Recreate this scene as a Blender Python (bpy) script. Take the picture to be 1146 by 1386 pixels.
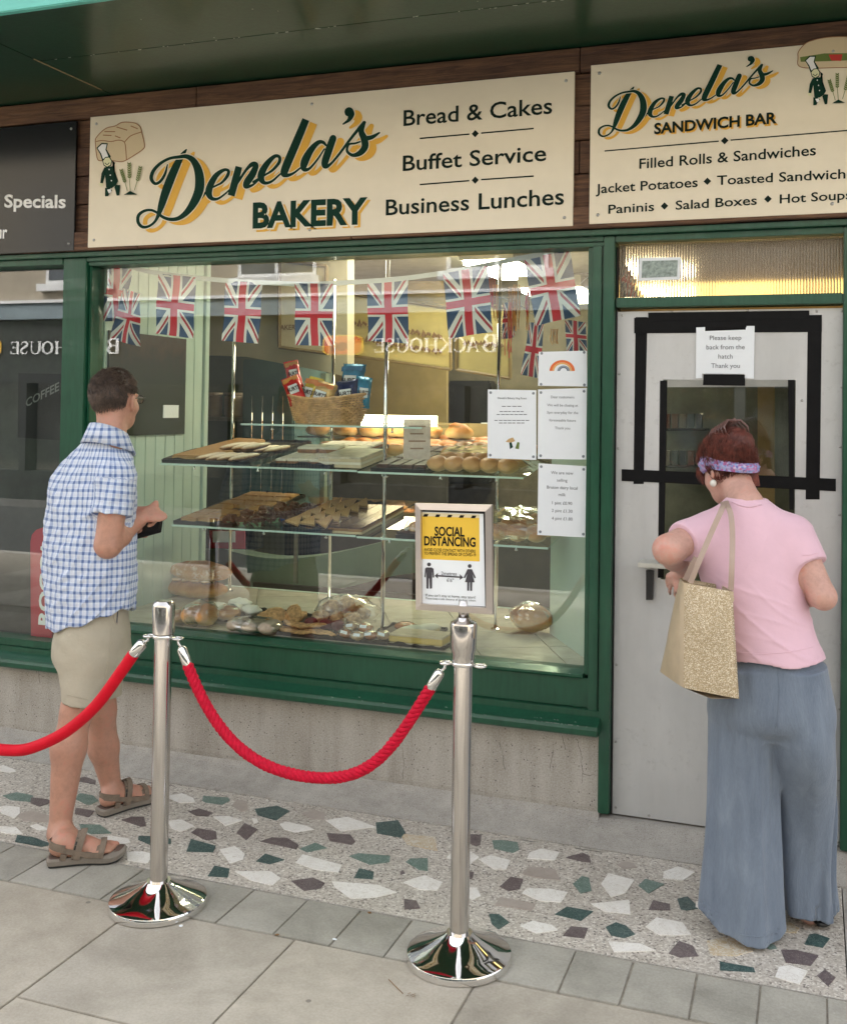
import bpy, bmesh, math, random
import numpy as np
from mathutils import Vector, Matrix, noise
random.seed(7)
for o in list(bpy.data.objects): bpy.data.objects.remove(o, do_unlink=True)
S = bpy.context.scene
COL = S.collection
rad = math.radians
PI = math.pi

# ------------------------------------------------------------------ camera
CF, CX, CY = 1398.8, 615.3, 522.2          # focal length and principal point (photo pixels, 1146 wide)
YAW, PITCH, ROLL = -.3334, .0206, -.0140
EYE = Vector((0, 0, 1.7))
def cam_axes():
    cy, sy, cp, sp = math.cos(YAW), math.sin(YAW), math.cos(PITCH), math.sin(PITCH)
    f = Vector((sy*cp, cy*cp, sp)); r = Vector((cy, -sy, 0)); d = f.cross(r)
    cr, sr = math.cos(ROLL), math.sin(ROLL)
    return r*cr + d*sr, d*cr - r*sr, f
CR, CD, CFW = cam_axes()
cam = bpy.data.cameras.new('camera'); cam_o = bpy.data.objects.new('camera', cam); COL.objects.link(cam_o)
cam.sensor_fit = 'HORIZONTAL'; cam.sensor_width = 36; cam.lens = 36*CF/1146
cam.shift_x = (573-CX)/1146; cam.shift_y = (CY-693)/1146
cam.clip_start = .05; cam.clip_end = 500
m = Matrix((CR, -CD, -CFW)).transposed().to_4x4(); m.translation = EYE
cam_o.matrix_world = m
S.camera = cam_o

# ------------------------------------------------------------------ daylight
SUN_EL, SUN_AZ = rad(48), rad(-18)         # azimuth from +Y, clockwise: behind the bakery, so its front is in open shade
w = bpy.data.worlds.new('World'); S.world = w; w.use_nodes = True
wn = w.node_tree.nodes; wl = w.node_tree.links
bg = wn['Background']; sky = wn.new('ShaderNodeTexSky'); sky.sky_type = 'NISHITA'; sky.sun_disc = False
sky.sun_elevation = SUN_EL; sky.sun_rotation = SUN_AZ; sky.air_density = 1.0; sky.dust_density = 4; sky.ozone_density = .6
hs = wn.new('ShaderNodeHueSaturation'); hs.inputs['Saturation'].default_value = .22
wl.new(sky.outputs[0], hs.inputs['Color']); wl.new(hs.outputs[0], bg.inputs[0])
bg.inputs[1].default_value = .15
sl = bpy.data.lights.new('sun', 'SUN'); sl.energy = 2.0; sl.angle = rad(8); sl.color = (1, .97, .92)
so = bpy.data.objects.new('sun', sl); COL.objects.link(so)
sd = Vector((math.sin(SUN_AZ)*math.cos(SUN_EL), math.cos(SUN_AZ)*math.cos(SUN_EL), math.sin(SUN_EL)))
so.rotation_euler = sd.to_track_quat('Z', 'Y').to_euler(); so.location = (0, 14, 14)
S.view_settings.view_transform = 'Standard'; S.view_settings.look = 'None'
S.view_settings.gamma = 1; S.view_settings.use_curve_mapping = False
S.view_settings.exposure = 2.3
S.render.engine = 'CYCLES'
S.cycles.max_bounces = 8; S.cycles.transparent_max_bounces = 24; S.cycles.glossy_bounces = 4; S.cycles.transmission_bounces = 6
S.render.resolution_x = 846; S.render.resolution_y = 1024

# ------------------------------------------------------------------ helpers: pixel of the photograph -> point of the place
def ray(px, py): return CR*((px-CX)/CF) + CD*((py-CY)/CF) + CFW
def at(px, py, Y=None, z=None):
    d = ray(px, py); t = (Y-EYE.y)/d.y if Y is not None else (z-EYE.z)/d.z
    return EYE + d*t
def atx(px, py, x):
    d = ray(px, py); return EYE + d*(x/d.x)
def mpp(p): return (Vector(p)-EYE).dot(CFW)/CF           # metres per photo pixel at point p

# ------------------------------------------------------------------ helpers: shader maths
class E:
    nt = None
    def __init__(s, v): s.v = v
    def _op(s, op, *o):
        n = E.nt.nodes.new('ShaderNodeMath'); n.operation = op
        for i, a in enumerate((s,)+o):
            a = a.v if isinstance(a, E) else a
            if isinstance(a, (int, float)): n.inputs[i].default_value = a
            else: E.nt.links.new(a, n.inputs[i])
        return E(n.outputs[0])
    def __add__(s, o): return s._op('ADD', o)
    __radd__ = __add__
    def __sub__(s, o): return s._op('SUBTRACT', o)
    def __rsub__(s, o): return E(o)._op('SUBTRACT', s) if not isinstance(o, E) else o._op('SUBTRACT', s)
    def __mul__(s, o): return s._op('MULTIPLY', o)
    __rmul__ = __mul__
    def lt(s, o): return s._op('LESS_THAN', o)
    def gt(s, o): return s._op('GREATER_THAN', o)
    def abs(s): return s._op('ABSOLUTE')
    def sin(s): return s._op('SINE')
    def mod(s, o): return s._op('FLOORED_MODULO', o)
    def mn(s, o): return s._op('MINIMUM', o)
    def mx(s, o): return s._op('MAXIMUM', o)
    def sgn(s): return s._op('SIGN')
    def clamp(s): return s._op('MAXIMUM', 0.0)._op('MINIMUM', 1.0)
    def smooth(s, a, b):                       # 0 below a, 1 above b
        return ((s - a)*(1.0/(b-a))).clamp()
MATS = {}
def new_mat(name):
    m = bpy.data.materials.new(name); m.use_nodes = True; MATS[name] = m
    nt = m.node_tree; return m, nt, nt.nodes['Principled BSDF']
def tex_co(nt, kind='Object', scale=None):
    t = nt.nodes.new('ShaderNodeTexCoord'); o = t.outputs[kind]
    if scale is not None:
        mp = nt.nodes.new('ShaderNodeMapping'); nt.links.new(o, mp.inputs[0])
        mp.inputs['Scale'].default_value = scale if hasattr(scale, '__len__') else (scale,)*3
        o = mp.outputs[0]
    return o
def nz(nt, scale, detail=4, rough=.6, stretch=None, kind='Object', dist=0):
    n = nt.nodes.new('ShaderNodeTexNoise'); n.inputs['Scale'].default_value = scale
    n.inputs['Detail'].default_value = detail; n.inputs['Roughness'].default_value = rough; n.inputs['Distortion'].default_value = dist
    nt.links.new(tex_co(nt, kind, stretch if stretch is not None else 1), n.inputs['Vector']); return n.outputs['Fac']
def ramp(nt, f, stops):
    r = nt.nodes.new('ShaderNodeValToRGB'); e = r.color_ramp.elements
    while len(e) < len(stops): e.new(.5)
    for i, (p, c) in enumerate(stops):
        e[i].position = p; e[i].color = (*c, 1) if len(c) == 3 else c
    nt.links.new(f.v if isinstance(f, E) else f, r.inputs[0]); return r.outputs[0]
def mixc(nt, f, a, b, mode='MIX'):
    n = nt.nodes.new('ShaderNodeMix'); n.data_type = 'RGBA'; n.blend_type = mode
    for k, x in ((0, f), (6, a), (7, b)):
        x = x.v if isinstance(x, E) else x
        if isinstance(x, (int, float)): n.inputs[k].default_value = x
        elif isinstance(x, tuple): n.inputs[k].default_value = (*x, 1) if len(x) == 3 else x
        else: nt.links.new(x, n.inputs[k])
    return n.outputs[2]
def bump(nt, bs, h, strength=.3, dist=.01):
    b = nt.nodes.new('ShaderNodeBump'); b.inputs['Strength'].default_value = strength; b.inputs['Distance'].default_value = dist
    nt.links.new(h.v if isinstance(h, E) else h, b.inputs['Height'])
    nt.links.new(b.outputs[0], bs.inputs['Normal']); return b
def M(name, col, rough=.6, metal=0, var=.15, vs=6, bp=0, bs_=80, bd=.004, spec=.5, sss=0, emis=None, es=0, stretch=None, coat=0, alpha=1, sheen=0):
    """a plain surface: base colour with slow and fine variation, optional relief"""
    if name in MATS: return MATS[name]
    m, nt, b = new_mat(name)
    if var:
        f = nz(nt, vs, 5, .65, stretch)
        lo = tuple(max(0, c*(1-var)) for c in col); hi = tuple(min(1, c*(1+var)) for c in col)
        nt.links.new(ramp(nt, f, [(.3, lo), (.7, hi)]), b.inputs['Base Color'])
    else: b.inputs['Base Color'].default_value = (*col, 1)
    b.inputs['Roughness'].default_value = rough; b.inputs['Metallic'].default_value = metal
    b.inputs['Specular IOR Level'].default_value = spec
    if bp: bump(nt, b, nz(nt, bs_, 4, .6, stretch), bp, bd)
    if sss:
        b.inputs['Subsurface Weight'].default_value = sss; b.inputs['Subsurface Radius'].default_value = (.02, .008, .004); b.inputs['Subsurface Scale'].default_value = .6
    if emis: b.inputs['Emission Color'].default_value = (*emis, 1); b.inputs['Emission Strength'].default_value = es
    if coat: b.inputs['Coat Weight'].default_value = coat; b.inputs['Coat Roughness'].default_value = .1
    if alpha < 1: b.inputs['Alpha'].default_value = alpha
    if sheen: b.inputs['Sheen Weight'].default_value = sheen
    return m

# ------------------------------------------------------------------ helpers: objects
def tag(o, label=None, cat=None, group=None, kind=None):
    if label: o['label'] = label
    if cat: o['category'] = cat
    if group: o['group'] = group
    if kind: o['kind'] = kind
    return o
def thing(name, label, cat, loc=(0, 0, 0), group=None, rz=0):
    o = bpy.data.objects.new(name, None); COL.objects.link(o); o.empty_display_size = .05
    o.location = loc; o.rotation_euler = (0, 0, rz)
    return tag(o, label, cat, group)
def world_of(o):
    m = Matrix.Translation(o.location) @ o.rotation_euler.to_matrix().to_4x4()
    return world_of(o.parent) @ m if o.parent else m
def put(name, me, mat, parent=None, world=True, smooth=False):
    """link a mesh; its vertices are given in world space unless world=False"""
    mats = mat if isinstance(mat, (list, tuple)) else [mat]
    if len(me.materials) == 0:
        for x in mats: me.materials.append(x)
    o = bpy.data.objects.new(name, me); COL.objects.link(o)
    if parent is not None:
        o.parent = parent
        if world: me.transform(world_of(parent).inverted())
    if smooth: me.polygons.foreach_set('use_smooth', [True]*len(me.polygons))
    me.update(); return o
class MB:
    """collects shapes (world coordinates) and links them as one mesh object"""
    def __init__(s): s.v = []; s.f = []; s.mi = []; s.k = 0
    def add(s, vs, fs, mi=0):
        n = len(s.v); s.v += [tuple(v) for v in vs]; s.f += [tuple(i+n for i in f) for f in fs]; s.mi += [mi]*len(fs); return s
    def box(s, a, b, mi=0):
        (x0, y0, z0), (x1, y1, z1) = a, b
        x0, x1 = min(x0, x1), max(x0, x1); y0, y1 = min(y0, y1), max(y0, y1); z0, z1 = min(z0, z1), max(z0, z1)
        return s.add([(x0,y0,z0),(x1,y0,z0),(x1,y1,z0),(x0,y1,z0),(x0,y0,z1),(x1,y0,z1),(x1,y1,z1),(x0,y1,z1)],
                     [(0,3,2,1),(4,5,6,7),(0,1,5,4),(1,2,6,5),(2,3,7,6),(3,0,4,7)], mi)
    def hexa(s, q, mi=0):      # 8 corners: bottom ring 0-3, top ring 4-7
        return s.add(q, [(0,3,2,1),(4,5,6,7),(0,1,5,4),(1,2,6,5),(2,3,7,6),(3,0,4,7)], mi)
    def slab(s, poly, d, mi=0):            # polygon of points extruded by vector d
        n = len(poly); d = Vector(d); p = [Vector(v) for v in poly]; q = [v+d for v in p]
        return s.add(p+q, [tuple(range(n))[::-1], tuple(range(n, 2*n))] + [(i, (i+1) % n, n+(i+1) % n, n+i) for i in range(n)], mi)
    def tube(s, pts, r, n=10, mi=0, cap=True, flat=1.0, up=None, closed=False):
        pts = [Vector(p) for p in pts]; N = len(pts); rs = r if hasattr(r, '__len__') else [r]*N
        vs = []; prev = None
        for i, p in enumerate(pts):
            a = pts[(i-1) % N] if (closed or i > 0) else p; b = pts[(i+1) % N] if (closed or i < N-1) else p
            t = (b-a).normalized()
            if prev is None:
                u = Vector(up) if up is not None else (Vector((0, 0, 1)) if abs(t.z) < .9 else Vector((1, 0, 0)))
            else: u = prev
            u = (u - t*u.dot(t)).normalized(); prev = u; w_ = t.cross(u)
            for k in range(n):
                an = 2*PI*k/n; vs.append(p + (w_*math.cos(an) + u*math.sin(an)*flat)*rs[i])
        fs = [(i*n+k, i*n+(k+1) % n, ((i+1) % N)*n+(k+1) % n, ((i+1) % N)*n+k) for i in range(N if closed else N-1) for k in range(n)]
        if cap and not closed: fs += [tuple(range(n))[::-1], tuple(range((N-1)*n, N*n))]
        return s.add(vs, fs, mi)
    def lathe(s, c, prof, n=32, mi=0, sx=1, sy=1, cap=True):
        c = Vector(c); vs = []
        for r, z in prof:
            for k in range(n): a = 2*PI*k/n; vs.append(c + Vector((math.cos(a)*r*sx, math.sin(a)*r*sy, z)))
        m_ = len(prof)
        fs = [(i*n+k, i*n+(k+1) % n, (i+1)*n+(k+1) % n, (i+1)*n+k) for i in range(m_-1) for k in range(n)]
        if cap: fs += [tuple(range(n))[::-1], tuple(range((m_-1)*n, m_*n))]
        return s.add(vs, fs, mi)
    def ball(s, c, r, n=12, m_=8, mi=0, R=None, nzs=0, nf=8, seed=0, sq=0):
        c = Vector(c); r = r if hasattr(r, '__len__') else (r, r, r); vs = []
        for j in range(m_+1):
            th = PI*j/m_
            for k in range(n):
                a = 2*PI*k/n; d = Vector((math.sin(th)*math.cos(a), math.sin(th)*math.sin(a), math.cos(th)))
                q = 1.0
                if sq: q += sq*(max(abs(d.x), abs(d.y))**4)*.25
                if nzs: q += nzs*noise.noise(Vector((d.x*r[0], d.y*r[1], d.z*r[2]))*nf + Vector((seed, seed*1.7, 0)))
                v = Vector((d.x*r[0]*q, d.y*r[1]*q, d.z*r[2]*q))
                if R is not None: v = R @ v
                vs.append(c+v)
        fs = [(j*n+k, (j+1)*n+k, (j+1)*n+(k+1) % n, j*n+(k+1) % n) for j in range(m_) for k in range(n)]
        return s.add(vs, fs, mi)
    def build(s, name, mat, parent=None, smooth=False, bevel=0, uv=None):
        me = bpy.data.meshes.new(name); me.from_pydata(s.v, [], s.f)
        me.polygons.foreach_set('material_index', s.mi)
        bm = bmesh.new(); bm.from_mesh(me); bmesh.ops.remove_doubles(bm, verts=bm.verts, dist=1e-6)
        if bevel:
            ed = [e for e in bm.edges if e.is_manifold and e.calc_face_angle(0) > .6]
            if ed: bmesh.ops.bevel(bm, geom=ed, offset=bevel, segments=2, affect='EDGES', clamp_overlap=True)
        bmesh.ops.recalc_face_normals(bm, faces=bm.faces); bm.to_mesh(me); bm.free()
        o = put(name, me, mat, parent, True, smooth)
        return o
def add_uv(o, fn):
    me = o.data; uv = me.uv_layers.new(name='UVMap'); W = world_of(o)
    for l in me.loops:
        uv.data[l.index].uv = fn(W @ me.vertices[l.vertex_index].co)
def dup(o, loc=None, rz=None, label=None, group=None, parent=None):
    """copy of a thing with copies of its parts and sub-parts; meshes shared"""
    c = o.copy(); COL.objects.link(c)
    if parent is not None: c.parent = parent
    if loc is not None: c.location = loc
    if rz is not None: c.rotation_euler = (0, 0, rz)
    if label: c['label'] = label
    if group: c['group'] = group
    for ch in list(o.children): dup(ch, parent=c)
    return c
def cr(pts, n=8, closed=False):
    """Catmull-Rom through tuples of any length"""
    P = [np.array(p, float) for p in pts]; N = len(P); out = []
    for i in range(N if closed else N-1):
        a = P[(i-1) % N] if (closed or i > 0) else P[0]*2-P[1]; b = P[i]; c = P[(i+1) % N]
        d = P[(i+2) % N] if (closed or i+2 < N) else P[-1]*2-P[-2]
        for k in range(n):
            t = k/n; out.append(.5*(2*b+(c-a)*t+(2*a-5*b+4*c-d)*t*t+(3*b-a-3*c+d)*t**3))
    if not closed: out.append(P[-1])
    return out

# ------------------------------------------------------------------ helpers: lettering
_tc = {}
def glyphs(txt, bold=0.0, res=3):
    key = (txt, bold)
    if key in _tc: return _tc[key]
    cu = bpy.data.curves.new('t', 'FONT'); cu.body = txt; cu.resolution_u = res; cu.offset = bold; cu.extrude = 0
    o = bpy.data.objects.new('t', cu); COL.objects.link(o)
    dg = bpy.context.evaluated_depsgraph_get(); dg.update()
    me = bpy.data.meshes.new_from_object(o.evaluated_get(dg))
    v = [tuple(x.co) for x in me.vertices]; f = [tuple(p.vertices) for p in me.polygons]
    bpy.data.objects.remove(o); bpy.data.curves.remove(cu); bpy.data.meshes.remove(me)
    _tc[key] = (v, f); return v, f
def text(name, txt, p0, p1, cap, mat, parent, bold=.01, up=(0, 0, 1), out=(0, -1, 0), depth=.0008, off=0.0, group=None, ref=None, mirror=False, slant=0):
    """flat lettering whose baseline runs from p0 to p1 (exactly that wide), capitals 'cap' high"""
    v, f = glyphs(txt, bold)
    rx = glyphs(ref, bold)[0] if ref else v
    x0 = min(a[0] for a in rx); x1 = max(a[0] for a in rx); hc = max(a[1] for a in glyphs('H', bold)[0])
    p0 = Vector(p0); p1 = Vector(p1); up = Vector(up); out = Vector(out); e = (p1-p0)/(x1-x0)
    b = MB(); base = p0 + out*off
    pts = [base + e*(a[0]-x0+slant*a[1]) + up*(a[1]/hc*cap) for a in v]
    b.add([p + out*depth for p in pts], f)
    me = bpy.data.meshes.new(name); me.from_pydata(b.v, [], b.f)
    return put(name, me, mat, parent)
def ctext(name, txt, c, cap, mat, parent, ex=(1, 0, 0), up=(0, 0, 1), out=(0, -1, 0), bold=0, wscale=1.0, off=0):
    """centred lettering at natural width"""
    v, f = glyphs(txt, bold); hc = max(a[1] for a in glyphs('H', bold)[0])
    wd = (max(a[0] for a in v)-min(a[0] for a in v))*cap/hc*wscale; ex = Vector(ex).normalized()
    return text(name, txt, Vector(c)-ex*wd/2, Vector(c)+ex*wd/2, cap, mat, parent, bold=bold, up=up, out=out, off=off)
# ------------------------------------------------------------------ materials
def glass_mat(name, tint=(.93, .97, .95), gain=1.5, ior=1.5, rough=0.0):
    m, nt, b = new_mat(name); nt.nodes.remove(b); E.nt = nt
    out = nt.nodes['Material Output']; tr = nt.nodes.new('ShaderNodeBsdfTransparent'); tr.inputs[0].default_value = (*tint, 1)
    gl = nt.nodes.new('ShaderNodeBsdfGlossy'); gl.inputs['Roughness'].default_value = rough; gl.inputs[0].default_value = (1, 1, 1, 1)
    fr = nt.nodes.new('ShaderNodeFresnel'); fr.inputs[0].default_value = ior
    ge = nt.nodes.new('ShaderNodeNewGeometry')
    fac = (E(fr.outputs[0])*gain*(1.0-E(ge.outputs['Backfacing']))).clamp()
    mx = nt.nodes.new('ShaderNodeMixShader'); nt.links.new(fac.v, mx.inputs[0]); nt.links.new(tr.outputs[0], mx.inputs[1]); nt.links.new(gl.outputs[0], mx.inputs[2])
    nt.links.new(mx.outputs[0], out.inputs[0]); return m
GLASS = glass_mat('window_glass', gain=2.7)
SHELFG = glass_mat('shelf_glass', (.90, .96, .93), gain=1.0)
CELLO = glass_mat('clear_wrap', (.96, .96, .95), gain=3.0, rough=.12)
def green_paint(name, col, rough=.32):
    m, nt, b = new_mat(name)
    f = nz(nt, 3, 6, .7); g = nz(nt, 60, 3, .6, (1, 1, .15))
    c = ramp(nt, f, [(.25, tuple(x*.8 for x in col)), (.75, tuple(x*1.2 for x in col))])
    nt.links.new(mixc(nt, .12, c, ramp(nt, g, [(.3, (0, 0, 0)), (.7, (.05, .17, .10))])), b.inputs['Base Color'])
    b.inputs['Roughness'].default_value = rough; b.inputs['Coat Weight'].default_value = .15
    bump(nt, b, g, .12, .003); return m
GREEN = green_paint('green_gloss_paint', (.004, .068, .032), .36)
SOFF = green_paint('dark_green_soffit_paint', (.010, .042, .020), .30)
AQUA = M('aqua_painted_board', (.13, .50, .42), .45, var=.12, vs=4, stretch=(1, 1, 6))
def concrete(name, lo, hi, pits=1.0, sc=1.0):
    m, nt, b = new_mat(name); E.nt = nt
    big = nz(nt, 1.6*sc, 6, .65); fine = nz(nt, 160*sc, 2, .7); mid = nz(nt, 22*sc, 5, .7)
    v = nt.nodes.new('ShaderNodeTexVoronoi'); v.inputs['Scale'].default_value = 62*sc; nt.links.new(tex_co(nt), v.inputs['Vector'])
    pit = (E(v.outputs['Distance']).lt(.16))*(E(mid).gt(.5))
    strk = nz(nt, 5, 4, .6, (3, 3, .35))
    c = ramp(nt, (E(big)*.55+E(strk)*.45), [(.36, lo), (.50, tuple((a+b_)/2 for a, b_ in zip(lo, hi))), (.64, hi)])
    c = mixc(nt, .22, c, ramp(nt, fine, [(.35, (.12, .11, .1)), (.5, (.45, .43, .39)), (.66, (.75, .73, .7))]))
    c = mixc(nt, pit*(.75*pits), c, (.05, .045, .04))
    nt.links.new(c, b.inputs['Base Color']); b.inputs['Roughness'].default_value = .85
    bump(nt, b, (E(fine)*.5 - pit*.8 + E(mid)*.6), .45, .004); return m
PLINTH = concrete('pitted_concrete', (.28, .25, .205), (.50, .47, .42), 1.2)
STEP = concrete('speckled_step_concrete', (.27, .25, .22), (.45, .425, .38), 1, 1.6)
def terrazzo():
    m, nt, b = new_mat('terrazzo_matrix'); E.nt = nt
    v = nt.nodes.new('ShaderNodeTexVoronoi'); v.inputs['Scale'].default_value = 150; nt.links.new(tex_co(nt), v.inputs['Vector'])
    sep = nt.nodes.new('ShaderNodeSeparateColor'); nt.links.new(v.outputs['Color'], sep.inputs[0])
    c = ramp(nt, sep.outputs[0], [(.0, (.12, .11, .10)), (.06, (.24, .21, .185)), (.13, (.42, .38, .325)), (.55, (.52, .475, .415)), (.8, (.61, .565, .50)), (1, (.76, .73, .66))])
    big = nz(nt, 2.2, 5, .6)
    c = mixc(nt, ramp(nt, big, [(.4, (0, 0, 0)), (.75, (.35,)*3)]), c, (.27, .24, .2))
    nt.links.new(c, b.inputs['Base Color']); b.inputs['Roughness'].default_value = .55
    bump(nt, b, E(v.outputs['Distance'])*-1, .2, .002); return m
TERR = terrazzo()
def marble(name, a, bcol, vein, vs=9, vw=.03):
    m, nt, b = new_mat(name); E.nt = nt
    f = nz(nt, vs, 6, .7, dist=1.2); g = nz(nt, vs*1.7, 4, .6, dist=2.5)
    c = ramp(nt, f, [(.3, a), (.7, bcol)])
    v = (E(g)-.5).abs().lt(vw)
    nt.links.new(mixc(nt, v*.6, c, vein), b.inputs['Base Color']); b.inputs['Roughness'].default_value = .38
    bump(nt, b, f, .12, .002); return m
MARB = {'W': marble('white_marble', (.76, .73, .67), (.88, .86, .81), (.5, .44, .36), 12, .012),
        'Y': marble('ochre_veined_marble', (.60, .55, .45), (.66, .62, .54), (.45, .29, .09), 16, .05),
        'G': marble('dark_green_marble', (.018, .045, .045), (.05, .10, .09), (.3, .38, .35), 22, .014),
        'g': marble('green_marble', (.08, .145, .12), (.15, .22, .185), (.4, .46, .42), 20, .02),
        'P': marble('purple_brown_marble', (.075, .055, .058), (.15, .115, .115), (.4, .36, .34), 26, .014),
        'B': marble('pinkish_beige_marble', (.36, .31, .27), (.44, .385, .34), (.3, .25, .2), 10, .01)}
def flag_mat(name, lo, hi, sc):
    m, nt, b = new_mat(name); E.nt = nt
    big = nz(nt, 1.9*sc, 6, .6, dist=.5); f = nz(nt, 110, 3, .7); mid = nz(nt, 9, 5, .65)
    oi = nt.nodes.new('ShaderNodeObjectInfo')
    c = ramp(nt, (E(big)*.6+E(mid)*.3+E(oi.outputs['Random'])*.16), [(.36, lo), (.66, hi)])
    c = mixc(nt, .12, c, ramp(nt, f, [(.35, (.1, .09, .08)), (.65, (.6, .57, .5))]))
    sp = nt.nodes.new('ShaderNodeTexVoronoi'); sp.inputs['Scale'].default_value = 16; nt.links.new(tex_co(nt), sp.inputs['Vector'])
    st_ = nz(nt, 1.1, 7, .72, dist=1.0); c = mixc(nt, E(st_).smooth(.50, .66)*.30, c, tuple(x*.62 for x in lo)); sp2 = nt.nodes.new('ShaderNodeTexVoronoi'); sp2.inputs['Scale'].default_value = 5.3; nt.links.new(tex_co(nt), sp2.inputs['Vector']); c = mixc(nt, E(sp2.outputs['Distance']).lt(.045)*.55, c, (.06, .055, .05))
    spot = E(sp.outputs['Distance']).lt(.030)
    c = mixc(nt, spot*.5, c, (.62, .6, .55))
    nt.links.new(c, b.inputs['Base Color']); b.inputs['Roughness'].default_value = .72
    bump(nt, b, (E(f)*.6+E(mid)), .25, .004); return m
SLAB = flag_mat('sandstone_flag', (.28, .245, .19), (.51, .465, .385), 1)
SLABB = flag_mat('blue_grey_flag', (.27, .24, .19), (.48, .44, .37), 1)
SETT = flag_mat('grey_paver_stone', (.26, .25, .21), (.43, .41, .355), 2)
MORTAR = M('sandy_joint_mortar', (.30, .27, .22), .95, var=.3, vs=30, bp=.6, bs_=200)
ASPH = M('road_asphalt', (.05, .05, .05), .9, var=.3, vs=40, bp=.4)
def wood():
    m, nt, b = new_mat('rough_stained_board'); E.nt = nt
    g = nz(nt, 7, 8, .7, (.6, 6, 9), dist=.8); big = nz(nt, 2.4, 5, .6, (1, 1, 2)); oi = nt.nodes.new('ShaderNodeObjectInfo')
    c = ramp(nt, (E(g)*.7+E(big)*.35+E(oi.outputs['Random'])*.1), [(.35, (.022, .011, .008)), (.55, (.085, .04, .022)), (.72, (.19, .095, .045)), (.85, (.3, .17, .085))])
    nt.links.new(c, b.inputs['Base Color']); b.inputs['Roughness'].default_value = .7
    bump(nt, b, g, .6, .01); return m
WOOD = wood()
SIGNC = M('cream_sign_panel', (.76, .68, .52), .25, var=.05, vs=2, spec=.5)
SIGNK = M('black_sign_panel', (.008, .009, .010), .18, var=.3, vs=2)
INKG = M('dark_green_vinyl', (.003, .032, .019), .6, var=0, spec=.15)
INKB = M('near_black_green_vinyl', (.006, .016, .011), .6, var=0, spec=.15)
INKO = M('ochre_vinyl', (.74, .40, .04), .5, var=.05)
INKC = M('pale_cream_vinyl', (.80, .73, .56), .4, var=0)
INKW = M('white_vinyl', (.8, .8, .78), .4, var=0)
INKK = M('black_print', (.008, .008, .009), .6, var=0, spec=.15)
INKGY = M('grey_print', (.13, .14, .16), .5, var=0)
PAPER = M('white_paper', (.80, .84, .87), .6, var=.03, vs=8, bp=.1, bs_=5)
STEEL = M('scuffed_grey_steel', (.42, .42, .40), .3, 1, var=.15)
CHROME = M('polished_chrome', (.78, .77, .75), .05, 1, var=.03, vs=3)
BRUSH = M('brushed_steel_tube', (.62, .59, .56), .14, 1, var=.08, vs=12, stretch=(1, 1, .1), bp=.02, bs_=300)
def alum():
    m, nt, b = new_mat('dull_aluminium_sheet'); E.nt = nt
    big = nz(nt, 2.2, 6, .65, (1, 1, .7)); sm = nz(nt, 26, 6, .75); st = nz(nt, 8, 4, .6, (1, 1, .12))
    c = ramp(nt, (E(big)*.6+E(st)*.4), [(.35, (.47, .475, .47)), (.65, (.60, .605, .60))])
    dirt = E(sm).smooth(.56, .70)*E(big).smooth(.45, .6)
    c = mixc(nt, dirt*.35, c, (.25, .245, .235))
    nt.links.new(c, b.inputs['Base Color']); b.inputs['Metallic'].default_value = .35
    nt.links.new((E(st)*.3+.30).v, b.inputs['Roughness']); bump(nt, b, (E(big)+E(sm)*.1), .15, .01); return m
ALU = alum()
TAPE = M('black_cloth_tape', (.006, .006, .0065), .6, spec=.15, var=.25, vs=20, bp=.3, bs_=14, bd=.004)
BLACKP = M('black_plastic', (.012, .012, .013), .35, var=.2)
DARK = M('dark_void', (.012, .011, .01), .8, var=.3)
MINT = M('mint_painted_boarding', (.47, .60, .52), .45, var=.06, vs=3)
TILE = M('beige_floor_tile', (.56, .51, .42), .25, var=.14, vs=7)
GROUT = M('tile_grout', (.36, .33, .28), .8, var=.15)
OLIVE = M('ochre_shop_wall', (.34, .31, .20), .7, var=.12, vs=1.5)
TEAL = M('blue_green_panel', (.10, .17, .17), .3, var=.2, vs=2)
GREYG = M('grey_green_wall', (.17, .21, .165), .6, var=.15, vs=2)
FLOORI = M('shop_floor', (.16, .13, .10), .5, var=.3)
# union flag: vertical flag, uv 0..1 (u across, v along)
def flag_cloth():
    m, nt, b = new_mat('union_flag_cloth'); E.nt = nt
    t = nt.nodes.new('ShaderNodeUVMap'); t.uv_map = 'UVMap'; sp = nt.nodes.new('ShaderNodeSeparateXYZ'); nt.links.new(t.outputs[0], sp.inputs[0])
    x = (E(sp.outputs[0])-.5)*.6; y = E(sp.outputs[1])-.5
    n = math.hypot(.6, 1); d1 = (y*(.6/n) - x*(1/n)); d2 = (y*(.6/n) + x*(1/n))
    wd = d1.abs().mn(d2.abs()).lt(.058)
    r1 = d1*y.sgn(); r2 = d2*y.sgn()*-1
    rd1 = r1.gt(.002)*r1.lt(.036); rd2 = r2.gt(.002)*r2.lt(.036)
    rd = rd1.mx(rd2)
    wc = x.abs().mn(y.abs()).lt(.092); rc = x.abs().mn(y.abs()).lt(.056)
    c = mixc(nt, wd, (.035, .075, .16), (.72, .72, .70)); c = mixc(nt, rd, c, (.40, .035, .05))
    c = mixc(nt, wc, c, (.72, .72, .70)); c = mixc(nt, rc, c, (.55, .025, .04))
    nt.links.new(c, b.inputs['Base Color']); b.inputs['Roughness'].default_value = .6
    tr = nt.nodes.new('ShaderNodeBsdfTranslucent'); nt.links.new(c, tr.inputs[0]); mx = nt.nodes.new('ShaderNodeMixShader'); mx.inputs[0].default_value = .25
    nt.links.new(b.outputs[0], mx.inputs[1]); nt.links.new(tr.outputs[0], mx.inputs[2]); nt.links.new(mx.outputs[0], nt.nodes['Material Output'].inputs[0])
    return m
FLAG = flag_cloth()
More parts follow.
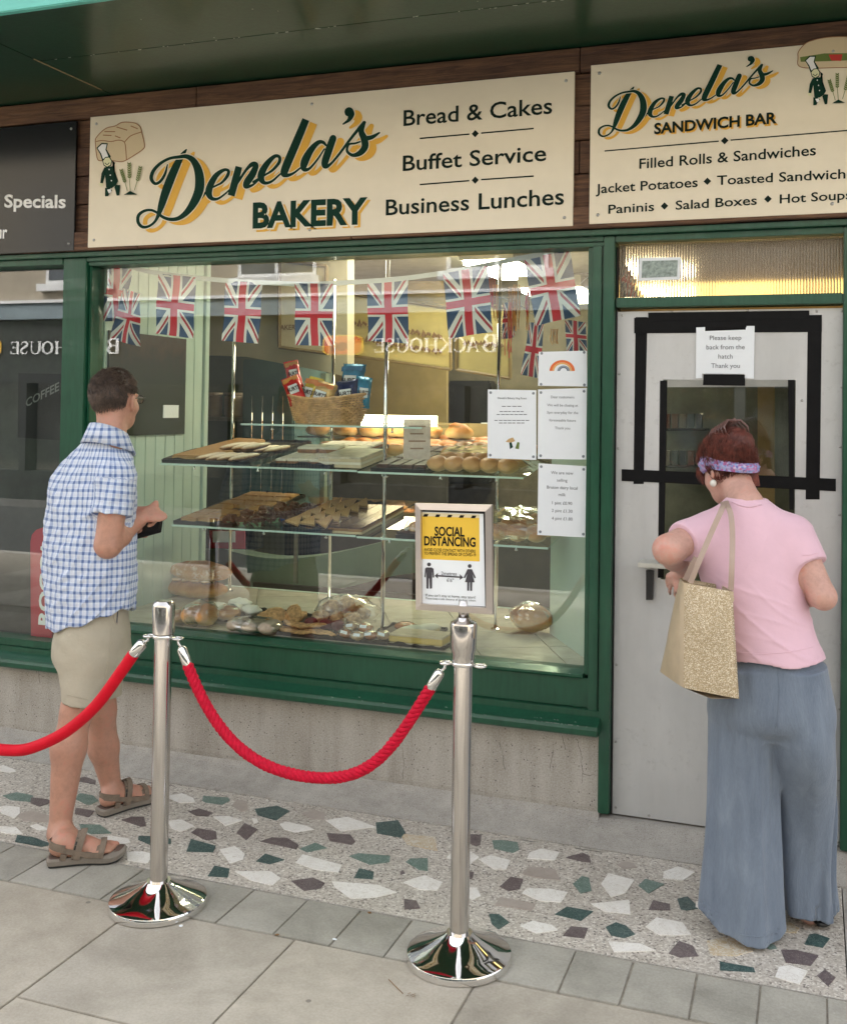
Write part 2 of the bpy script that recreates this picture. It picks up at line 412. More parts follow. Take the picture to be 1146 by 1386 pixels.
# ------------------------------------------------------------------ ground
b = MB(); b.box((-40, -60, -.5), (40, 60, -.16)); b.build('ground', ASPH)['kind'] = 'structure'
b = MB(); b.box((-40, -6, -.158), (40, -.9, -.12)); tag(b.build('road', ASPH), kind='structure')
b = MB(); b.box((-40, -8.5, -.155), (40, -6.001, 0)); tag(b.build('far_pavement', M('dark_far_paving', (.11, .105, .10), .8, var=.2)), kind='structure')
b = MB(); b.box((-40, -1.05, -.155), (40, -.9, .0)); tag(b.build('kerb', STEP, bevel=.01), kind='structure')
pav = tag(MB().box((-40, -.9, -.155), (40, 3.24, -.005)).build('pavement', MORTAR), kind='structure')
rr = random.Random(3)
def stone(x0, x1, y0, y1, name, mat, g=.0028):
    j = lambda: rr.uniform(-.0015, .0015)
    q = [(x0+g+j(), y0+g+j()), (x1-g+j(), y0+g+j()), (x1-g+j(), y1-g+j()), (x0+g+j(), y1-g+j())]
    h = rr.uniform(-.0015, .0015)
    b = MB().slab([(x, y, -.05) for x, y in q], (0, 0, .05+h)); return b.build(name, mat, pav, bevel=.0015)
xs = [-4.6, -4.41, -4.2, -3.99, -3.81, -3.62, -3.43, -3.24, -3.06, -2.87, -2.68, -2.49, -2.29, -2.07, -1.835, -1.625, -1.425, -1.24, -.955, -.69, -.51, -.317, -.135, .05, .24, .43, .62, .8]
for a, c in zip(xs, xs[1:]): stone(a, c, 2.982, 3.232, 'paver', SETT, .0028)
stone(-2.74, -2.135, 1.8, 2.978, 'flagstone', SLAB); stone(-3.9, -2.74, 2.3, 2.978, 'flagstone', SLABB); stone(-4.6, -2.74, 1.6, 2.3, 'flagstone', SLAB)
stone(-2.135, -1.542, 2.418, 2.978, 'flagstone', SLABB); stone(-2.135, -1.542, 1.8, 2.418, 'flagstone', SLAB)
stone(-1.542, -.928, 2.1, 2.978, 'flagstone', SLAB); stone(-.928, .2, 2.35, 2.978, 'flagstone', SLABB); stone(.2, .9, 2.2, 2.978, 'flagstone', SLAB)
stone(-1.542, -.7, 1.5, 2.1, 'flagstone', SLABB); stone(-.7, .2, 1.6, 2.35, 'flagstone', SLAB)
# the rest of the pavement, out of the frame
for (xa, xb, ya, yb) in ((-7.5, -4.61, 1.6, 2.978), (.905, 4.2, 1.6, 2.978), (-7.5, 4.2, -.9, 1.49)):
    y = yb
    while y > ya+.2:
        h_ = min(rr.uniform(.5, .7), y-ya); x = xa
        while x < xb-.2:
            w_ = min(rr.uniform(.6, .95), xb-x); w_ = xb-x if xb-x-w_ < .25 else w_
            stone(x, x+w_, y-h_, y, 'flagstone', rr.choice((SLAB, SLABB))); x += w_
        y -= h_
# terrazzo entrance strip, broken marble set in it
ter = tag(MB().box((-6, 3.236, -.15), (.108, 3.988, 0)).build('terrazzo_strip', TERR), kind='structure')
tag(MB().box((-6, 3.2325, -.15), (.108, 3.2355, .0012)).build('brass_edge', STEP), kind='structure')
pieces = """8 1042 30 9 W;30 1080 46 14 g;12 1098 28 16 W;118 1057 30 8 P;118 1083 32 13 g;55 1086 28 13 P;50 1106 50 18 B;115 1101 38 13 P;12 1124 32 13 W;54 1121 22 9 W;
40 1139 46 14 G;125 1123 42 12 g;160 1137 38 15 W;185 1113 42 15 P;190 1160 34 19 W;210 1138 50 13 G;245 1081 40 13 W;245 1117 40 14 W;292 1084 38 12 g;272 1100 42 12 P;
308 1111 40 13 W;281 1130 38 14 P;272 1148 58 16 G;296 1181 42 15 G;316 1157 34 23 W;325 1090 22 14 B;336 1129 24 22 P;368 1100 44 20 G;370 1165 40 13 G;354 1187 68 19 W;
383 1140 50 15 P;399 1121 48 13 W;425 1103 36 12 B;421 1148 42 14 g;418 1198 44 21 P;433 1170 70 23 W;456 1135 48 14 P;475 1118 54 22 W;500 1162 52 14 g;493 1183 42 14 G;
488 1206 76 21 W;530 1123 38 22 G;571 1137 50 29 Y;641 1137 22 15 P;685 1145 42 17 g;627 1159 50 18 W;735 1159 46 15 W;787 1162 36 13 P;671 1170 38 17 W;566 1170 38 16 g;
734 1183 52 14 B;791 1197 28 24 g;834 1199 46 27 W;884 1201 32 18 g;577 1198 52 20 W;693 1198 38 18 P;633 1185 16 12 P;641 1209 26 18 W;741 1213 56 21 W;700 1224 60 18 B;
557 1225 48 13 P;828 1228 64 21 W;776 1238 46 23 G;673 1247 26 18 G;725 1256 46 20 W;779 1264 38 24 P;838 1261 42 23 G;890 1228 34 15 P;854 1283 60 16 W;918 1184 50 21 W;
930 1224 30 21 G;909 1256 60 25 W;928 1287 42 22 P;988 1283 60 26 Y;997 1310 62 17 G;1065 1257 40 20 Y;1107 1273 42 17 G;1076 1297 54 23 P;1065 1320 48 22 W;1118 1324 28 24 P;
1040 1282 18 8 g;85 1068 30 9 B;180 1072 40 10 W;220 1060 36 9 P;345 1112 10 8 W;640 1095 1 1 W;850 1172 34 9 B;800 1146 30 8 B;960 1228 40 16 W;1100 1236 40 14 P;
-40 1060 60 14 G;-60 1090 60 16 W;-30 1120 40 14 P;1010 1210 50 18 W;1060 1200 40 16 G;1030 1240 46 16 P;545 1182 8 6 P;715 1135 20 8 W"""
k = 0
for s in pieces.replace('\n', '').split(';'):
    px, py, w_, h_, c = s.split(); px, py, w_, h_ = map(float, (px, py, w_, h_))
    if w_ < 3: continue
    n = rr.choice([4, 4, 5, 5, 6]); a0 = rr.uniform(0, 6.28); pts = []
    for i in range(n):
        a = a0 + 2*PI*(i+rr.uniform(-.34, .34))/n
        r = rr.uniform(.70, 1.24)
        pts.append((px + w_*.54*math.cos(a)*r, py + h_*.56*math.sin(a)*r + w_*.54*math.cos(a)*r*.10))
    P = [at(x, y, z=0) for x, y in pts]
    if any(p.y > 3.97 or p.y < 3.25 or p.x > .09 for p in P): P = [Vector((min(p.x, .09), min(max(p.y, 3.25), 3.97), 0)) for p in P]
    hh = rr.uniform(.0012, .003)
    MB().slab([(p.x, p.y, -.02) for p in P], (0, 0, .02+hh)).build('marble_piece', MARB[c], ter)
# sloping concrete step below the shopfront
prof = [(3.988, -.15), (3.99, .004), (4.02, .012), (4.075, .030), (4.12, .050), (4.14, .062), (4.152, .080), (4.5, .080), (4.5, -.15)]
prof2 = [(3.99, -.15), (3.99, .004), (4.02, .012), (4.075, .030), (4.12, .050), (4.155, .062), (4.5, .066), (4.5, -.15)]
def extr(prof, x0, x1, name, mat, parent=None, **k):
    p = [Vector((x0, y, z)) for y, z in prof]; return MB().slab(p, (x1-x0, 0, 0)).build(name, mat, parent, **k)
st = tag(extr(prof, -8, -.80, 'doorstep', STEP), kind='structure'); 
tag(extr(prof2, -.80, .112, 'doorstep', STEP), kind='structure'); tag(extr(prof2, .112, 3, 'doorstep', STEP), kind='structure')
tag(MB().box((.112, 3.236, -.15), (3, 3.99, -.002)).build('entrance_paving', STEP), kind='structure')
# ------------------------------------------------------------------ the bakery building
bak = thing('bakery_building', 'shopfront with green painted joinery, pitted concrete base and dark canopy over two cream sign boards', 'building', (-1.6, 4.2, 0))
def B(a, b_, name, mat=GREEN, parent=bak, bevel=.003, **k): return MB().box(a, b_).build(name, mat, parent, bevel=bevel, **k)
# plinth
pl = MB()
pl.slab([(-8, 4.3, .07), (-8, 4.155, .07), (-8, 4.15, .1), (-8, 4.15, .42), (-8, 4.3, .42)], (7.195, 0, 0)); pl.build('plinth', PLINTH, bak)
# cracks as thin grooves filled with dirt
crk = M('crack_dirt', (.05, .045, .04), .95, var=.4, vs=60)
def crack(pts, wd=.0022):
    b = MB(); P = [at(x, y, Y=4.1495) for x, y in pts]; Q = []
    for a, c in zip(P, P[1:]):
        for t in (0, .25, .5, .75): p = a.lerp(c, t); Q.append(Vector((p.x+rr.uniform(-.003, .003), p.y, p.z+rr.uniform(-.003, .003))))
    Q.append(P[-1]); b.tube(Q, [wd*rr.uniform(.3, 1)*.5 for _ in Q], 5, flat=.3, up=(0, 1, 0)); return b.build('crack', crk, bak)
crack([(780, 1000), (786, 1020), (788, 1045), (787, 1060)]); crack([(788, 1048), (808, 1050)]); crack([(760, 995), (765, 1015)]); crack([(748, 1015), (744, 1040)])
crack([(676, 1005), (681, 1025), (683, 1042)]); crack([(543, 1000), (546, 1030), (545, 1055)]); crack([(52, 905), (54, 925)])
# frames
YF = 4.14
LP = [(-6, -4.9), ]
def rail(x0, x1, z0, z1, y0=YF, name='rail', y1=4.26): return B((x0, y0, z0), (x1, y1, z1), name)
B((-3.47, YF, .442), (-3.334, 4.27, 2.40), 'mullion'); B((-3.332, YF+.022, .62), (-3.318, 4.26, 2.362), 'mullion_bead')
B((-3.486, YF+.03, .52), (-3.472, 4.26, 2.372), 'mullion_bead')
B((-.872, YF+.028, .62), (-.852, 4.26, 2.362), 'mullion_bead'); B((-.851, YF+.008, .462), (-.812, 4.26, 2.362), 'window_post')
B((-.811, YF+.02, .462), (-.8035, 4.26, 2.40), 'window_post')
B((-.8025, YF-.004, .082), (-.758, 4.27, 2.40), 'door_post'); B((-.757, YF+.03, .07), (-.7535, 4.27, 2.36), 'door_post', DARK)
B((.107, YF-.004, .072), (.20, 4.27, 2.40), 'door_post'); B((.201, YF-.02, 0.05), (1.6, 4.3, 2.42), 'side_panel', PLINTH)
B((-8, YF-.002, 2.372), (-3.4715, 4.27, 2.402), 'top_rail'); B((-3.3335, YF+.012, 2.363), (-.8035, 4.262, 2.3815), 'top_rail'); B((-3.3335, YF-.002, 2.382), (-.8035, 4.27, 2.402), 'top_rail')
B((-8, YF-.03, 2.403), (1.6, 4.3, 2.425), 'top_moulding')
B((-.757, YF+.0, 2.376), (.1065, 4.27, 2.402), 'top_rail'); B((-.7525, YF+.01, 2.112), (.1065, 4.255, 2.152), 'transom_rail')
# bottom of the big window
bw = MB(); bw.box((-3.3335, 4.165, .488), (-.852, 4.26, .606)); bw.build('apron_board', GREEN, bak, bevel=.002)
b = MB(); b.slab([(-3.3335, 4.262, .606), (-3.3335, 4.155, .606), (-3.3335, 4.150, .612), (-3.3335, 4.150, .622), (-3.3335, 4.20, .634), (-3.3335, 4.262, .634)], (2.4605, 0, 0)); b.build('window_bead', GREEN, bak)
b = MB(); b.slab([(-8, 4.27, .40), (-8, 4.085, .398), (-8, 4.076, .404), (-8, 4.074, .425), (-8, 4.08, .438), (-8, 4.10, .444), (-8, 4.14, .462), (-8, 4.14, .486), (-8, 4.27, .486)], (7.204, 0, 0)); b.build('sill', GREEN, bak, bevel=.002)
B((-8, 4.155, .487), (-3.4725, 4.26, .522), 'bottom_rail')
B((-4.95, 4.15, .523), (-4.85, 4.26, 2.37), 'mullion')
# panes
def pane(x0, x1, z0, z1, name='window_pane', y=4.222): return MB().box((x0, y, z0), (x1, y+.006, z1)).build(name, GLASS, bak)
pane(-3.317, -.873, .635, 2.362); pane(-4.848, -3.487, .523, 2.371); pane(-8, -4.951, .523, 2.371)
# reeded pane over the door
RG, nt, bs = new_mat('reeded_glass')
bs.inputs['Base Color'].default_value = (.80, .72, .58, 1); bs.inputs['Transmission Weight'].default_value = .82; bs.inputs['Roughness'].default_value = .12; bs.inputs['IOR'].default_value = 1.35
rb = MB(); n = 78; x0, x1 = -.752, .106
pts = []
for i in range(n):
    a = x0+(x1-x0)*i/n; w_ = (x1-x0)/n
    for t in (0, .2, .4, .6, .8): pts.append((a+w_*t, 4.205-.0045*math.sin(PI*t)))
pts.append((x1, 4.205)); V = []
for x, y in pts: V += [(x, y, 2.153), (x, y, 2.375)]
V += [(x1, 4.214, 2.153), (x1, 4.214, 2.375), (x0, 4.214, 2.153), (x0, 4.214, 2.375)]
F = [(2*i, 2*i+2, 2*i+3, 2*i+1) for i in range(len(pts)+1)] + [(2*len(pts)+2, 0, 1, 2*len(pts)+3)]
F += [tuple(range(0, len(V), 2))[::-1], tuple(range(1, len(V), 2))]
rb.add(V, F); rb.build('reeded_pane', RG, bak)
# fascia boards
zz = [2.426, 2.52, 2.655, 2.79, 2.93, 3.065, 3.168]
for i, (a, c) in enumerate(zip(zz, zz[1:])):
    cuts = [-8, -5.2, -3.0+.3*(i % 2), -1.9+.5*((i*7) % 3), 1.6]
    for p, q in zip(cuts, cuts[1:]):
        b = MB(); y = 4.095+.006*((i*5) % 3) - (.012 if i in (0, 5) else 0); N = 14; top = []; bot = []
        wob = .006 if i in (0,) else .003
        for k in range(N+1):
            x = p+.002+(q-p-.004)*k/N; bot.append((x, y, a+.001+abs(noise.noise((x*3, i, 0)))*wob))
            top.append((x, y, c-.003-abs(noise.noise((x*2.5, i+9, 0)))*wob))
        b.slab(bot+top[::-1], (0, .03, 0)); b.build('plank', WOOD, bak, bevel=.002)
B((-8, 4.131, 2.426), (1.6, 4.4, 3.17), 'fascia_backing', DARK)
# canopy: soffit in sections, aqua front board
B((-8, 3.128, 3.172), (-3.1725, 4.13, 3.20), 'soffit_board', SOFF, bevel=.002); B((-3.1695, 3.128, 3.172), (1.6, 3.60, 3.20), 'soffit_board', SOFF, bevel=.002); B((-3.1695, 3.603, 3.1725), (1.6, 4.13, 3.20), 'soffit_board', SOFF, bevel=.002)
SEAM = M('bare_wood_seam', (.28, .21, .11), .8)
MB().box((-3.1735, 3.57, 3.1695), (-3.1685, 4.02, 3.174)).build('soffit_seam', SEAM, bak)
chip = M('chipped_white_primer', (.55, .58, .52), .8)
b = MB(); rc = random.Random(5)
for i in range(60):
    x = -3.1+3.0*rc.random()**.8; y = 3.601+rc.uniform(-.004, .006) if rc.random() < .75 else rc.uniform(3.2, 3.6); l = rc.uniform(.003, .02)
    if y < 3.59: l *= .35
    b.slab([(x, y, 3.1712), (x+l, y+rc.uniform(-.002, .002), 3.1712), (x+l*.6, y+.004, 3.1712)], (0, 0, .002))
tag(b.build('paint_chip', chip, bak), kind='stuff')
B((-8, 3.095, 3.168), (1.6, 3.126, 3.52), 'canopy_front', AQUA, bevel=.004)
B((-8, 3.097, 3.521), (1.6, 4.5, 3.55), 'canopy_top', AQUA)
B((-14, 4.45, 3.2), (8, 9.1, 5.4), 'upper_wall', PLINTH)
# signs
def sign(x0, x1, z0, z1, mat, label):
    t = thing('sign_board', label, 'sign', ((x0+x1)/2, 4.085, z0))
    MB().box((x0, 4.080, z0), (x1, 4.094, z1)).build('panel', mat, t, bevel=.001)
    for sx in ([x0+.035, (x0+x1)/2, x1-.035] if x1-x0 > 1.6 else [x0+.03, x1-.03]):
        for sz in (z0+.035, z1-.035): MB().lathe((sx, 4.079, sz), [(.001, 0), (.007, 0), (.006, .001)], 10).build('screw', STEEL, t) if False else MB().ball((sx, 4.080, sz), (.007, .004, .007), 10, 6).build('screw', STEEL, t, smooth=True)
    return t
SY = 4.079
s0 = sign(-4.75, -3.361, 2.428, 3.055, SIGNK, 'black menu sign with white lettering ending in Specials, cut by the left edge')
s1 = sign(-3.280, -.919, 2.439, 3.067, SIGNC, 'long cream sign board with green and gold script over BAKERY and a chef emblem')
s2 = sign(-.852, .98, 2.443, 3.085, SIGNC, 'cream sign board above the door reading SANDWICH BAR with a filled roll drawing')
def stx(parent, txt, x0, yb0, x1, yb1, capx, mat=INKB, bold=.012, ref=None, off=0, name='lettering', slant=0):
    p0 = at(x0, yb0, Y=SY); p1 = at(x1, yb1, Y=SY); cap = (at(x0, yb0-capx, Y=SY)-p0).z
    return text(name, txt, p0, p1, cap, mat, parent, bold=bold, off=off, ref=ref, slant=slant)
stx(s0, 'Specials', 6, 280, 89, 281, 17, INKW, .025); stx(s0, 'ur', -5, 322, 10, 322, 17, INKW, .025)
stx(s1, 'Bread & Cakes', 546, 170, 747, 153, 21); stx(s1, 'Buffet Service', 545, 231, 739, 217, 20.5); stx(s1, 'Business Lunches', 522, 291, 763, 276, 21)
stx(s1, 'BAKERY', 347, 311.5, 501, 304.5, 33, INKO, .05, off=-.0004); stx(s1, 'BAKERY', 343, 308.5, 498, 302.5, 33.5, INKC, .06, off=.0004); stx(s1, 'BAKERY', 342, 307.5, 497, 301.5, 33.5, INKG, .04, off=.0010)
stx(s2, 'SANDWICH BAR', 887, 182.3, 1053, 168.3, 14.5, INKO, .035, off=-.0004); stx(s2, 'SANDWICH BAR', 885, 181, 1051, 166, 14.5, INKB, .03, off=.0008)
stx(s2, 'Filled Rolls & Sandwiches', 865, 228, 1104, 209.5, 13.5); stx(s2, 'Jacket Potatoes', 806, 261.5, 944, 252.5, 12.5); stx(s2, 'Toasted Sandwiches', 970, 250, 1166, 240, 12.5)
stx(s2, 'Paninis', 823, 289, 885, 285, 12); stx(s2, 'Salad Boxes', 914, 283.5, 1024, 276.5, 12); stx(s2, 'Hot Soups', 1055, 275, 1152, 269, 12)
def diamond(parent, x, y, r):
    c = at(x, y, Y=SY); r = r*mpp(c)
    MB().slab([c+Vector((-r, 0, 0)), c+Vector((0, 0, -r)), c+Vector((r, 0, 0)), c+Vector((0, 0, r))], (0, -.0008, 0)).build('diamond', INKB, parent)
def rule(parent, x0, y0, x1, y1, w_=1.1):
    a, c = at(x0, y0, Y=SY), at(x1, y1, Y=SY); h = w_*mpp(a)*.5
    MB().slab([a+Vector((0, 0, -h)), c+Vector((0, 0, -h)), c+Vector((0, 0, h)), a+Vector((0, 0, h))], (0, -.0008, 0)).build('rule', INKB, parent)
for p, x0, y0, xm, ym, x1, y1, r in ((s1, 568, 187, 643, 180.5, 722, 173.5, 5), (s1, 568, 249.5, 643, 243.5, 722, 238, 5), (s2, 818, 204, 980.5, 190, 1160, 175, 5)):
    rule(p, x0, y0, xm-8, ym+.7, 1.8 if p is s1 else 1.5); rule(p, xm+8, ym-.7, x1, y1, 1.8 if p is s1 else 1.5); diamond(p, xm, ym, r)
for x, y in ((957, 245), (899, 278.5), (1039, 269)): diamond(s2, x, y, 5)
# brush script
A1 = lambda L: [(180+x/6.367, 190+y/6.367, w_/6.367) for x, y, w_ in L]
A2 = lambda L: [(340+x/6.03, 130+y/6.03, w_/6.03) for x, y, w_ in L]
SCR = [
 A1([(462,78,12),(432,120,36),(385,200,60),(335,310,70),(285,440,70),(250,550,58),(222,640,32),(190,700,20),(140,738,20),(85,745,24),(48,705,26),(52,645,26),(100,607,22),(160,600,20),(215,625,20),(265,662,24),(330,680,28),(400,668,34),(470,615,50),(530,530,68),(572,430,78),(578,330,76),(560,240,66),(520,170,50),(465,138,36),(400,142,26),(320,155,22),(240,198,24),(180,262,28),(162,328,30),(195,372,24),(240,352,22),(280,290,20),(302,208,8)]),
 A1([(590,500,14),(650,425,16),(720,388,14),(770,360,18),(815,305,26),(825,262,24),(785,254,26),(720,300,42),(672,380,54),(655,450,56),(680,498,34),(730,503,20),(790,465,14),(850,410,10)]),
 A1([(915,226,56),(882,350,60),(848,475,58)]),
 A1([(870,420,10),(920,340,18),(980,250,22),(1030,205,38),(1062,215,44),(1032,290,58),(985,360,58),(975,398,34),(1030,385,18),(1095,330,12)]),
 A2([(20,700,18),(85,660,14),(120,640,14),(180,600,20),(230,540,24),(232,497,24),(195,490,28),(140,540,42),(95,610,54),(82,668,52),(112,708,28),(170,695,18),(240,635,12)]),
 A2([(448,190,58),(360,400,64),(275,605,62),(285,645,34),(340,632,18),(405,585,12)]),
 A2([(612,400,16),(585,375,26),(545,380,34),(488,440,50),(440,530,62),(432,592,42),(475,592,20),(540,520,14),(600,430,10)]),
 A2([(670,342,54),(635,440,58),(602,545,54),(612,575,32),(655,548,18),(722,470,18),(800,365,20),(880,265,24),(925,215,28)]),
 A2([(925,215,22),(900,285,44),(922,345,54),(930,410,54),(892,462,44),(830,482,26),(785,448,20),(798,395,16),(850,385,14),(890,372,12)]),
 A2([(925,345,36),(985,335,32),(1048,298,12)]),
 A2([(800,128,78),(815,150,56),(800,192,28),(752,228,10)])]
def ribbons(strokes, fmap, mat, parent, name, add=0.0, off=0.0, sx=0, sy=0):
    b = MB(); q = 0
    for st_ in strokes:
        C = cr(st_, 6); q += 1; N = len(C); vs = []
        for i, c in enumerate(C):
            a = C[max(0, i-1)]; d = C[min(N-1, i+1)]; t = np.array([d[0]-a[0], d[1]-a[1]]); t /= (np.hypot(*t)+1e-9); nrm = np.array([-t[1], t[0]])
            h = max(.6, c[2]/2)+add; dep = SY - .0006 - off - q*.00004 - i*.00001
            for s_ in (1, -1):
                x, y = c[0]+nrm[0]*h*s_+sx, c[1]+nrm[1]*h*s_+sy
                P = fmap(x, y); vs.append((P.x, dep, P.z))
        fs = [(2*i, 2*i+2, 2*i+3, 2*i+1) for i in range(N-1)]
        b.add(vs, fs)
        for e_, c in ((0, C[0]), (N-1, C[-1])):      # rounded ends
            h = max(.6, c[2]/2)+add
            if c[2] > 9/6.0 or add:
                k = [fmap(c[0]+h*.96*math.cos(2*PI*j/12)+sx, c[1]+h*.96*math.sin(2*PI*j/12)+sy) for j in range(12)]
                if not (st_ in (SCR[2], SCR[5]) and e_ == 0 or st_ is SCR[2]): b.add([(P.x, SY-.0006-off-q*.00004-e_*.00001-.00002, P.z) for P in k], [tuple(range(12))])
    me = bpy.data.meshes.new(name); me.from_pydata(b.v, [], b.f); return put(name, me, mat, parent)
F1 = lambda x, y: at(x, y, Y=SY)
# second sign: same lettering, located by three matching marks
src = np.array([[188, 300, 1], [253, 203, 1], [513, 180, 1.]]); dst = np.array([[811, 180], [858, 118], [1045, 96.]])
AF = np.linalg.solve(src, dst)
def F2(x, y): q = np.array([x, y, 1]) @ AF; return at(q[0], q[1], Y=SY)
for par, fm in ((s1, F1), (s2, F2)):
    ribbons(SCR, fm, INKO, par, 'script_shadow', 1.0, -.0003, 9.5, 4.5)
    ribbons(SCR, fm, INKC, par, 'script_outline', 1.3, .0008)
    ribbons(SCR, fm, INKG, par, 'script_lettering', .2, .0018)
# small chef emblem, loaf and wheat, drawn in pixels of the photograph's sign corner
LOAF = M('sign_loaf_fill', (.55, .36, .16), .4); LINE = M('sign_brown_line', (.30, .13, .05), .4, var=0); FACE = M('sign_pale_face', (.68, .68, .42), .4, var=0); LEAFG = M('sign_olive_green', (.12, .17, .03), .4, var=0)
def emblem(parent, fm, kind):
    q = [0]
    def poly(pts, mat, name):
        q[0] += 1; P = [fm(110+x/10.42, 150+y/10.42) for x, y in pts]
        b = MB(); b.add([(p.x, SY-.0012-q[0]*.00008, p.z) for p in P], [tuple(range(len(P)))]); me = bpy.data.meshes.new(name); me.from_pydata(b.v, [], b.f); put(name, me, mat, parent)
    def line(pts, mat, name, w_=1.2):
        q[0] += 1; L = [(110+x/10.42, 150+y/10.42) for x, y in pts]; C = cr(L, 4); b = MB(); vs = []
        for i, c in enumerate(C):
            a = C[max(0, i-1)]; d = C[min(len(C)-1, i+1)]; t = np.array(d)-np.array(a); t = t/(np.hypot(*t)+1e-9)
            for s_ in (1, -1): P = fm(c[0]-t[1]*w_/2*s_, c[1]+t[0]*w_/2*s_); vs.append((P.x, SY-.0012-q[0]*.00008, P.z))
        me = bpy.data.meshes.new(name); me.from_pydata(vs, [], [(2*i, 2*i+2, 2*i+3, 2*i+1) for i in range(len(C)-1)]); put(name, me, mat, parent)
    if kind == 'loaf':
        out = [(200,430),(210,380),(290,290),(370,235),(480,210),(560,165),(640,155),(760,170),(830,220),(855,300),(895,480),(870,540),(770,610),(640,690),(560,715),(440,700),(300,700),(240,690),(215,600)]
        poly(out, M('sign_loaf_pale', (.62, .50, .31), .4, var=0), 'loaf_drawing'); line(out+[out[0]], LINE, 'loaf_drawing_line')
        line([(210,430),(300,415),(420,430),(530,410),(610,440),(630,540),(640,690)], LINE, 'loaf_drawing_line'); line([(610,440),(700,350),(850,295)], LINE, 'loaf_drawing_line')
        for a in ([(330,290),(480,290)], [(500,225),(650,270)], [(700,210),(800,250)], [(310,340),(430,345)], [(480,350),(555,380)]): line(a, LINE, 'loaf_drawing_line', 1.3)
    else:
        out = [(120,480),(130,380),(250,250),(450,190),(700,170),(1100,190),(1500,240),(1600,420),(1560,560),(1300,640),(700,640),(300,640),(130,600)]
        poly(out, M('sign_loaf_pale', (.62, .50, .31), .4, var=0), 'roll_drawing'); line(out+[out[0]], LINE, 'roll_drawing_line')
        poly([(150,470),(500,420),(1580,430),(1560,520),(500,540),(160,540)], LEAFG, 'roll_drawing'); poly([(560,440),(760,440),(740,540),(600,530)], M('sign_red', (.5, .03, .02), .4, var=0), 'roll_drawing')
    poly([(218,520),(290,450),(380,455),(360,540),(420,640),(400,700),(300,700),(270,610)], INKG, 'chef_hat_outline'); poly([(235,525),(295,468),(362,470),(345,545),(385,640),(310,675),(285,600)], INKW, 'chef_hat')
    poly([(300,700),(340,650),(400,640),(440,700),(425,770),(370,800),(320,770)], INKG, 'chef_head_outline'); poly([(312,705),(345,662),(395,655),(428,705),(415,760),(370,785),(328,760)], FACE, 'chef_face')
    line([(335,730),(370,755),(400,728)], INKG, 'chef_smile', 1.0)
    poly([(330,795),(440,780),(470,720),(440,700),(480,730),(460,800),(525,990),(490,1050),(430,1090),(355,1080),(340,900),(310,1020),(272,1015),(290,880)], INKG, 'chef_coat')
    poly([(340,1085),(400,1080),(440,1120),(400,1170),(385,1200),(340,1205)], INKG, 'chef_leg'); poly([(470,1070),(500,1040),(555,1045),(540,1190),(505,1195)], INKG, 'chef_leg'); poly([(370,1110),(420,1100),(430,1140),(395,1165)], INKW, 'chef_shoe'); poly([(250,1020),(310,1020),(310,1055),(280,1065)], FACE, 'chef_hand')
    for x, y in ((398, 825), (415, 905), (430, 983)): poly([(x-10,y),(x,y-12),(x+10,y),(x,y+12)], INKW, 'chef_button')
    for (x0, y0, x1, y1, x2, y2) in ((655,1130,620,1000,570,830), (700,1130,685,940,685,735), (760,1120,800,980,845,790)):
        line([(x0,y0),(x1,y1)], LEAFG, 'wheat_stem', .8)
        d = Vector((x2-x1, y2-y1)).normalized(); nn = Vector((-d.y, d.x))
        for k in range(7):
            c = Vector((x1, y1)).lerp(Vector((x2, y2)), k/6.5)
            for s_ in (1, -1):
                e = c+nn*s_*24+d*14; poly([c-d*12, e-d*10, e+d*16, c+d*10], LEAFG, 'wheat_grain')
    poly([(610,1185),(700,1130),(800,1180)], INKG, 'wheat_ground')
emblem(s1, F1, 'loaf')
def F3(x, y): return at(1073+(x-129)*.98+14, 75+(y-193)*.93 - (x-129)*.02, Y=SY)
emblem(s2, F3, 'roll')
# ------------------------------------------------------------------ the door with its serving hatch
YD = 4.186
door = put('door', MB().box((0,0,0),(0,0,0)).build('tmp', ALU).data, ALU) if False else None
hx0, hx1 = at(896, 600, Y=YD).x, at(1076, 600, Y=YD).x; hz1 = at(985, 514, Y=YD).z; hz0 = at(985, 790, Y=YD).z
dx0, dx1, dz0, dz1 = -.7525, .1062, .071, 2.098
b = MB(); y0, y1 = YD, YD+.012
b.box((dx0, y0, dz0), (hx0, y1, dz1)); b.box((hx1, y0, dz0), (dx1, y1, dz1)); b.box((hx0, y0, hz1), (hx1, y1, dz1)); b.box((hx0, y0, dz0), (hx1, y1, hz0))
door = b.build('door', ALU, bak)
b = MB(); b.box((dx0, y1+.001, dz0), (hx0, y1+.04, dz1)); b.box((hx1, y1+.001, dz0), (dx1, y1+.04, dz1)); b.box((hx0, y1+.001, hz1), (hx1, y1+.04, dz1)); b.box((hx0, y1+.001, dz0), (hx1, y1+.04, hz0)); b.build('door_leaf', GREEN, door)
def scr(x, y):
    p = at(x, y, Y=YD); MB().ball(p, (.0055, .003, .0055), 8, 5).build('screw', STEEL, door, smooth=True)
for x, y in ((842, 427), (834, 900), (833, 1004), (833, 1093), (1105, 421), (909, 422), (1011, 420), (1139, 421), (838, 506), (836, 607), (1139, 524), (1137, 605), (1136, 697), (1138, 872), (1136, 960), (1135, 1056), (1134, 1140), (878, 1104), (1085, 542)): scr(x, y)
def strip(pts, name='black_tape', mat=TAPE, lift=0.0, th=.0012):
    P = [at(x, y, Y=YD-.0004-lift) for x, y in pts]
    return MB().slab(P, (0, -th, 0)).build(name, mat, door)
strip([(860, 429), (876, 429), (871, 655), (857, 655)]); strip([(1093, 428), (1112, 427), (1109, 676), (1090, 676)], lift=.0)
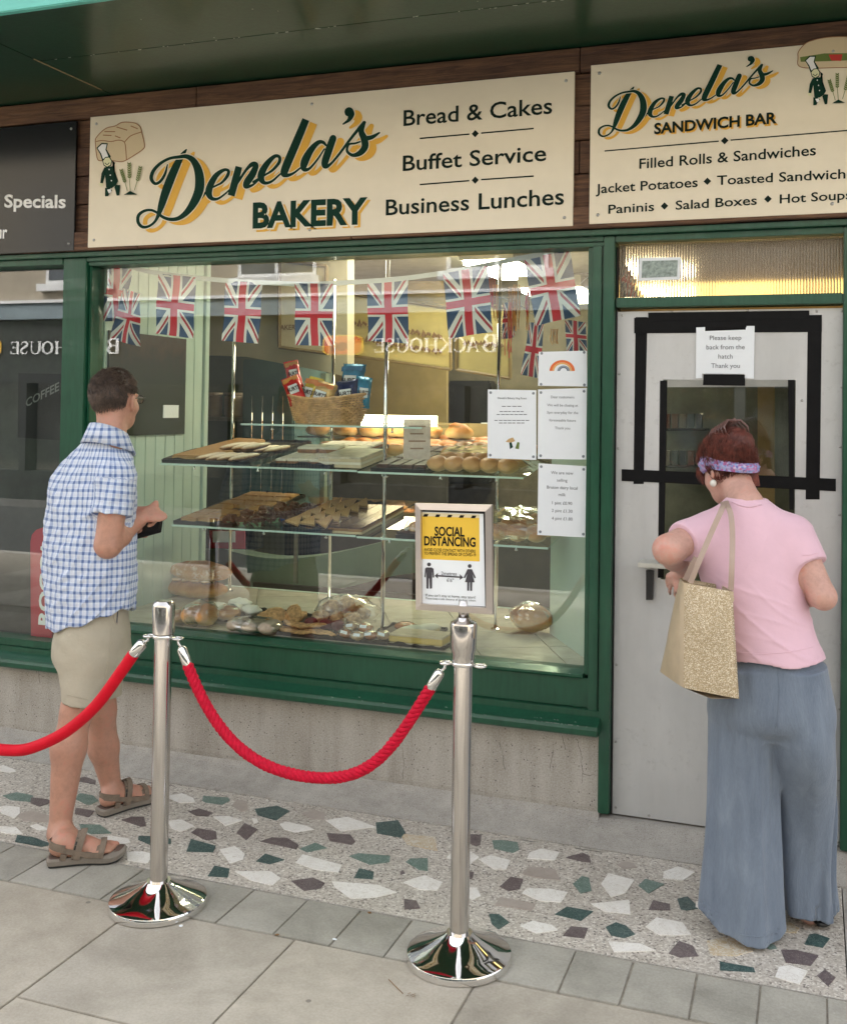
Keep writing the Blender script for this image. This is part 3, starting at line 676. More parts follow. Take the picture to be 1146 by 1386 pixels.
strip([(858, 430), (1112, 426), (1112, 449), (858, 451)], lift=.0018); strip([(877, 423), (1095, 420), (1095, 432), (877, 434)], lift=.0034)
strip([(841, 635), (870, 636), (1131, 648), (1131, 665), (868, 652), (841, 651)], lift=.0018)
strip([(893, 515), (903, 515), (898, 782), (890, 782)], name='hatch_frame', lift=.0001); strip([(1066, 514), (1075, 514), (1074, 690), (1068, 690)], name='hatch_frame')
strip([(903, 514), (1066, 514), (1066, 523), (903, 524)], name='hatch_frame', mat=STEEL, lift=.0003)
# the clear plastic panel hung over the opening
p0, p1 = at(870, 450, Y=YD-.003), at(1094, 650, Y=YD-.003)
PLAS = glass_mat('clear_plastic_sheet', (.9, .91, .9), gain=5)
MB().box((hx0-.004, YD+.014, at(985, 652, Y=YD).z), (hx1+.004, YD+.017, hz1+.01)).build('hatch_panel', PLAS, door)
# shelf and bracket
a = at(866, 759, Y=YD-.05); c = at(960, 771, Y=YD-.05)
MB().box((a.x, YD-.11, c.z), (hx1, YD-.001, c.z+.018)).build('hatch_shelf', M('cream_steel_shelf', (.55, .54, .48), .4, .3), door, bevel=.002)
strip([(875, 771), (885, 772), (884, 811), (875, 811)], name='shelf_bracket', mat=BLACKP, th=.02)
# notice taped to the door
nt_ = thing('paper_notice', 'white paper notice on the door reading Please keep back from the hatch', 'notice', at(982, 510, Y=YD))
P = [at(x, y, Y=YD-.0062) for x, y in ((942, 443), (954, 442.5), (954, 448), (1009, 446), (1009, 441), (1021, 441), (1020, 512.5), (1007, 512), (1007, 506), (950, 505.5), (950, 511.5), (941.5, 512))]
MB().slab(P, (0, -.0006, 0)).build('sheet', PAPER, nt_)
for i, s_ in enumerate(('Please keep', 'back from the', 'hatch', 'Thank you')):
    ctext('lettering', s_, at(981.5, 460+i*12.6, Y=YD-.0072), .0178, INKGY, nt_)
# stuck under the tape
b = MB().slab([at(x, y, Y=YD-.0058) for x, y in ((952, 506.5), (1008, 507), (1008, 522), (951, 521))], (0, -.001, 0)); b.build('black_tape', TAPE, door)
strip([(954, 436), (1010, 434), (1010, 443), (954, 445)], lift=.0062)
# little banknote print in the fanlight
bn = thing('banknote_print', 'small grey banknote print stuck inside the reeded glass above the door', 'picture', at(892, 378, Y=4.2))
MB().slab([at(x, y, Y=4.199) for x, y in ((865, 349), (921, 348), (920, 378), (864, 380))], (0, -.0006, 0)).build('sheet', PAPER, bn)
MB().slab([at(x, y, Y=4.1975) for x, y in ((869, 353), (917, 352), (916, 374), (868, 376))], (0, -.0004, 0)).build('print', M('grey_green_print', (.30, .36, .33), .6, var=.5, vs=60), bn)
# sheets stuck inside the big window
YP = 4.2205
def sheet(label, pts, lines, h=.0135, extra=None):
    xs_ = [p[0] for p in pts]; ys_ = [p[1] for p in pts]
    t = thing('paper_notice', label, 'notice', at(sum(xs_)/4, max(ys_), Y=YP))
    P = [at(x, y, Y=YP) for x, y in pts]; MB().slab(P, (0, -.0005, 0)).build('sheet', PAPER, t)
    for x, y in pts:
        cx, cy = sum(xs_)/4, sum(ys_)/4; q = at(x+(cx-x)*.09*1.3, y+(cy-y)*.09, Y=YP-.001); MB().ball(q, (.006, .0015, .006), 8, 5).build('sticky_dot', M('grey_blue_tack', (.20, .23, .26), .6), t)
    for (s_, x, y, hh, bo) in lines: ctext('lettering', s_, at(x, y, Y=YP-.0008), hh, INKGY, t, bold=bo)
    return t
r_ = sheet('small white sheet with a child\'s rainbow drawing, top notice in the window', [(729, 476), (794, 474.5), (794.5, 523), (728, 522)], [])
for k, (r0, r1, cc) in enumerate(((13.5, 17.5, (.75, .17, .04)), (11, 13.3, (.75, .42, .12)), (6.8, 8.8, (.25, .3, .35)), (4.8, 6.6, (.12, .14, .2)))):
    c = at(760.5, 502, Y=YP-.0009); s_ = mpp(c); n = 18; dxx = 0 if k < 2 else 2
    vs = []
    for i in range(n+1):
        a = PI*i/n
        for q in (r0, r1): vs.append((c.x+math.cos(a)*q*s_+dxx*s_, c.y, c.z+math.sin(a)*q*s_*.85))
    me = bpy.data.meshes.new('rainbow_band'); me.from_pydata(vs, [], [(2*i, 2*i+1, 2*i+3, 2*i+2) for i in range(n)]); put('rainbow_band', me, M('crayon%d' % k, cc, .7), r_)
sheet('white notice beside the frame starting Dear customers, about closing early', [(728, 527), (794, 525), (793, 622), (727.5, 621)],
      [('Dear customers', 761, 539, .0105, 0), ('We will be closing at', 761, 550, .0105, 0), ('3pm everyday for the', 761, 560, .0105, 0), ('foreseeable future', 761, 570.5, .0105, 0), ('Thank you', 761, 581, .0105, 0)])
h_ = sheet('white notice headed Hog Roast, left of the other sheets in the window', [(660, 527), (725.5, 528), (725.5, 622.5), (659.5, 620)],
      [("Denela's Bakery Hog Roast", 693, 540, .008, .01)])
for yy, hw_, n_ in ((550.5, 14, 4), (557.5, 17, 6), (561.5, 21, 7), (569.5, 24, 8), (573, 18, 6)):
    x = 693-hw_
    for k in range(n_):
        l = 2*hw_/n_; e = x+l*rr.uniform(.7, .88); MB().slab([at(x, yy, Y=YP-.0006), at(e, yy+.02, Y=YP-.0006), at(e, yy-1.1, Y=YP-.0006), at(x, yy-1.1, Y=YP-.0006)], (0, -.0002, 0)).build('faint_print', INKGY, h_); x += l
for pts, mt in (([(684, 598), (688, 594), (694, 592), (697, 597), (691, 599)], LOAF), ([(689, 599), (692, 598), (694, 605), (690, 608)], INKG), ([(697, 607), (700, 598), (703, 599), (702, 608)], LEAFG)):
    MB().slab([at(x, y, Y=YP-.0008) for x, y in pts], (0, -.0002, 0)).build('emblem', mt, h_)
sheet('white price list for local milk, lowest notice in the window', [(728.5, 627), (793.5, 631), (793, 727.5), (727, 724)],
      [('We are now', 760.5, 642, .0125, 0), ('selling', 760.5, 652, .0125, 0), ('Bruton dairy local', 760.5, 662, .0125, 0), ('milk', 760.5, 671.5, .0125, 0), ('1 pint £0.90', 760.5, 683, .0125, 0), ('2 pint £1.30', 760.5, 693.5, .0125, 0), ('4 pint £1.80', 760.5, 704, .0125, 0)])
# coffee panel and red upright sign behind the left pane
cb = thing('chalk_board', 'dark chalk poster reading COFFEE inside the left window', 'poster', at(52, 595, Y=4.5))
MB().slab([at(x, y, Y=4.5) for x, y in ((25, 505), (84, 506), (82, 596), (24, 592))], (0, .01, 0)).build('panel', DARK, cb)
CH = M('chalk', (.20, .20, .19), .9)
a = at(35, 551, Y=4.498); c = at(80, 528, Y=4.498); text('lettering', 'COFFEE', a, c+Vector((.0, 0, .0)), .045, CH, cb, bold=.02)
rp = thing('upright_sign', 'red upright sign with white ROCCA lettering behind the man, inside the left window', 'sign', at(52, 870, Y=4.235))
RED = M('red_sign_face', (.42, .012, .03), .35, var=.06)
P = [(42, 871), (41, 735), (43, 724), (49, 717), (58, 714), (73, 714), (70, 873)]
MB().slab([at(x, y, Y=4.235) for x, y in P], (0, .012, 0)).build('panel', RED, rp)
a = at(65.5, 847, Y=4.2338); c = at(67, 720, Y=4.2338)
text('lettering', 'ROCCA', a, Vector((a.x+.005, a.y, a.z+.43)), .062, INKW, rp, bold=.04, up=(-1, 0, .02))
text('lettering', 'Caffè', Vector((a.x+.024, a.y, a.z)), Vector((a.x+.024, a.y, a.z+.12)), .014, INKW, rp, bold=.02, up=(-1, 0, 0))
# ------------------------------------------------------------------ inside the shop
def IB(a, b_, name, mat, bevel=0): return B(a, b_, name, mat, bevel=bevel)
IB((-7, 4.3, .0), (3, 9.1, .02), 'shop_floor', FLOORI)
CEIL = M('cream_ceiling', (.50, .46, .34), .8)
IB((-7, 4.3, 2.80), (3, 9.1, 2.86), 'ceiling', CEIL)
IB((-7, 9.0, 0), (3, 9.1, 2.9), 'back_wall', OLIVE); IB((-7.1, 4.3, 0), (-7, 9.1, 2.9), 'side_wall', GREYG); IB((1.6, 4.3, 0), (1.7, 9.1, 2.9), 'side_wall', GREYG)
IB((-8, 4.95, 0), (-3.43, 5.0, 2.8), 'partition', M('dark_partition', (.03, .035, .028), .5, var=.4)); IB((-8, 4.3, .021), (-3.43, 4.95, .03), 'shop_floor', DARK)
# window bed with tiles
IB((-3.40, 4.27, .56), (-.80, 5.30, .628), 'window_bed', GROUT)
tr_ = random.Random(4)
Q = [(-.875, 4.262), (-.875, 5.3), (-3.32, 5.3), (-3.32, 4.262)]
# diagonal tiles, clipped to the bed
def clip(poly, ax, lim, keep_less):
    out = []
    for i in range(len(poly)):
        a, c = poly[i], poly[(i+1) % len(poly)]
        ia = (a[ax] <= lim) if keep_less else (a[ax] >= lim); ic = (c[ax] <= lim) if keep_less else (c[ax] >= lim)
        if ia: out.append(a)
        if ia != ic: t = (lim-a[ax])/(c[ax]-a[ax]); out.append((a[0]+(c[0]-a[0])*t, a[1]+(c[1]-a[1])*t))
    return out
an = rad(28); ca, sa = math.cos(an), math.sin(an); T = .33
for i in range(-14, 15):
    for j in range(-14, 15):
        g = .003; u0, v0 = i*T, j*T; p = []
        for du, dv in ((g, g), (T-g, g), (T-g, T-g), (g, T-g)):
            u, v = u0+du, v0+dv; p.append((-2+u*ca-v*sa, 4.8+u*sa+v*ca))
        for ax, lim, kl in ((0, -.877, True), (0, -3.318, False), (1, 4.264, False), (1, 5.298, True)):
            p = clip(p, ax, lim, kl) if len(p) > 2 else p
        if len(p) > 2: MB().slab([(x, y, .60) for x, y in p], (0, 0, .0345+tr_.uniform(0, .001))).build('tile', TILE, bak)
IB((-3.40, 5.301, 0), (-.80, 5.33, .636), 'window_bed_back', MINT)
# boarded side panel on the left
for i in range(10):
    y0 = 4.275+i*.088; IB((-3.36, y0+.0015, .62), (-3.325, y0+.0865, 2.8), 'tongue_and_groove_board', MINT, .003)
IB((-3.42, 5.157, .0), (-3.31, 5.20, 2.8), 'panel_edge', MINT, .003); IB((-3.42, 4.27, 0), (-3.375, 5.156, 2.8), 'panel_back', MINT)
# dark panel with a foliage reflection painted into its colour
fp = thing('reflection_panel', 'dark autumn landscape picture on the mint boarding, beside the man\'s head', 'picture', (-3.32, 4.62, 1.55))
m, nt, bs = new_mat('foliage_reflection_paint'); E.nt = nt
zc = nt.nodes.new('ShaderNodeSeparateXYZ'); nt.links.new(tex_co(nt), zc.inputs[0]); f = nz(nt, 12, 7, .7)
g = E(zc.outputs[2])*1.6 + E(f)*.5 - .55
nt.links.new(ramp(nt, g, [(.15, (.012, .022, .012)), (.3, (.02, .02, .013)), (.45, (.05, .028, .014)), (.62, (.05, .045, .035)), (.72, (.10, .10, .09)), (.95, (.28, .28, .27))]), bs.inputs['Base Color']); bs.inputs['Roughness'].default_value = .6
MB().box((-3.324, 4.30, 1.53), (-3.314, 4.97, 2.06)).build('picture', m, fp)  # carries the mirrored foliage as colour
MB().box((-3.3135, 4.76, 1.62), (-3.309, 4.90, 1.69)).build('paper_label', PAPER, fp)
# angled mint panel on the right
a, c = Vector((-.845, 4.262, .636)), Vector((-1.17, 4.80, .636))
MB().slab([a, c, c+Vector((.04, .02, 0)), a+Vector((.04, 0, 0))], (0, 0, .95)).build('angled_panel', MINT, bak)
# ochre bulkhead, rooms beyond, placed on their own planes
def wallpiece(pts, Y, name, mat, th=.05, parent=bak, bevel=0): return MB().slab([at(x, y, Y=Y) for x, y in pts], (0, th, 0)).build(name, mat, parent, bevel=bevel)
BULK = M('cream_ochre_bulkhead', (.42, .38, .26), .6, var=.06)
wallpiece([(225, 250), (470, 250), (470, 510), (440, 503), (330, 482), (225, 478)], 5.7, 'bulkhead', BULK, .1)
wallpiece([(250, 470), (445, 470), (445, 720), (250, 720)], 7.2, 'store_wall', GREYG)
wallpiece([(328, 486), (398, 488), (396, 700), (326, 700)], 6.2, 'blue_green_locker', TEAL, .5, bevel=.01)
wallpiece([(398, 505), (441, 505), (438, 700), (396, 700)], 6.6, 'store_door', M('sage_door', (.20, .25, .18), .5, var=.1), .05)
wallpiece([(440, 380), (604, 380), (604, 610), (440, 610)], 7.6, 'yellow_wall', M('yellow_lit_wall', (.27, .20, .085), .6, var=.15))
wallpiece([(385, 608), (604, 608), (604, 900), (385, 900)], 7.55, 'dark_low_wall', M('dark_low_wall', (.06, .055, .045), .6, var=.3))
wallpiece([(604, 300), (1146, 300), (1146, 900), (604, 900)], 8.2, 'brown_wall', M('brown_wall', (.10, .085, .055), .7, var=.3))
wallpiece([(604, 515), (664, 515), (664, 655), (604, 655)], 7.9, 'black_oven', BLACKP, .2, bevel=.02)
MB().slab([at(x, y, Y=7.88) for x, y in ((651, 572), (664, 572), (664, 590), (651, 590))], (0, .01, 0)).build('oven_label', PAPER, bak)
# ceiling lamps
LAMP = M('lit_lamp_diffuser', (1, .93, .6), .5, var=0, emis=(1, .90, .66), es=9)
LAMP2 = M('added_lamp_diffuser', (1, .93, .7), .5, var=0, emis=(1, .90, .70), es=3.2)
def ceiling_lamp(x, y, label, lx=.6, ly=1.2, z=2.70, mat=None):
    t = thing('ceiling_light', label, 'light', (x, y, z), group='ceiling lights inside the bakery')
    MB().box((x-lx/2, y-ly/2, z), (x+lx/2, y+ly/2, z+.03)).build('diffuser', mat or LAMP, t, bevel=.004)
    MB().box((x-lx/2-.02, y-ly/2-.02, z+.031), (x+lx/2+.02, y+ly/2+.02, z+.10)).build('housing', M('lamp_housing', (.6, .55, .4), .5), t)
ceiling_lamp(-2.15, 7.3, 'lit yellow ceiling light seen above the third flag from the right', .35, .9); ceiling_lamp(-1.5, 6.4, 'lit ceiling light at the upper right corner of the window', .35, .7, 2.40)
ceiling_lamp(-2.3, 5.55, 'unseen ceiling light added nearest the window to brighten the display shelves', .45, 1.1, 2.66, LAMP2)  # out of view, added to light the pastries from above
t = thing('strip_light', 'warm strip light behind the reeded glass above the door', 'light', (-.4, 5.2, 2.27))
a, c = at(862, 393, Y=5.2), at(1146, 391, Y=5.2)
MB().box((a.x, 5.2, at(1000, 404, Y=5.2).z), (c.x+.05, 5.26, at(1000, 380, Y=5.2).z)).build('tube', M('warm_tube', (1, .8, .3), .5, var=0, emis=(1, .72, .25), es=.75), t)
B((-1.0, 5.30, 1.95), (1.0, 5.34, 2.8), 'ceiling_drop', M('tan_board', (.12, .085, .05), .6))
# hanging menu boards (seen from behind/aside) in olive and cream
MEN = M('olive_menu_board', (.40, .33, .13), .5, var=.1); MENF = M('olive_frame', (.16, .11, .04), .5)
def menu(x0, x1, y0, y1, Y, label, words=None, mat=MEN, dy=0):
    t = thing('menu_board', label, 'menu board', at((x0+x1)/2, y1, Y=Y))
    p = [(x0, y0), (x1, y0+dy), (x1, y1+dy), (x0, y1)]
    MB().slab([at(x, y, Y=Y) for x, y in p], (0, .02, 0)).build('panel', mat, t)
    for q, r in zip(p, p[1:]+p[:1]): MB().tube([at(*q, Y=Y-.005), at(*r, Y=Y-.005)], .012, 6).build('frame', MENF, t)
    if words:
        for s_, x, y, h in words: ctext('lettering', s_, at(x, y, Y=Y-.004), h, M('menu_brown_letters', (.16, .09, .04), .6, var=0), t, bold=.02)
    return t
menu(378, 442, 352, 470, 5.62, 'cream menu board with a small bakery emblem, left of the crisp basket', [('BAKERY', 390, 446, .03)], M('menu_cream', (.45, .38, .24), .5), 8)
menu(452, 610, 395, 478, 6.5, 'long olive menu board above the yellow wall in the middle', None, MEN, 22)
menu(618, 690, 405, 500, 6.2, 'olive menu board hanging right of the long one', None, MEN, 12)
# counter
CM = M('sage_counter', (.28, .36, .27), .4, var=.08)
b = MB(); N = 14; top = []
pts = [(245, 742), (300, 748), (350, 756), (400, 760), (450, 757), (500, 748), (545, 738), (640, 728)]
C = cr(pts, 3); P = [at(x, y, Y=5.85+.0*i) for i, (x, y) in enumerate(C)]
vs = []
for i, p in enumerate(P):
    bulge = -.30*math.sin(PI*i/(len(P)-1)); vs += [(p.x, 5.9+bulge, p.z+.05), (p.x, 5.9+bulge, p.z-.17), (p.x, 6.05+bulge, p.z-.17), (p.x, 6.05+bulge, p.z+.05)]
fs = []
for i in range(len(P)-1):
    for k in range(4): fs.append((i*4+k, i*4+(k+1) % 4, (i+1)*4+(k+1) % 4, (i+1)*4+k))
b.add(vs, fs); ct = b.build('counter_front', CM, None, smooth=False)
cn = thing('serving_counter', 'pale green curved serving counter behind the lower shelves', 'counter', (-3.4, 5.9, 0)); ct.parent = cn; ct.data.transform(world_of(cn).inverted())
MB().box((-4.6, 6.06, .02), (-1.9, 6.5, .62)).build('counter_base', M('dark_brown_base', (.05, .035, .025), .5), cn)
MB().box((-1.9, 5.5, .02), (-.9, 5.6, 1.0)).build('counter_side', M('dark_olive_side', (.10, .09, .05), .5), cn)
t = thing('back_cabinet', 'dark brown cabinet standing behind the window bed', 'cabinet', (-2.4, 5.55, 0))
MB().box((-3.2, 5.55, .02), (-2.05, 5.58, .62)).build('cabinet_body', M('dark_brown_wood', (.045, .03, .025), .4, var=.3, stretch=(4, 1, .5)), t)
MB().box((-2.9, 5.5, .64), (-2.9+.02, 5.52, 1.1)).build('upright', STEEL, t)
t = thing('card_box', 'red framed card below the muffins, behind the glass shelf', 'card', at(307, 745, Y=5.5))
wallpiece([(262, 716), (345, 719), (345, 744), (262, 742)], 5.52, 'back_box', DARK, .1, t); wallpiece([(283, 718), (331, 719), (331, 743), (283, 742)], 5.5, 'red_frame', RED, .01, t); wallpiece([(288, 719), (318, 719), (318, 734), (288, 734)], 5.49, 'paper', PAPER, .005, t)
# shelf of pots in the store
t = thing('store_shelf', 'narrow shelf carrying a row of pale pots in the store room', 'shelf', at(330, 560, Y=7.0))
a, c = at(258, 557, Y=7.0), at(420, 572, Y=7.0); MB().box((a.x, 6.9, c.z-.0), (c.x, 7.15, c.z+.03)).build('board', M('pale_board', (.42, .40, .32), .5), t); shz = c.z+.031
for i, (px, w_, lb) in enumerate(((291, 17, 'first pale pot on the store shelf, from the left'), (317, 24, 'widest pale pot on the store shelf'), (345, 16, 'pale pot behind the chrome upright'), (372, 18, 'brownish pot next to the crisp basket'), (395, 16, 'last pot on the store shelf, partly behind the basket'))):
    p = at(px, 560, Y=7.02); r = w_*mpp(p)*.55
    t2 = thing('storage_pot', lb, 'pot', (p.x, 7.02, shz)); MB().lathe((p.x, 7.02, shz), [(r*.85, 0), (r, .02), (r, .15), (r*.9, .165), (r*1.05, .17), (r*1.05, .19)], 20).build('pot', M('pale_beige_pot', (.42, .34, .26), .5), t2, smooth=False)
# ------------------------------------------------------------------ display shelving
ds = thing('display_shelving', 'chrome and glass shelving carrying trays in the window', 'shelving', (-2.0, 4.8, .64))
EDGE = M('green_glass_edge', (.55, .72, .64), .15, var=0, coat=1)
def shelf(x0, x1, z, y0=4.40, y1=5.22):
    MB().box((x0, y0+.003, z-.008), (x1, y1, z)).build('glass_shelf', SHELFG, ds); MB().box((x0, y0, z-.0085), (x1, y0+.0025, z+.0005)).build('shelf_edge', EDGE, ds)
    n = 3
    for k in range(n):
        x = x0+(x1-x0)*(k+.5)/n; MB().lathe((x, y0+.03, z-.03), [(.005, 0), (.009, .003), (.004, .008), (.004, .022)], 10).build('shelf_clip', CHROME, ds, smooth=True)
shelf(-3.075, -2.0, 1.40); shelf(-1.995, -1.20, 1.396); shelf(-3.0, -2.0, 1.098); shelf(-1.995, -1.085, 1.094); shelf(-2.62, -1.68, 1.607, 4.40, 4.95)
for px, py, Y in ((311, 780, 5.15), (446, 780, 5.18), (518, 800, 4.56), (671, 800, 4.78)):
    p = at(px, py, Y=Y); MB().tube([(p.x, p.y, .634), (p.x, p.y, 2.4)], .0095, 12).build('upright', CHROME, ds, smooth=True)
    MB().lathe((p.x, p.y, .6345), [(.022, 0), (.022, .006), (.012, .01)], 16).build('foot', CHROME, ds)
    for z in (1.385, 1.082): MB().lathe((p.x, p.y, z-.02), [(.014, 0), (.014, .018)], 12).build('collar', CHROME, ds)
for px in (346, 360, 374, 388):
    p = at(px-6, 600, Y=5.3); MB().tube([(p.x, 5.3, 1.15), (p.x, 5.3, 1.75)], .003, 6).build('wire', CHROME, ds)

# brushed illegible words on the olive boards
rm = random.Random(8)
for bd, x0, x1, yb, sl_, Yb, n_ in (('menu_board.001', 470, 600, 440, .36, 6.49, 9), ('menu_board.001', 480, 600, 462, .36, 6.49, 8), ('menu_board.002', 628, 682, 468, .17, 6.19, 5)):
    par = bpy.data.objects[bd]; x = x0
    for k in range(n_):
        w_ = (x1-x0)/n_*.62; y = yb+(x-x0)*sl_*.45; q = [(x, y-rm.uniform(0, 3)), (x+w_*.25, y-rm.uniform(5, 9)), (x+w_*.5, y-rm.uniform(0, 4)), (x+w_*.8, y-rm.uniform(4, 8)), (x+w_*1.3, y-rm.uniform(1, 4))]
        b = MB(); b.tube([at(a, c, Y=Yb-.012) for a, c in q], .012, 5, flat=.3, up=(0, 1, 0)); b.build('brushed_mark', M('menu_brown_letters', (.16, .09, .04), .6, var=0), par); x += (x1-x0)/n_
# made-up coloured shapes standing in for reflections in the hatch panel
t = thing('hatch_reflection_shapes', 'made-up dim coloured shapes imitating reflections in the door hatch', 'reflection_stand_in', at(985, 700, Y=6.0))
wallpiece([(870, 500), (1110, 500), (1110, 800), (870, 800)], 6.3, 'reflection_back', M('grey_green_reflection', (.16, .18, .15), .5, var=.3), .05, t)
for j, y in enumerate((580, 630)):
    wallpiece([(895, y), (955, y), (955, y+3), (895, y+3)], 6.1, 'reflection_shelf', DARK, .2, t)
    for i in range(5): wallpiece([(898+i*11, y-20), (906+i*11, y-20), (906+i*11, y-.5), (898+i*11, y-.5)], 6.15, 'reflection_shape', M('reflection_shape_%d' % ((i*3+j) % 5), ((.20, .09, .07), (.24, .22, .19), (.09, .11, .15), (.22, .14, .11), (.11, .14, .14))[(i*3+j) % 5], .4), .06, t)
wallpiece([(1025, 520), (1048, 520), (1048, 700), (1025, 700)], 5.9, 'tan_upright', M('tan_upright', (.45, .34, .17), .5), .05, t)
# ------------------------------------------------------------------ the other side of the street (mirrored in the panes)
GP = 4.222
def refl(px, py, Yr=-6.0): p = at(px, py, Y=2*GP-Yr); return Vector((p.x, Yr, p.z))
op = thing('opposite_building', 'beige rendered building across the street with dark shopfront, mirrored in the window', 'building', (-6, -6.4, 0))
RND = M('beige_render', (.36, .31, .235), .85, var=.1, vs=1.2, bp=.2); FASC = M('charcoal_fascia', (.010, .012, .012), .6); WHT = M('white_painted_timber', (.72, .72, .70), .5, var=.05)
BG = M('blue_grey_cornice', (.20, .25, .27), .6)
def OB(a, b_, name, mat): return MB().box(a, b_).build(name, mat, op)
zf1 = refl(300, 428).z; zf0 = refl(300, 520).z; zc1 = refl(300, 405).z
OB((-26, -6.6, zc1+.05), (12, -6.02, 6.5), 'wall', RND); OB((-26, -6.1, zf0), (12, -6.03, zf1), 'fascia', FASC); OB((-26, -6.3, zf1), (12, -5.9, zc1), 'cornice', BG); OB((-26, -6.4, zc1), (12, -5.85, zc1+.05), 'moulding', WHT)
OB((-26, -6.35, 0), (12, -6.06, .5), 'stall_riser', FASC)
for i in range(19):
    x = -25+i*2; OB((x, -6.3, .5), (x+.14, -6.04, zf0), 'pilaster', FASC)
OB((-26, -6.5, 0), (12, -6.4, 6.5), 'shop_inside', M('dim_shop_inside', (.02, .019, .017), .8, var=.5, vs=2)); OB((-26, -6.2, .5), (12, -6.19, zf0), 'shop_glass', GLASS)
OB((-26, -9, 6.51), (12, -5.9, 6.7), 'roof', FASC)
DG = M('dark_upper_glass', (.08, .09, .10), .08, var=.2)
def sash(x0, x1, z0, z1):
    t = OB((x0, -6.02, z0), (x1, -5.995, z1), 'window', WHT)
    w_ = .07
    for i in range(2):
        for j in range(2):
            xa = x0+w_+(x1-x0-w_)/2*i; xb = x0+(x1-x0-w_)/2*(i+1); za = z0+w_+(z1-z0-w_)/2*j; zb = z0+(z1-z0-w_)/2*(j+1)
            MB().box((xa, -5.993, za), (xb, -5.985, zb)).build('pane', DG, t)
    MB().box((x0-.1, -6.0, z0-.12), (x1+.1, -5.88, z0-.002)).build('sill', WHT, t)
wa, wb = refl(322, 372), refl(428, 376); wc, wd = refl(604, 373), refl(742, 380); we = refl(62, 388)
zb = (wa.z+wc.z)/2
sash(min(wa.x, wb.x), max(wa.x, wb.x), zb, min(zb+1.7, 6.3)); sash(min(wc.x, wd.x), max(wc.x, wd.x), zb, min(zb+1.7, 6.3)); sash(we.x, we.x+1.3, zb, min(zb+1.7, 6.3)); sash(-1.5, -.2, zb, min(zb+1.7, 6.3)); sash(2.2, 3.5, zb, min(zb+1.7, 6.3))
# serif capitals for the shop name opposite
SER = {'B': [((0, 0), (0, 1), .17), ((0, 1), (.35, .98), .07), ((.35, .98), (.48, .78), .15), ((.48, .78), (.33, .54), .12), ((0, .53), (.35, .53), .06), ((.35, .53), (.54, .28), .15), ((.54, .28), (.36, .03), .14), ((0, .02), (.38, .02), .07)],
 'A': [((.05, 0), (.36, 1), .06), ((.36, 1), (.66, 0), .17), ((.15, .34), (.54, .34), .06), ((-.06, .02), (.16, .02), .05), ((.52, .02), (.78, .02), .05)],
 'C': [((.62, .76), (.5, .96), .06), ((.5, .96), (.3, 1.0), .07), ((.3, 1.0), (.08, .78), .12), ((.08, .78), (.02, .5), .16), ((.02, .5), (.09, .2), .16), ((.09, .2), (.3, 0), .12), ((.3, 0), (.5, .04), .07), ((.5, .04), (.64, .2), .06), ((.62, .7), (.62, 1.0), .04)],
 'K': [((.05, 0), (.05, 1), .16), ((.08, .45), (.55, .98), .06), ((.2, .58), (.62, .02), .15), ((-.08, .02), (.18, .02), .05), ((-.08, .98), (.18, .98), .05), ((.42, .98), (.68, .98), .05), ((.5, .02), (.78, .02), .05)],
 'H': [((.05, 0), (.05, 1), .16), ((.6, 0), (.6, 1), .16), ((.05, .5), (.6, .5), .06), ((-.08, .02), (.18, .02), .05), ((-.08, .98), (.18, .98), .05), ((.47, .02), (.73, .02), .05), ((.47, .98), (.73, .98), .05)],
 'O': [((.35, 1), (.1, .84), .10), ((.1, .84), (.02, .5), .16), ((.02, .5), (.1, .16), .16), ((.1, .16), (.35, 0), .10), ((.35, 0), (.6, .16), .10), ((.6, .16), (.68, .5), .16), ((.68, .5), (.6, .84), .16), ((.6, .84), (.35, 1), .10)],
 'U': [((.05, 1), (.05, .28), .16), ((.05, .28), (.18, .04), .12), ((.18, .04), (.36, 0), .07), ((.36, 0), (.54, .08), .06), ((.54, .08), (.6, .3), .06), ((.6, .3), (.6, 1), .06), ((-.08, .98), (.18, .98), .05), ((.48, .98), (.72, .98), .05)],
 'S': [((.48, .76), (.42, .95), .05), ((.42, .95), (.22, 1), .07), ((.22, 1), (.05, .86), .12), ((.05, .86), (.08, .68), .14), ((.08, .68), (.42, .4), .16), ((.42, .4), (.48, .2), .14), ((.48, .2), (.34, .02), .12), ((.34, .02), (.12, .03), .07), ((.12, .03), (.02, .24), .05)],
 'E': [((.05, 0), (.05, 1), .16), ((.05, .98), (.5, .98), .06), ((.5, .98), (.5, .8), .05), ((.05, .52), (.36, .52), .06), ((.05, .02), (.52, .02), .06), ((.52, .02), (.54, .22), .05), ((.36, .62), (.36, .42), .04)]}
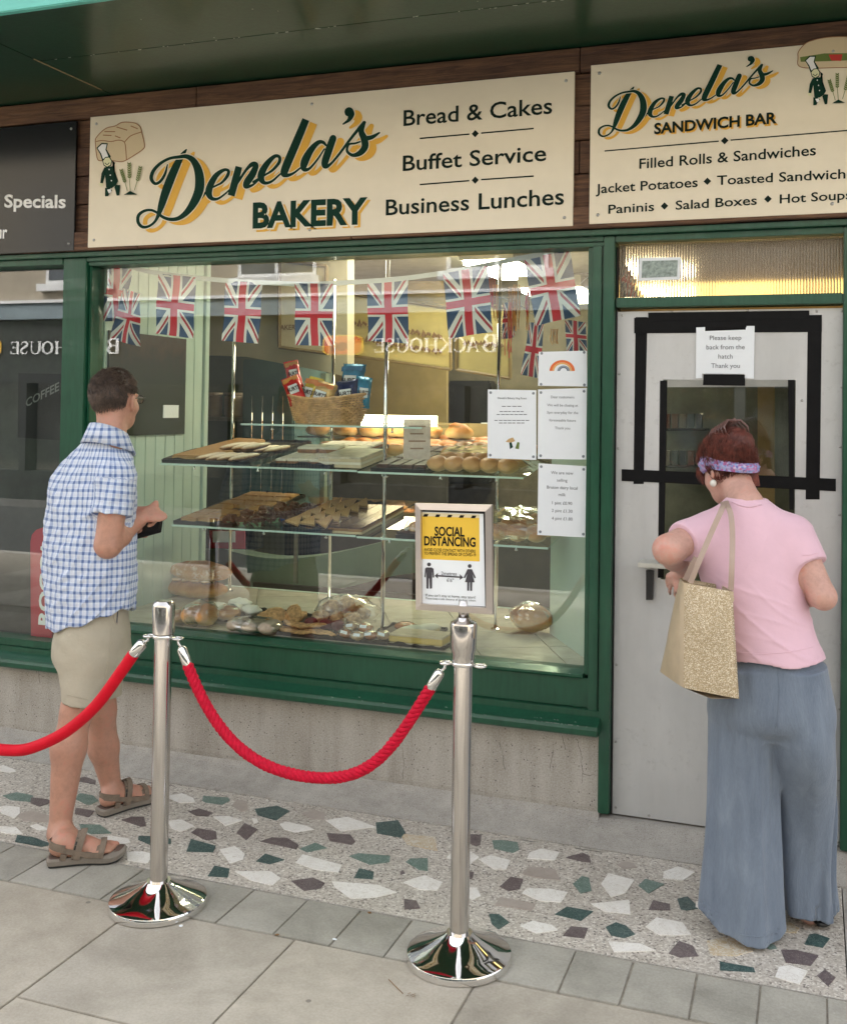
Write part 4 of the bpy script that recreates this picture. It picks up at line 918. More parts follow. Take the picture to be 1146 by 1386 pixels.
def name_sign(xB, xE, z0, hb, label):
    """runs from xB (the B, larger x) down to xE; facing +Y"""
    t = thing('shop_name', label, 'sign', (xB, -6.0, z0))
    word = 'BACKHOUSE'; adv = {'B': .78, 'A': .84, 'C': .84, 'K': .88, 'H': .9, 'O': .86, 'U': .86, 'S': .68, 'E': .66}
    tot = sum(adv[c]*(1.0 if i == 0 else .86) for i, c in enumerate(word)); sc = (xB-xE)/tot; x = 0
    for i, c in enumerate(word):
        s_ = sc*(1.0 if i == 0 else .86); hh = hb*(1.0 if i == 0 else .84); b = MB()
        for k, (p, q, w_) in enumerate(SER[c]):
            p, q = Vector(p), Vector(q); d = (q-p); n_ = Vector((-d.y, d.x)).normalized()*w_/2; e = d.normalized()*w_*.2
            P = [p+n_-e, q+n_+e, q-n_+e, p-n_-e]
            b.slab([(xB-x-v.x*s_, -6.0+.001*k, z0+v.y*hh) for v in P], (0, .012, 0))
        b.build('letter', INKW, t); x += adv[c]*s_
    # orange pillow shaped emblem with the small word
    x0, x1 = xE-.15*sc*2-.05, xE-.75*sc*2-.42; zc_ = z0+hb*.45
    c = Vector(((x0+x1)/2, -6.0, zc_)); rx, rz = abs(x1-x0)/2*.85, hb*.56
    for sc_, mt, dy in ((1.12, M('yellow_emblem_edge', (.75, .45, .03), .4, var=0), 0), (1.0, M('orange_emblem', (.70, .13, .015), .4, var=0), .012)):
        P = []
        for k in range(28):
            a = 2*PI*k/28; ux = math.copysign(abs(math.cos(a))**.45, math.cos(a)); uz = math.copysign(abs(math.sin(a))**.45, math.sin(a)); P.append((c.x+ux*rx*sc_, -6.0+dy, zc_+uz*rz*sc_))
        MB().slab(P, (0, .01, 0)).build('emblem', mt, t)
    text('lettering', 'bed', Vector((c.x+rx*.65, -5.975, zc_-hb*.3)), Vector((c.x-rx*.65, -5.975, zc_-hb*.3)), hb*.75, M('dark_red_emblem_letters', (.25, .02, .01), .4, var=0), t, bold=.05, out=(0, 1, 0))
a, c = refl(669, 476), refl(505, 476); hB = (refl(669, 453)-refl(669, 476)).z
name_sign(a.x, c.x, a.z, hB, 'white BACKHOUSE lettering with orange emblem on the opposite fascia, mirrored below the flags')
a2, c2 = refl(159, 469), refl(13, 472)
name_sign(a2.x, c2.x, (a.z), hB, 'second white BACKHOUSE lettering opposite, mirrored at the left mullion')
# neighbouring roofs farther along the street so the panes do not mirror bare horizon
OB((-40, -7, 0), (-26.01, -6.1, 6.4), 'wall', RND); OB((12.01, -7, 0), (30, -6.1, 6.9), 'wall', RND)
# ------------------------------------------------------------------ things to eat
def crust(name, pale, mid, dark, zlo=.25, zhi=.8, sc=14, bp=.4, rough=.5, flour=0):
    m, nt, b = new_mat(name); E.nt = nt
    s_ = nt.nodes.new('ShaderNodeSeparateXYZ'); nt.links.new(tex_co(nt, 'Generated'), s_.inputs[0])
    f = nz(nt, sc, 5, .65); g = nz(nt, sc*9, 3, .6)
    h = (E(s_.outputs[2])-zlo)*(1/(zhi-zlo)) + (E(f)-.5)*1.1
    c = ramp(nt, h, [(.0, pale), (.45, mid), (1, dark)])
    if flour: c = mixc(nt, E(nz(nt, sc*1.6, 4, .7, (1, 1, 1))).smooth(.52, .62)*flour, c, (.72, .62, .48))
    nt.links.new(c, b.inputs['Base Color']); b.inputs['Roughness'].default_value = rough
    bump(nt, b, (E(f)+E(g)*.5), bp, .006); return m
BREAD = crust('golden_crust', (.72, .50, .25), (.58, .29, .09), (.32, .12, .03))
ROLLM = crust('soft_roll_crust', (.78, .58, .32), (.68, .40, .16), (.48, .22, .07), .1, .9, 9, .2)
BLOOM = crust('floured_bloomer_crust', (.70, .47, .22), (.50, .24, .08), (.30, .12, .035), 0, 1, 10, .5, flour=.6)
TAN = crust('tan_flapjack', (.56, .37, .16), (.54, .33, .13), (.40, .21, .075), 0, 1, 30, .8)
CHOC = M('dark_chocolate_cake', (.065, .028, .018), .45, var=.4, vs=30, bp=.7, bs_=60, bd=.006)
CHOCS = M('smooth_chocolate', (.075, .034, .026), .22, var=.3, vs=9, bp=.2, bs_=20)
CRISP = M('chocolate_crispy', (.11, .045, .028), .4, var=.6, vs=60, bp=1, bs_=90, bd=.012)
ICE = M('cream_icing', (.76, .71, .59), .35, var=.07, vs=14, bp=.15, bs_=20)
ICEM = M('marbled_icing', (.55, .49, .38), .35, var=.35, vs=16)
CAKE = M('sponge_side', (.30, .15, .07), .8, var=.3, vs=30, bp=.6)
SHORT = M('shortbread_base', (.62, .50, .30), .7, var=.1, vs=20, bp=.4)
CUST = M('yellow_custard', (.62, .44, .12), .35, var=.08, vs=10); PAST = M('pale_pastry_top', (.60, .50, .34), .6, var=.12, vs=25, bp=.4)
OAT = M('oat_cookie', (.55, .31, .13), .8, var=.55, vs=55, bp=1, bs_=70, bd=.012)
NUT = M('nutty_cluster', (.60, .40, .22), .7, var=.5, vs=60, bp=1, bs_=80, bd=.015)
MER = M('white_meringue', (.74, .71, .62), .6, var=.05, vs=14, bp=.8, bs_=26, bd=.012)
DRED = M('dark_red_sponge', (.10, .012, .015), .6, var=.4, vs=40, bp=.7)
TRAYM = M('blackened_baking_tray', (.02, .021, .022), .35, .4, var=.4, vs=12)
PARCH = M('dark_baking_liner', (.035, .028, .022), .4, var=.4)
CASEG = M('green_paper_case', (.22, .36, .22), .6); CASEB = M('blue_paper_case', (.02, .12, .40), .6)
Z1, Z2, Z3, ZF = 1.4005, 1.0985, 1.6078, .6365
gr = random.Random(11)
def tray(x0, x1, y0, y1, z, label, h=.018):
    t = thing('baking_tray', label, 'tray', ((x0+x1)/2, (y0+y1)/2, z))
    b = MB(); b.box((x0+.006, y0+.006, z+.0005), (x1-.006, y1-.006, z+.004))
    r = .008
    for p, q in (((x0, y0), (x1, y0+.004)), ((x0, y1-.004), (x1, y1)), ((x0, y0+.004), (x0+.004, y1-.004)), ((x1-.004, y0+.004), (x1, y1-.004))): b.box((p[0], p[1], z+.0005), (q[0], q[1], z+h))
    b.build('pan', TRAYM, t)
    # crumpled liner sticking out
    N = 40; b = MB(); vs = []
    P = []
    for k in range(N):
        a = 4*k/N; s_ = int(a); f = a-s_
        x, y = ((x0+(x1-x0)*f, y0), (x1, y0+(y1-y0)*f), (x1-(x1-x0)*f, y1), (x0, y1-(y1-y0)*f))[s_]; P.append((x, y))
    cx, cy = (x0+x1)/2, (y0+y1)/2
    for x, y in P: vs.append((cx+(x-cx)*.955, cy+(y-cy)*.975, z+.0055)); vs.append((cx+(x-cx)*.985, cy+(y-cy)*.985, z+h+gr.uniform(-.004, .012)))
    b.add(vs, [(2*k, 2*k+1, (2*k+3) % (2*N), (2*k+2) % (2*N)) for k in range(N)]); b.add([v for i, v in enumerate(vs) if i % 2 == 0], [tuple(range(N))])
    b.build('liner', PARCH, t); return t
def X(px, Y, py=640): return at(px, py, Y=Y).x
def food(name, mb, mat, label, cat, group=None, loc=None, smooth=True, bevel=0):
    o = mb.build(name, mat, None, smooth=smooth, bevel=bevel); c = sum((Vector(v.co) for v in o.data.vertices), Vector())/len(o.data.vertices); zmin = min(v.co.z for v in o.data.vertices)
    c.z = zmin; o.data.transform(Matrix.Translation(-c)); o.location = c
    return tag(o, label, cat, group)
def block(x0, x1, y0, y1, z0, z1, j=.002):
    return MB().hexa([(x+gr.uniform(-j, j), y+gr.uniform(-j, j), z+gr.uniform(-j, j)*(.6 if z > z0 else 0)) for z in (z0, z1) for x, y in ((x0, y0), (x1, y0), (x1, y1), (x0, y1))])
def wrap(parent, c, r, seed=0, tail=None, R=None):
    b = MB(); b.ball(c, r, 22, 14, nzs=.16, nf=26, seed=seed, R=R, sq=.4)
    if tail is not None: b.tube([Vector(c), Vector(c).lerp(Vector(tail), .6), Vector(tail)], [.03, .012, .035], 10, flat=.5)
    return b.build('clear_bag', CELLO, parent)
# ---- upper shelf
x0, x1 = X(217, 4.42, 628), X(287, 4.42, 628)
tray(-3.07, -2.62, 4.41, 5.16, Z1, 'dark tray at the left end of the upper shelf under brown slab and fingers')
food('flapjack_slab', block(-3.04, -2.86, 4.45, 5.08, Z1+.006, Z1+.034, .004), TAN, 'flat brown slab on the left of the upper shelf, in dark paper', 'cake', smooth=False, bevel=.006)
FING = crust('iced_finger', (.12, .05, .025), (.42, .24, .11), (.74, .62, .46), .3, .8, 26, .3)
k = 0
for row, (yy, n, zz_) in enumerate(((4.50, 4, Z1+.026), (4.78, 4, Z1+.026), (4.62, 3, Z1+.062))):
    for i in range(n):
        x = -2.84+i*.062+row*.03; R = Matrix.Rotation(rad(-12+gr.uniform(-6, 6)), 3, 'Z')
        food('cream_finger', MB().ball((x, yy, zz_), (.017, .105, .016), 12, 10, R=R, nzs=.12, nf=30, seed=k), FING, 'cream topped pastry finger heaped on the left tray of the upper shelf', 'pastry', 'cream topped fingers on the left tray'); k += 1
tray(-2.46, -2.13, 4.41, 5.10, Z1, 'dark tray of white iced slices in the middle of the upper shelf')
def slice_(x0, x1, y0, y1, z, lab, grp, top=ICE, side=CAKE, h=.03, it=.012, name='cake_slice', cat='cake'):
    t = thing(name, lab, cat, ((x0+x1)/2, (y0+y1)/2, z), grp)
    block(x0, x1, y0, y1, z, z+h-it).build('sponge', side, t, bevel=.002); block(x0-.001, x1+.001, y0-.001, y1+.001, z+h-it+.0005, z+h).build('topping', top, t, bevel=.003); return t
for r_i, yy in enumerate((4.44, 4.60, 4.76, 4.92)):
    for i in range(5):
        x = -2.445+i*.060; slice_(x, x+.056, yy, yy+.145, Z1+.006, ('front row ' if r_i == 0 else 'back rows ')+'white iced slice on the middle tray of the upper shelf', 'white iced slices in the front row' if r_i == 0 else 'white iced slices in the back rows')
slice_(-2.42, -2.32, 4.62, 4.72, Z1+.0365, 'white iced slice lying across the others on the middle tray', None); slice_(-2.31, -2.21, 4.63, 4.73, Z1+.0365, 'second iced slice lying crosswise on the row, on the right', None)
tg = thing('layer_cake', 'long white layered slab cake with marbled icing, right of the iced slices', 'cake', (-2.03, 4.7, Z1))
xa, xb = X(432, 4.44, 630), X(490, 4.44, 633)
for i, (zl, zh, mt) in enumerate(((.003, .018, PAST), (.0185, .030, ICE), (.0305, .045, PAST), (.0455, .054, ICEM))): block(xa+.002*(i % 2), xb-.002*(i % 2), 4.43, 4.72, Z1+zl, Z1+zh, .001).build('layer', mt, tg, bevel=.002)
tray(-1.93, -1.66, 4.40, 5.1, Z1-.004, 'dark tray of brownies between the slab cake and the bread rolls')
for r_i in range(3):
    for i in range(4):
        x = -1.915+i*.062; food('brownie', block(x, x+.058, 4.43+r_i*.21, 4.62+r_i*.21, Z1+.002, Z1+.028), CHOC, ('dark brownie at the front of the tray left of the bread rolls' if r_i == 0 else 'dark brownie farther back on the tray left of the rolls'), 'cake', 'front brownies' if r_i == 0 else 'brownies farther back', smooth=False, bevel=.004)
k = 0
for r_i in range(4):
    for i in range(5):
        x = -1.625+i*.084+(r_i % 2)*.02; food('bread_roll', MB().ball((x, 4.47+r_i*.1, Z1+.033+r_i*.008), (.049, .055, .037), 16, 10, nzs=.08, nf=12, seed=k, sq=.3), ROLLM, ('soft golden bread roll in the front row of the batch' if r_i == 0 else 'soft golden bread roll behind the front row of the batch'), 'bread roll', 'front row of soft rolls' if r_i == 0 else 'soft rolls behind the front row'); k += 1
wr = thing('bread_bag', 'clear film lying over the batch of rolls on the upper shelf', 'bag', (-1.45, 4.6, Z1)); 
b = MB(); N_, M_ = 20, 10; vs = []
for j in range(M_+1):
    for i in range(N_+1):
        x = -1.70+.52*i/N_; y = 4.41+.44*j/M_; e = min(i, N_-i)/3; e2 = min(j, M_-j)/2
        vs.append((x, y, Z1+.004+.078*min(1, e)*min(1, e2+.12)+.006*noise.noise((x*30, y*30, 0))))
b.add(vs, [(j*(N_+1)+i, j*(N_+1)+i+1, (j+1)*(N_+1)+i+1, (j+1)*(N_+1)+i) for j in range(M_) for i in range(N_)]); b.build('clear_film', CELLO, wr)
# ---- lower shelf
tray(-2.995, -2.66, 4.41, 5.18, Z2, 'dark tray of tan squares at the left end of the lower shelf')
for r_i in range(6):
    for i in range(3):
        if (r_i, i) in ((2, 1),): continue
        x = -2.975+i*.103; food('tan_square', block(x, x+.097, 4.44+r_i*.118, 4.548+r_i*.118, Z2+.006, Z2+.030, .003), TAN, ('tan traybake square at the shelf edge, left end of the lower shelf' if r_i == 0 else 'tan traybake square behind the front ones on the lower shelf'), 'cake', 'front tan squares' if r_i == 0 else 'tan squares behind', smooth=False, bevel=.004)
k = 0
for r_i in range(4):
    for i in range(4):
        x = -2.70+i*.074+r_i*.035; y = 4.455+r_i*.11; blue = (r_i == 1 and i == 3)
        if r_i == 0 and i == 3: continue
        c = MB().lathe((x, y, Z2), [(.024, .001), (.0355, .026), (.0345, .026), (.023, .003)], 20, cap=False)
        t = thing('crispy_cake', 'chocolate crispy cake in a bright blue case' if blue else 'chocolate crispy cake in a green case, ' + ('front row' if r_i == 0 else 'rows behind') + ' on the lower shelf', 'cake', (x, y, Z2), None if blue else ('crispy cakes, front row' if r_i == 0 else 'crispy cakes behind the front row'))
        c.build('paper_case', CASEB if blue else CASEG, t); MB().ball((x, y, Z2+.026), (.036, .036, .03), 14, 10, nzs=.5, nf=60, seed=k).build('cake', CRISP, t); k += 1
tray(-2.38, -2.13, 4.40, 5.05, Z2, 'dark tray of triangular chocolate shortcakes on the lower shelf')
for r_i in range(5):
    for i in range(3):
        x = -2.365+i*.078; y = 4.44+r_i*.11; rz_ = gr.uniform(-.3, .3)
        P = [Vector((math.cos(rz_+a)*.045*1.1, math.sin(rz_+a)*.045, 0)) for a in (-.9, 1.2, 3.3)]
        t = thing('shortcake_triangle', ('triangular shortcake with a chocolate side in the front row' if r_i == 0 else 'triangular shortcake with a chocolate side, rows behind'), 'cake', (x+.035, y, Z2+.005), 'front triangular shortcakes' if r_i == 0 else 'triangular shortcakes behind')
        R = Matrix.Rotation(rad(28), 3, 'X')
        for zz_, mt, nm in ((0, CHOCS, 'chocolate_side'), (.0125, TAN, 'biscuit')):
            MB().slab([R @ (p+Vector((0, 0, zz_))) + Vector((x+.035, y, Z2+.03)) for p in P], R @ Vector((0, 0, .0118))).build(nm, mt, t)
tg = thing('caramel_slab', 'wide chocolate topped slab with pale base in the middle of the lower shelf', 'cake', (-2.0, 4.7, Z2))
for i, (zl, zh, mt, nm) in enumerate(((.002, .013, SHORT, 'base'), (.0135, .026, M('caramel', (.30, .15, .05), .3), 'caramel'), (.0265, .033, CHOCS, 'topping'))):
    for j in range(4):
        x = X(416, 4.44, 720)+j*.0735; block(x, x+.072, 4.42, 4.95, Z2-.003+zl, Z2-.003+zh, .002).build(nm, mt, tg, bevel=.002)
tray(-1.80, -1.53, 4.40, 5.0, Z2-.004, 'dark tray of chocolate squares covered in white marshmallows')
rk = thing('rocky_road', 'dark chocolate slab scattered with white marshmallows, left of the framed sign', 'cake', (-1.665, 4.7, Z2)); block(-1.79, -1.54, 4.42, 4.95, Z2+.001, Z2+.026, .003).build('chocolate', CHOC, rk, bevel=.005)
b = MB()
for i in range(105): x, y = gr.uniform(-1.785, -1.545), gr.uniform(4.42, 4.95); b.lathe((x, y, Z2+.024+gr.uniform(0, .006)), [(.003, 0), (.0078, .001), (.0078, .010), (.004, .012)], 8, sx=gr.uniform(.8, 1.2))
tag(b.build('marshmallows', M('white_marshmallow', (.78, .76, .72), .6, var=.04), rk, smooth=True), kind='stuff')
bg_ = thing('bread_bag', 'clear bag of brown rolls at the right end of the lower shelf', 'bag', (X(700, 4.5, 735), 4.5, Z2))
k = 0
for i in range(3):
    for j in range(3):
        x = X(676, 4.47, 735)+i*.085+j*.02; food('brown_roll', MB().ball((x, 4.47+j*.11, Z2+.038+.004*j), (.05, .055, .04), 16, 10, nzs=.1, nf=14, seed=k+40), BREAD, 'brown roll in the clear bag at the right end of the lower shelf', 'bread roll', 'brown rolls in the bag'); k += 1
for j, r_ in enumerate(((.17, .16, .062),)): wrap(bg_, (X(700, 4.55, 735)+.02, 4.57, Z2+.064), (.165, .19, .065), 3)
bq = thing('bread_bag', 'small clear bag of pale rolls hanging over the shelf edge beside the framed sign', 'bag', (X(556, 4.5, 725), 4.47, Z2)); wrap(bq, (X(556, 4.45, 725)+.02, 4.48, Z2+.04), (.05, .06, .04), 8); MB().ball((X(556, 4.45, 725)+.02, 4.48, Z2+.032), (.042, .05, .03), 14, 10).build('roll', ROLLM, bq, smooth=True)
pc = thing('price_card', 'printed paper card hanging from the top glass shelf above the bread rolls', 'card', at(564, 622, Y=4.44))
MB().slab([at(x, y, Y=4.44) for x, y in ((546, 567), (583, 567), (582, 622), (545.5, 621))], (0, .0006, 0)).build('card', M('printed_card', (.60, .50, .42), .6, var=.15, vs=30, alpha=.85), pc)
for i in range(4): MB().slab([at(553+2*(i % 2), 578+i*10, Y=4.4392), at(576-3*(i % 2), 578+i*10, Y=4.4392), at(576-3*(i % 2), 576+i*10, Y=4.4392), at(553+2*(i % 2), 576+i*10, Y=4.4392)], (0, -.0004, 0)).build('faint_print', M('brown_print', (.25, .15, .1), .6, var=0), pc)
# ---- basket of crisps
bc = at(444, 576, Y=4.66); bx, by = bc.x, 4.66
WICK = M('pale_wicker', (.58, .35, .16), .55, var=.35, vs=30, bp=.5)
bk = thing('wicker_basket', 'low oval wicker basket of crisp packets on the top glass shelf', 'basket', (bx, by, Z3))
a_, b_2 = 57*mpp((bx, by, Z3)), .15
NS = 56
for r_i in range(12):
    z = Z3+.006+r_i*.0098; gx = .78+.22*(r_i/11)**.7; b = MB(); P = []
    for i in range(NS*2):
        th = 2*PI*i/(NS*2); w_ = .0035*math.cos(PI*i/1.0*.5+PI*r_i); sag = .028*(math.cos(th)**2)*(r_i/11)
        P.append((bx+math.cos(th)*(a_*gx+w_), by+math.sin(th)*(b_2*gx+w_), z+sag))
    b.tube(P, .0052, 6, closed=True); b.build('willow_band', WICK, bk)
b = MB()
for i in range(NS):
    th = 2*PI*(i+.5)/NS; P = []
    for q in range(5): r_i = q*2.75; gx = .78+.22*(r_i/11)**.7; P.append((bx+math.cos(th)*a_*gx, by+math.sin(th)*b_2*gx, Z3+.003+r_i*.0102+.028*(math.cos(th)**2)*(r_i/11)))
    b.tube(P, .0035, 5)
tag(b.build('stakes', WICK, bk), kind='stuff'); MB().lathe((bx, by, Z3+.001), [(.001, 0), (1.0, 0), (1.0, .006), (.001, .006)], 40, sx=a_*.78, sy=b_2*.78, cap=False).build('base', WICK, bk)
P = [(bx+math.cos(2*PI*i/60)*(a_+.003), by+math.sin(2*PI*i/60)*(b_2+.003), Z3+.123+.028*math.cos(2*PI*i/60)**2) for i in range(60)]; MB().tube(P, .0075, 8, closed=True).build('rim', WICK, bk, smooth=True)
def packet(px, py, w_, h, tilt, yaw, col, col2, label, Y=4.66, txt='BURTS', lab_at=(0, -.05)):
    c = at(px, py, Y=Y); u = mpp(c); W, H = w_*u/2, h*u/2; R = Matrix.Rotation(rad(tilt), 3, 'Y') @ Matrix.Rotation(rad(yaw), 3, 'Z') @ Matrix.Rotation(rad(-14), 3, 'X')
    t = thing('crisp_packet', label, 'crisps', c); b = MB(); n, m_ = 14, 16
    for sd_ in (-1, 1):
        vs = []
        for j in range(m_+1):
            for i in range(n+1):
                u_, v_ = i/n*2-1, j/m_*2-1; th = .030*(max(0, 1-abs(u_)**4))**.6*(max(0, 1-(abs(v_)/.9)**3) if abs(v_) < .9 else 0)**.5
                th += .004*noise.noise((u_*3+px, v_*3, sd_))*(1 if abs(v_) < .9 else .3); e = .012*noise.noise((v_*4, px, u_*2)); jag = (.004 if (i % 2) else 0)*(1 if j in (0, m_) else 0)
                vs.append(c + R @ Vector((u_*W*(1-.06*(1-abs(v_)))+e*.3, sd_*(th+.0008), v_*H-jag*v_)))
        b.add(vs, [(j*(n+1)+i, j*(n+1)+i+1, (j+1)*(n+1)+i+1, (j+1)*(n+1)+i) for j in range(m_) for i in range(n)], 0 if sd_ < 0 else 1)
    foil = lambda nm, cc: M(nm, cc, .25, .25, var=.25, vs=12, bp=.4, bs_=18, bd=.01)
    n1 = 'foil_%d_%d_%d' % tuple(int(q*99) for q in col)
    b.build('bag', [foil(n1, col), foil('foil_grey', (.5, .5, .5))], t, smooth=True)
    q = c + R @ Vector((lab_at[0]*W*2, -.034, lab_at[1]*H*2)); ex, uz, out = R @ Vector((1, 0, 0)), R @ Vector((0, 0, 1)), R @ Vector((0, -1, 0))
    for (w2, h2, mt, of) in ((.52, .30, PAPER, 0), ):
        P = [q+ex*(sx*W*w2)+uz*(sz*H*h2) for sx, sz in ((-1, -1), (1, -1), (1, 1), (-1, 1))]; MB().slab(P, out*.0008).build('label', mt, t)
    ctext('lettering', txt, q+out*.0014-uz*H*.12, H*.26, INKK, t, ex=ex, up=uz, out=out, bold=.03, wscale=min(1, .9*W/(H*.26*2.6)))
    if col2: # coloured upper band
        P = [c + R @ Vector((sx*W*.9, -.027, vz*H)) for sx, vz in ((-1, .42), (1, .5), (1, .80), (-1, .72))]; MB().slab(P, out*.001).build('band', foil('foil_%d_%d' % (int(col2[0]*99), int(col2[1]*99)), col2), t)
packet(397, 507, 20, 42, -14, 30, (.55, .02, .02), (.65, .30, .08), 'red and orange crisp packet standing at the back left of the basket', 4.72)
packet(398, 528, 24, 44, -24, 25, (.58, .02, .02), (.68, .28, .05), 'red crisp packet leaning out of the left end of the basket', 4.60)
packet(422, 531, 26, 44, 12, -12, (.62, .50, .04), (.6, .2, .03), 'yellow crisp packet in the middle of the basket', 4.66)
packet(438, 535, 34, 38, 14, -8, (.55, .36, .12), (.55, .16, .02), 'tan crisp packet in front of the yellow one', 4.60)
packet(477, 515, 34, 48, 2, 0, (.02, .20, .36), (.01, .12, .25), 'tall blue crisp packet at the back right of the basket', 4.74)
packet(470, 533, 32, 40, -8, 6, (.012, .03, .12), None, 'dark navy crisp packet at the front right of the basket', 4.62)
packet(491, 531, 22, 44, 8, 30, (.02, .25, .45), None, 'bright blue crisp packet at the right end of the basket', 4.66)
# ---- window bed
def F(px, py): p = at(px, py, z=ZF); return p
p0 = F(264, 812)
for i, (z, ln, lab, mt) in enumerate(((ZF+.050, .175, 'plump pale loaf under the floured one, left corner of the window bed', BREAD), (ZF+.145, .17, 'floured bloomer loaf on top of the other loaf in the left corner', BLOOM))):
    p = at(264 if i == 0 else 270, 812, Y=4.92); food('loaf', MB().ball((p.x, 4.92, z), (ln, .085, .052+.006*i), 30, 18, nzs=.09, nf=14, seed=i*5, sq=.5), mt, lab, 'loaf')
    if i == 0:
        for j in range(4): MB().ball((p.x-.09+j*.06, 4.88, z+.046), (.026, .03, .012), 10, 6, nzs=.4, nf=60, seed=j).build('split_crust', FING, bpy.data.objects['loaf'], smooth=True)
def bagged(px, py, w_, h, label, mat=BREAD, name='bagged_roll', cat='bread', Y=None, tail=None, seed=0, n=1):
    p = at(px, py, z=ZF) if Y is None else at(px, py, Y=Y); u = mpp(p); rx, rz_ = w_*u/2, h*u/2
    t = thing(name, label, cat, (p.x, p.y, ZF))
    for i in range(n):
        ox = (i-(n-1)/2)*rx*2/n
        MB().ball((p.x+ox, p.y+.03, ZF+rz_*1.0), (rx*.93/n*1.15, min(.08, rx*.8+.02), rz_*.93), 18, 12, nzs=.1, nf=20, seed=seed+i, sq=.3).build('bread', mat, t, smooth=True)
    wrap(t, (p.x, p.y+.03, ZF+rz_*1.04+.001), (rx*1.08, min(.09, rx*.9+.025), rz_*1.04), seed, None if tail is None else at(*tail, Y=p.y)); return t
bagged(236, 846, 30, 20, 'small bagged roll by the post at the left of the window bed', seed=1); bagged(266, 849, 44, 33, 'shiny bagged golden roll at the left front of the window bed', seed=2, n=2)
bagged(305, 842, 30, 22, 'bagged bun under the white meringues', seed=3); bagged(340, 858, 74, 20, 'long clear bag of sliced bread lying at the front edge', M('sliced_bread_grey', (.40, .33, .24), .7, var=.3, vs=30), seed=4, n=3)
for i, (x, y, w_) in enumerate(((294, 828, 26), (316, 828, 26), (324, 816, 32), (340, 829, 28))):
    p = at(x, y+2, Y=4.5+.08*(i == 2)); rx = w_*mpp(p)/2; food('meringue', MB().ball((p.x, p.y, ZF+.052+.012*(i == 2)), (rx, .045, .024), 20, 12, nzs=.3, nf=50, seed=i), MER, ('leftmost long white meringue', 'white meringue second from the left', 'white meringue at the back of the heap', 'rightmost white meringue, near the cookies')[i]+' on the window bed', 'meringue')
p = at(318, 835, Y=4.5); tray(p.x-.12, p.x+.13, 4.42, 4.66, ZF+.002, 'small dark tray under the meringues', .024)
ca, cb_ = F(348, 846), F(412, 852); tray(ca.x, cb_.x+.03, 4.36, 4.68, ZF+.001, 'round edged dark tray of oat cookies left of the middle', .018)
k = 0
for (x, y, Y, z, tx, s_) in ((358, 0, 4.42, .035, 40, 1), (376, 0, 4.44, .055, 30, 1), (396, 0, 4.43, .060, 62, 1.15), (370, 0, 4.52, .05, 12, 1), (388, 0, 4.50, .04, 8, 1), (404, 0, 4.52, .035, 25, 1)):
    p = at(x, 840, Y=Y); food('oat_cookie', MB().ball((p.x, Y, ZF+z), (.046*s_, .046*s_, .014), 18, 8, nzs=.25, nf=50, seed=k, R=Matrix.Rotation(rad(tx), 3, 'X') @ Matrix.Rotation(rad(gr.uniform(-20, 20)), 3, 'Y')), OAT, 'thick oat cookie heaped on the dark tray behind the front cookies', 'cookie', 'heaped oat cookies'); k += 1
ca, cb_ = F(374, 860), F(455, 866); tray(ca.x, cb_.x, 4.262, 4.37, ZF+.001, 'front dark tray of flat golden cookies', .012)
for (x, Y, z, tx, s_) in ((388, 4.31, .020, 4, 1.2), (412, 4.29, .020, -6, 1.2), (436, 4.30, .022, 8, 1.3), (403, 4.33, .040, 10, 1.3), (422, 4.32, .046, -8, 1.35)):
    p = at(x, 855, Y=Y); food('flat_cookie', MB().ball((p.x, Y, ZF+z), (.055*s_, .040, .010), 18, 8, nzs=.25, nf=50, seed=k, R=Matrix.Rotation(rad(tx), 3, 'Y')), OAT, 'flat golden cookie on the front tray', 'cookie', 'flat cookies on the front tray'); k += 1
for (x, Y) in ((421, 4.44), (441, 4.42), (458, 4.43)):
    p = at(x, 838, Y=Y); food('red_cupcake', MB().ball((p.x, Y, ZF+.03), (.034, .034, .028), 14, 10, nzs=.2, nf=40, seed=k), DRED, 'dark red sponge bun under the bag of clusters', 'cake', 'dark red buns'); k += 1
fb = thing('bag_of_clusters', 'big clear bag of pale nutty clusters in the middle of the window bed', 'bag', F(465, 838)); 
for i in range(14):
    p = at(432+(i*37 % 66), 826, Y=4.50+.05*(i % 3)); MB().ball((p.x, p.y, ZF+.05+.035*((i*5) % 3)*(1-abs((i*37 % 66)-33)/40)), (.034, .03, .03), 12, 8, nzs=.45, nf=60, seed=i).build('cluster', NUT, fb, smooth=True)
p = at(466, 826, Y=4.5); wrap(fb, (p.x, 4.53, ZF+.075), (.15, .10, .085), 21)
ca, cb_ = F(457, 866), F(530, 872); tray(ca.x, cb_.x-.01, 4.262, 4.40, ZF+.001, 'dark tray of small labelled bags in the front of the window', .012)
CO = M('orange_snack', (.42, .16, .05), .6, var=.5, vs=60)
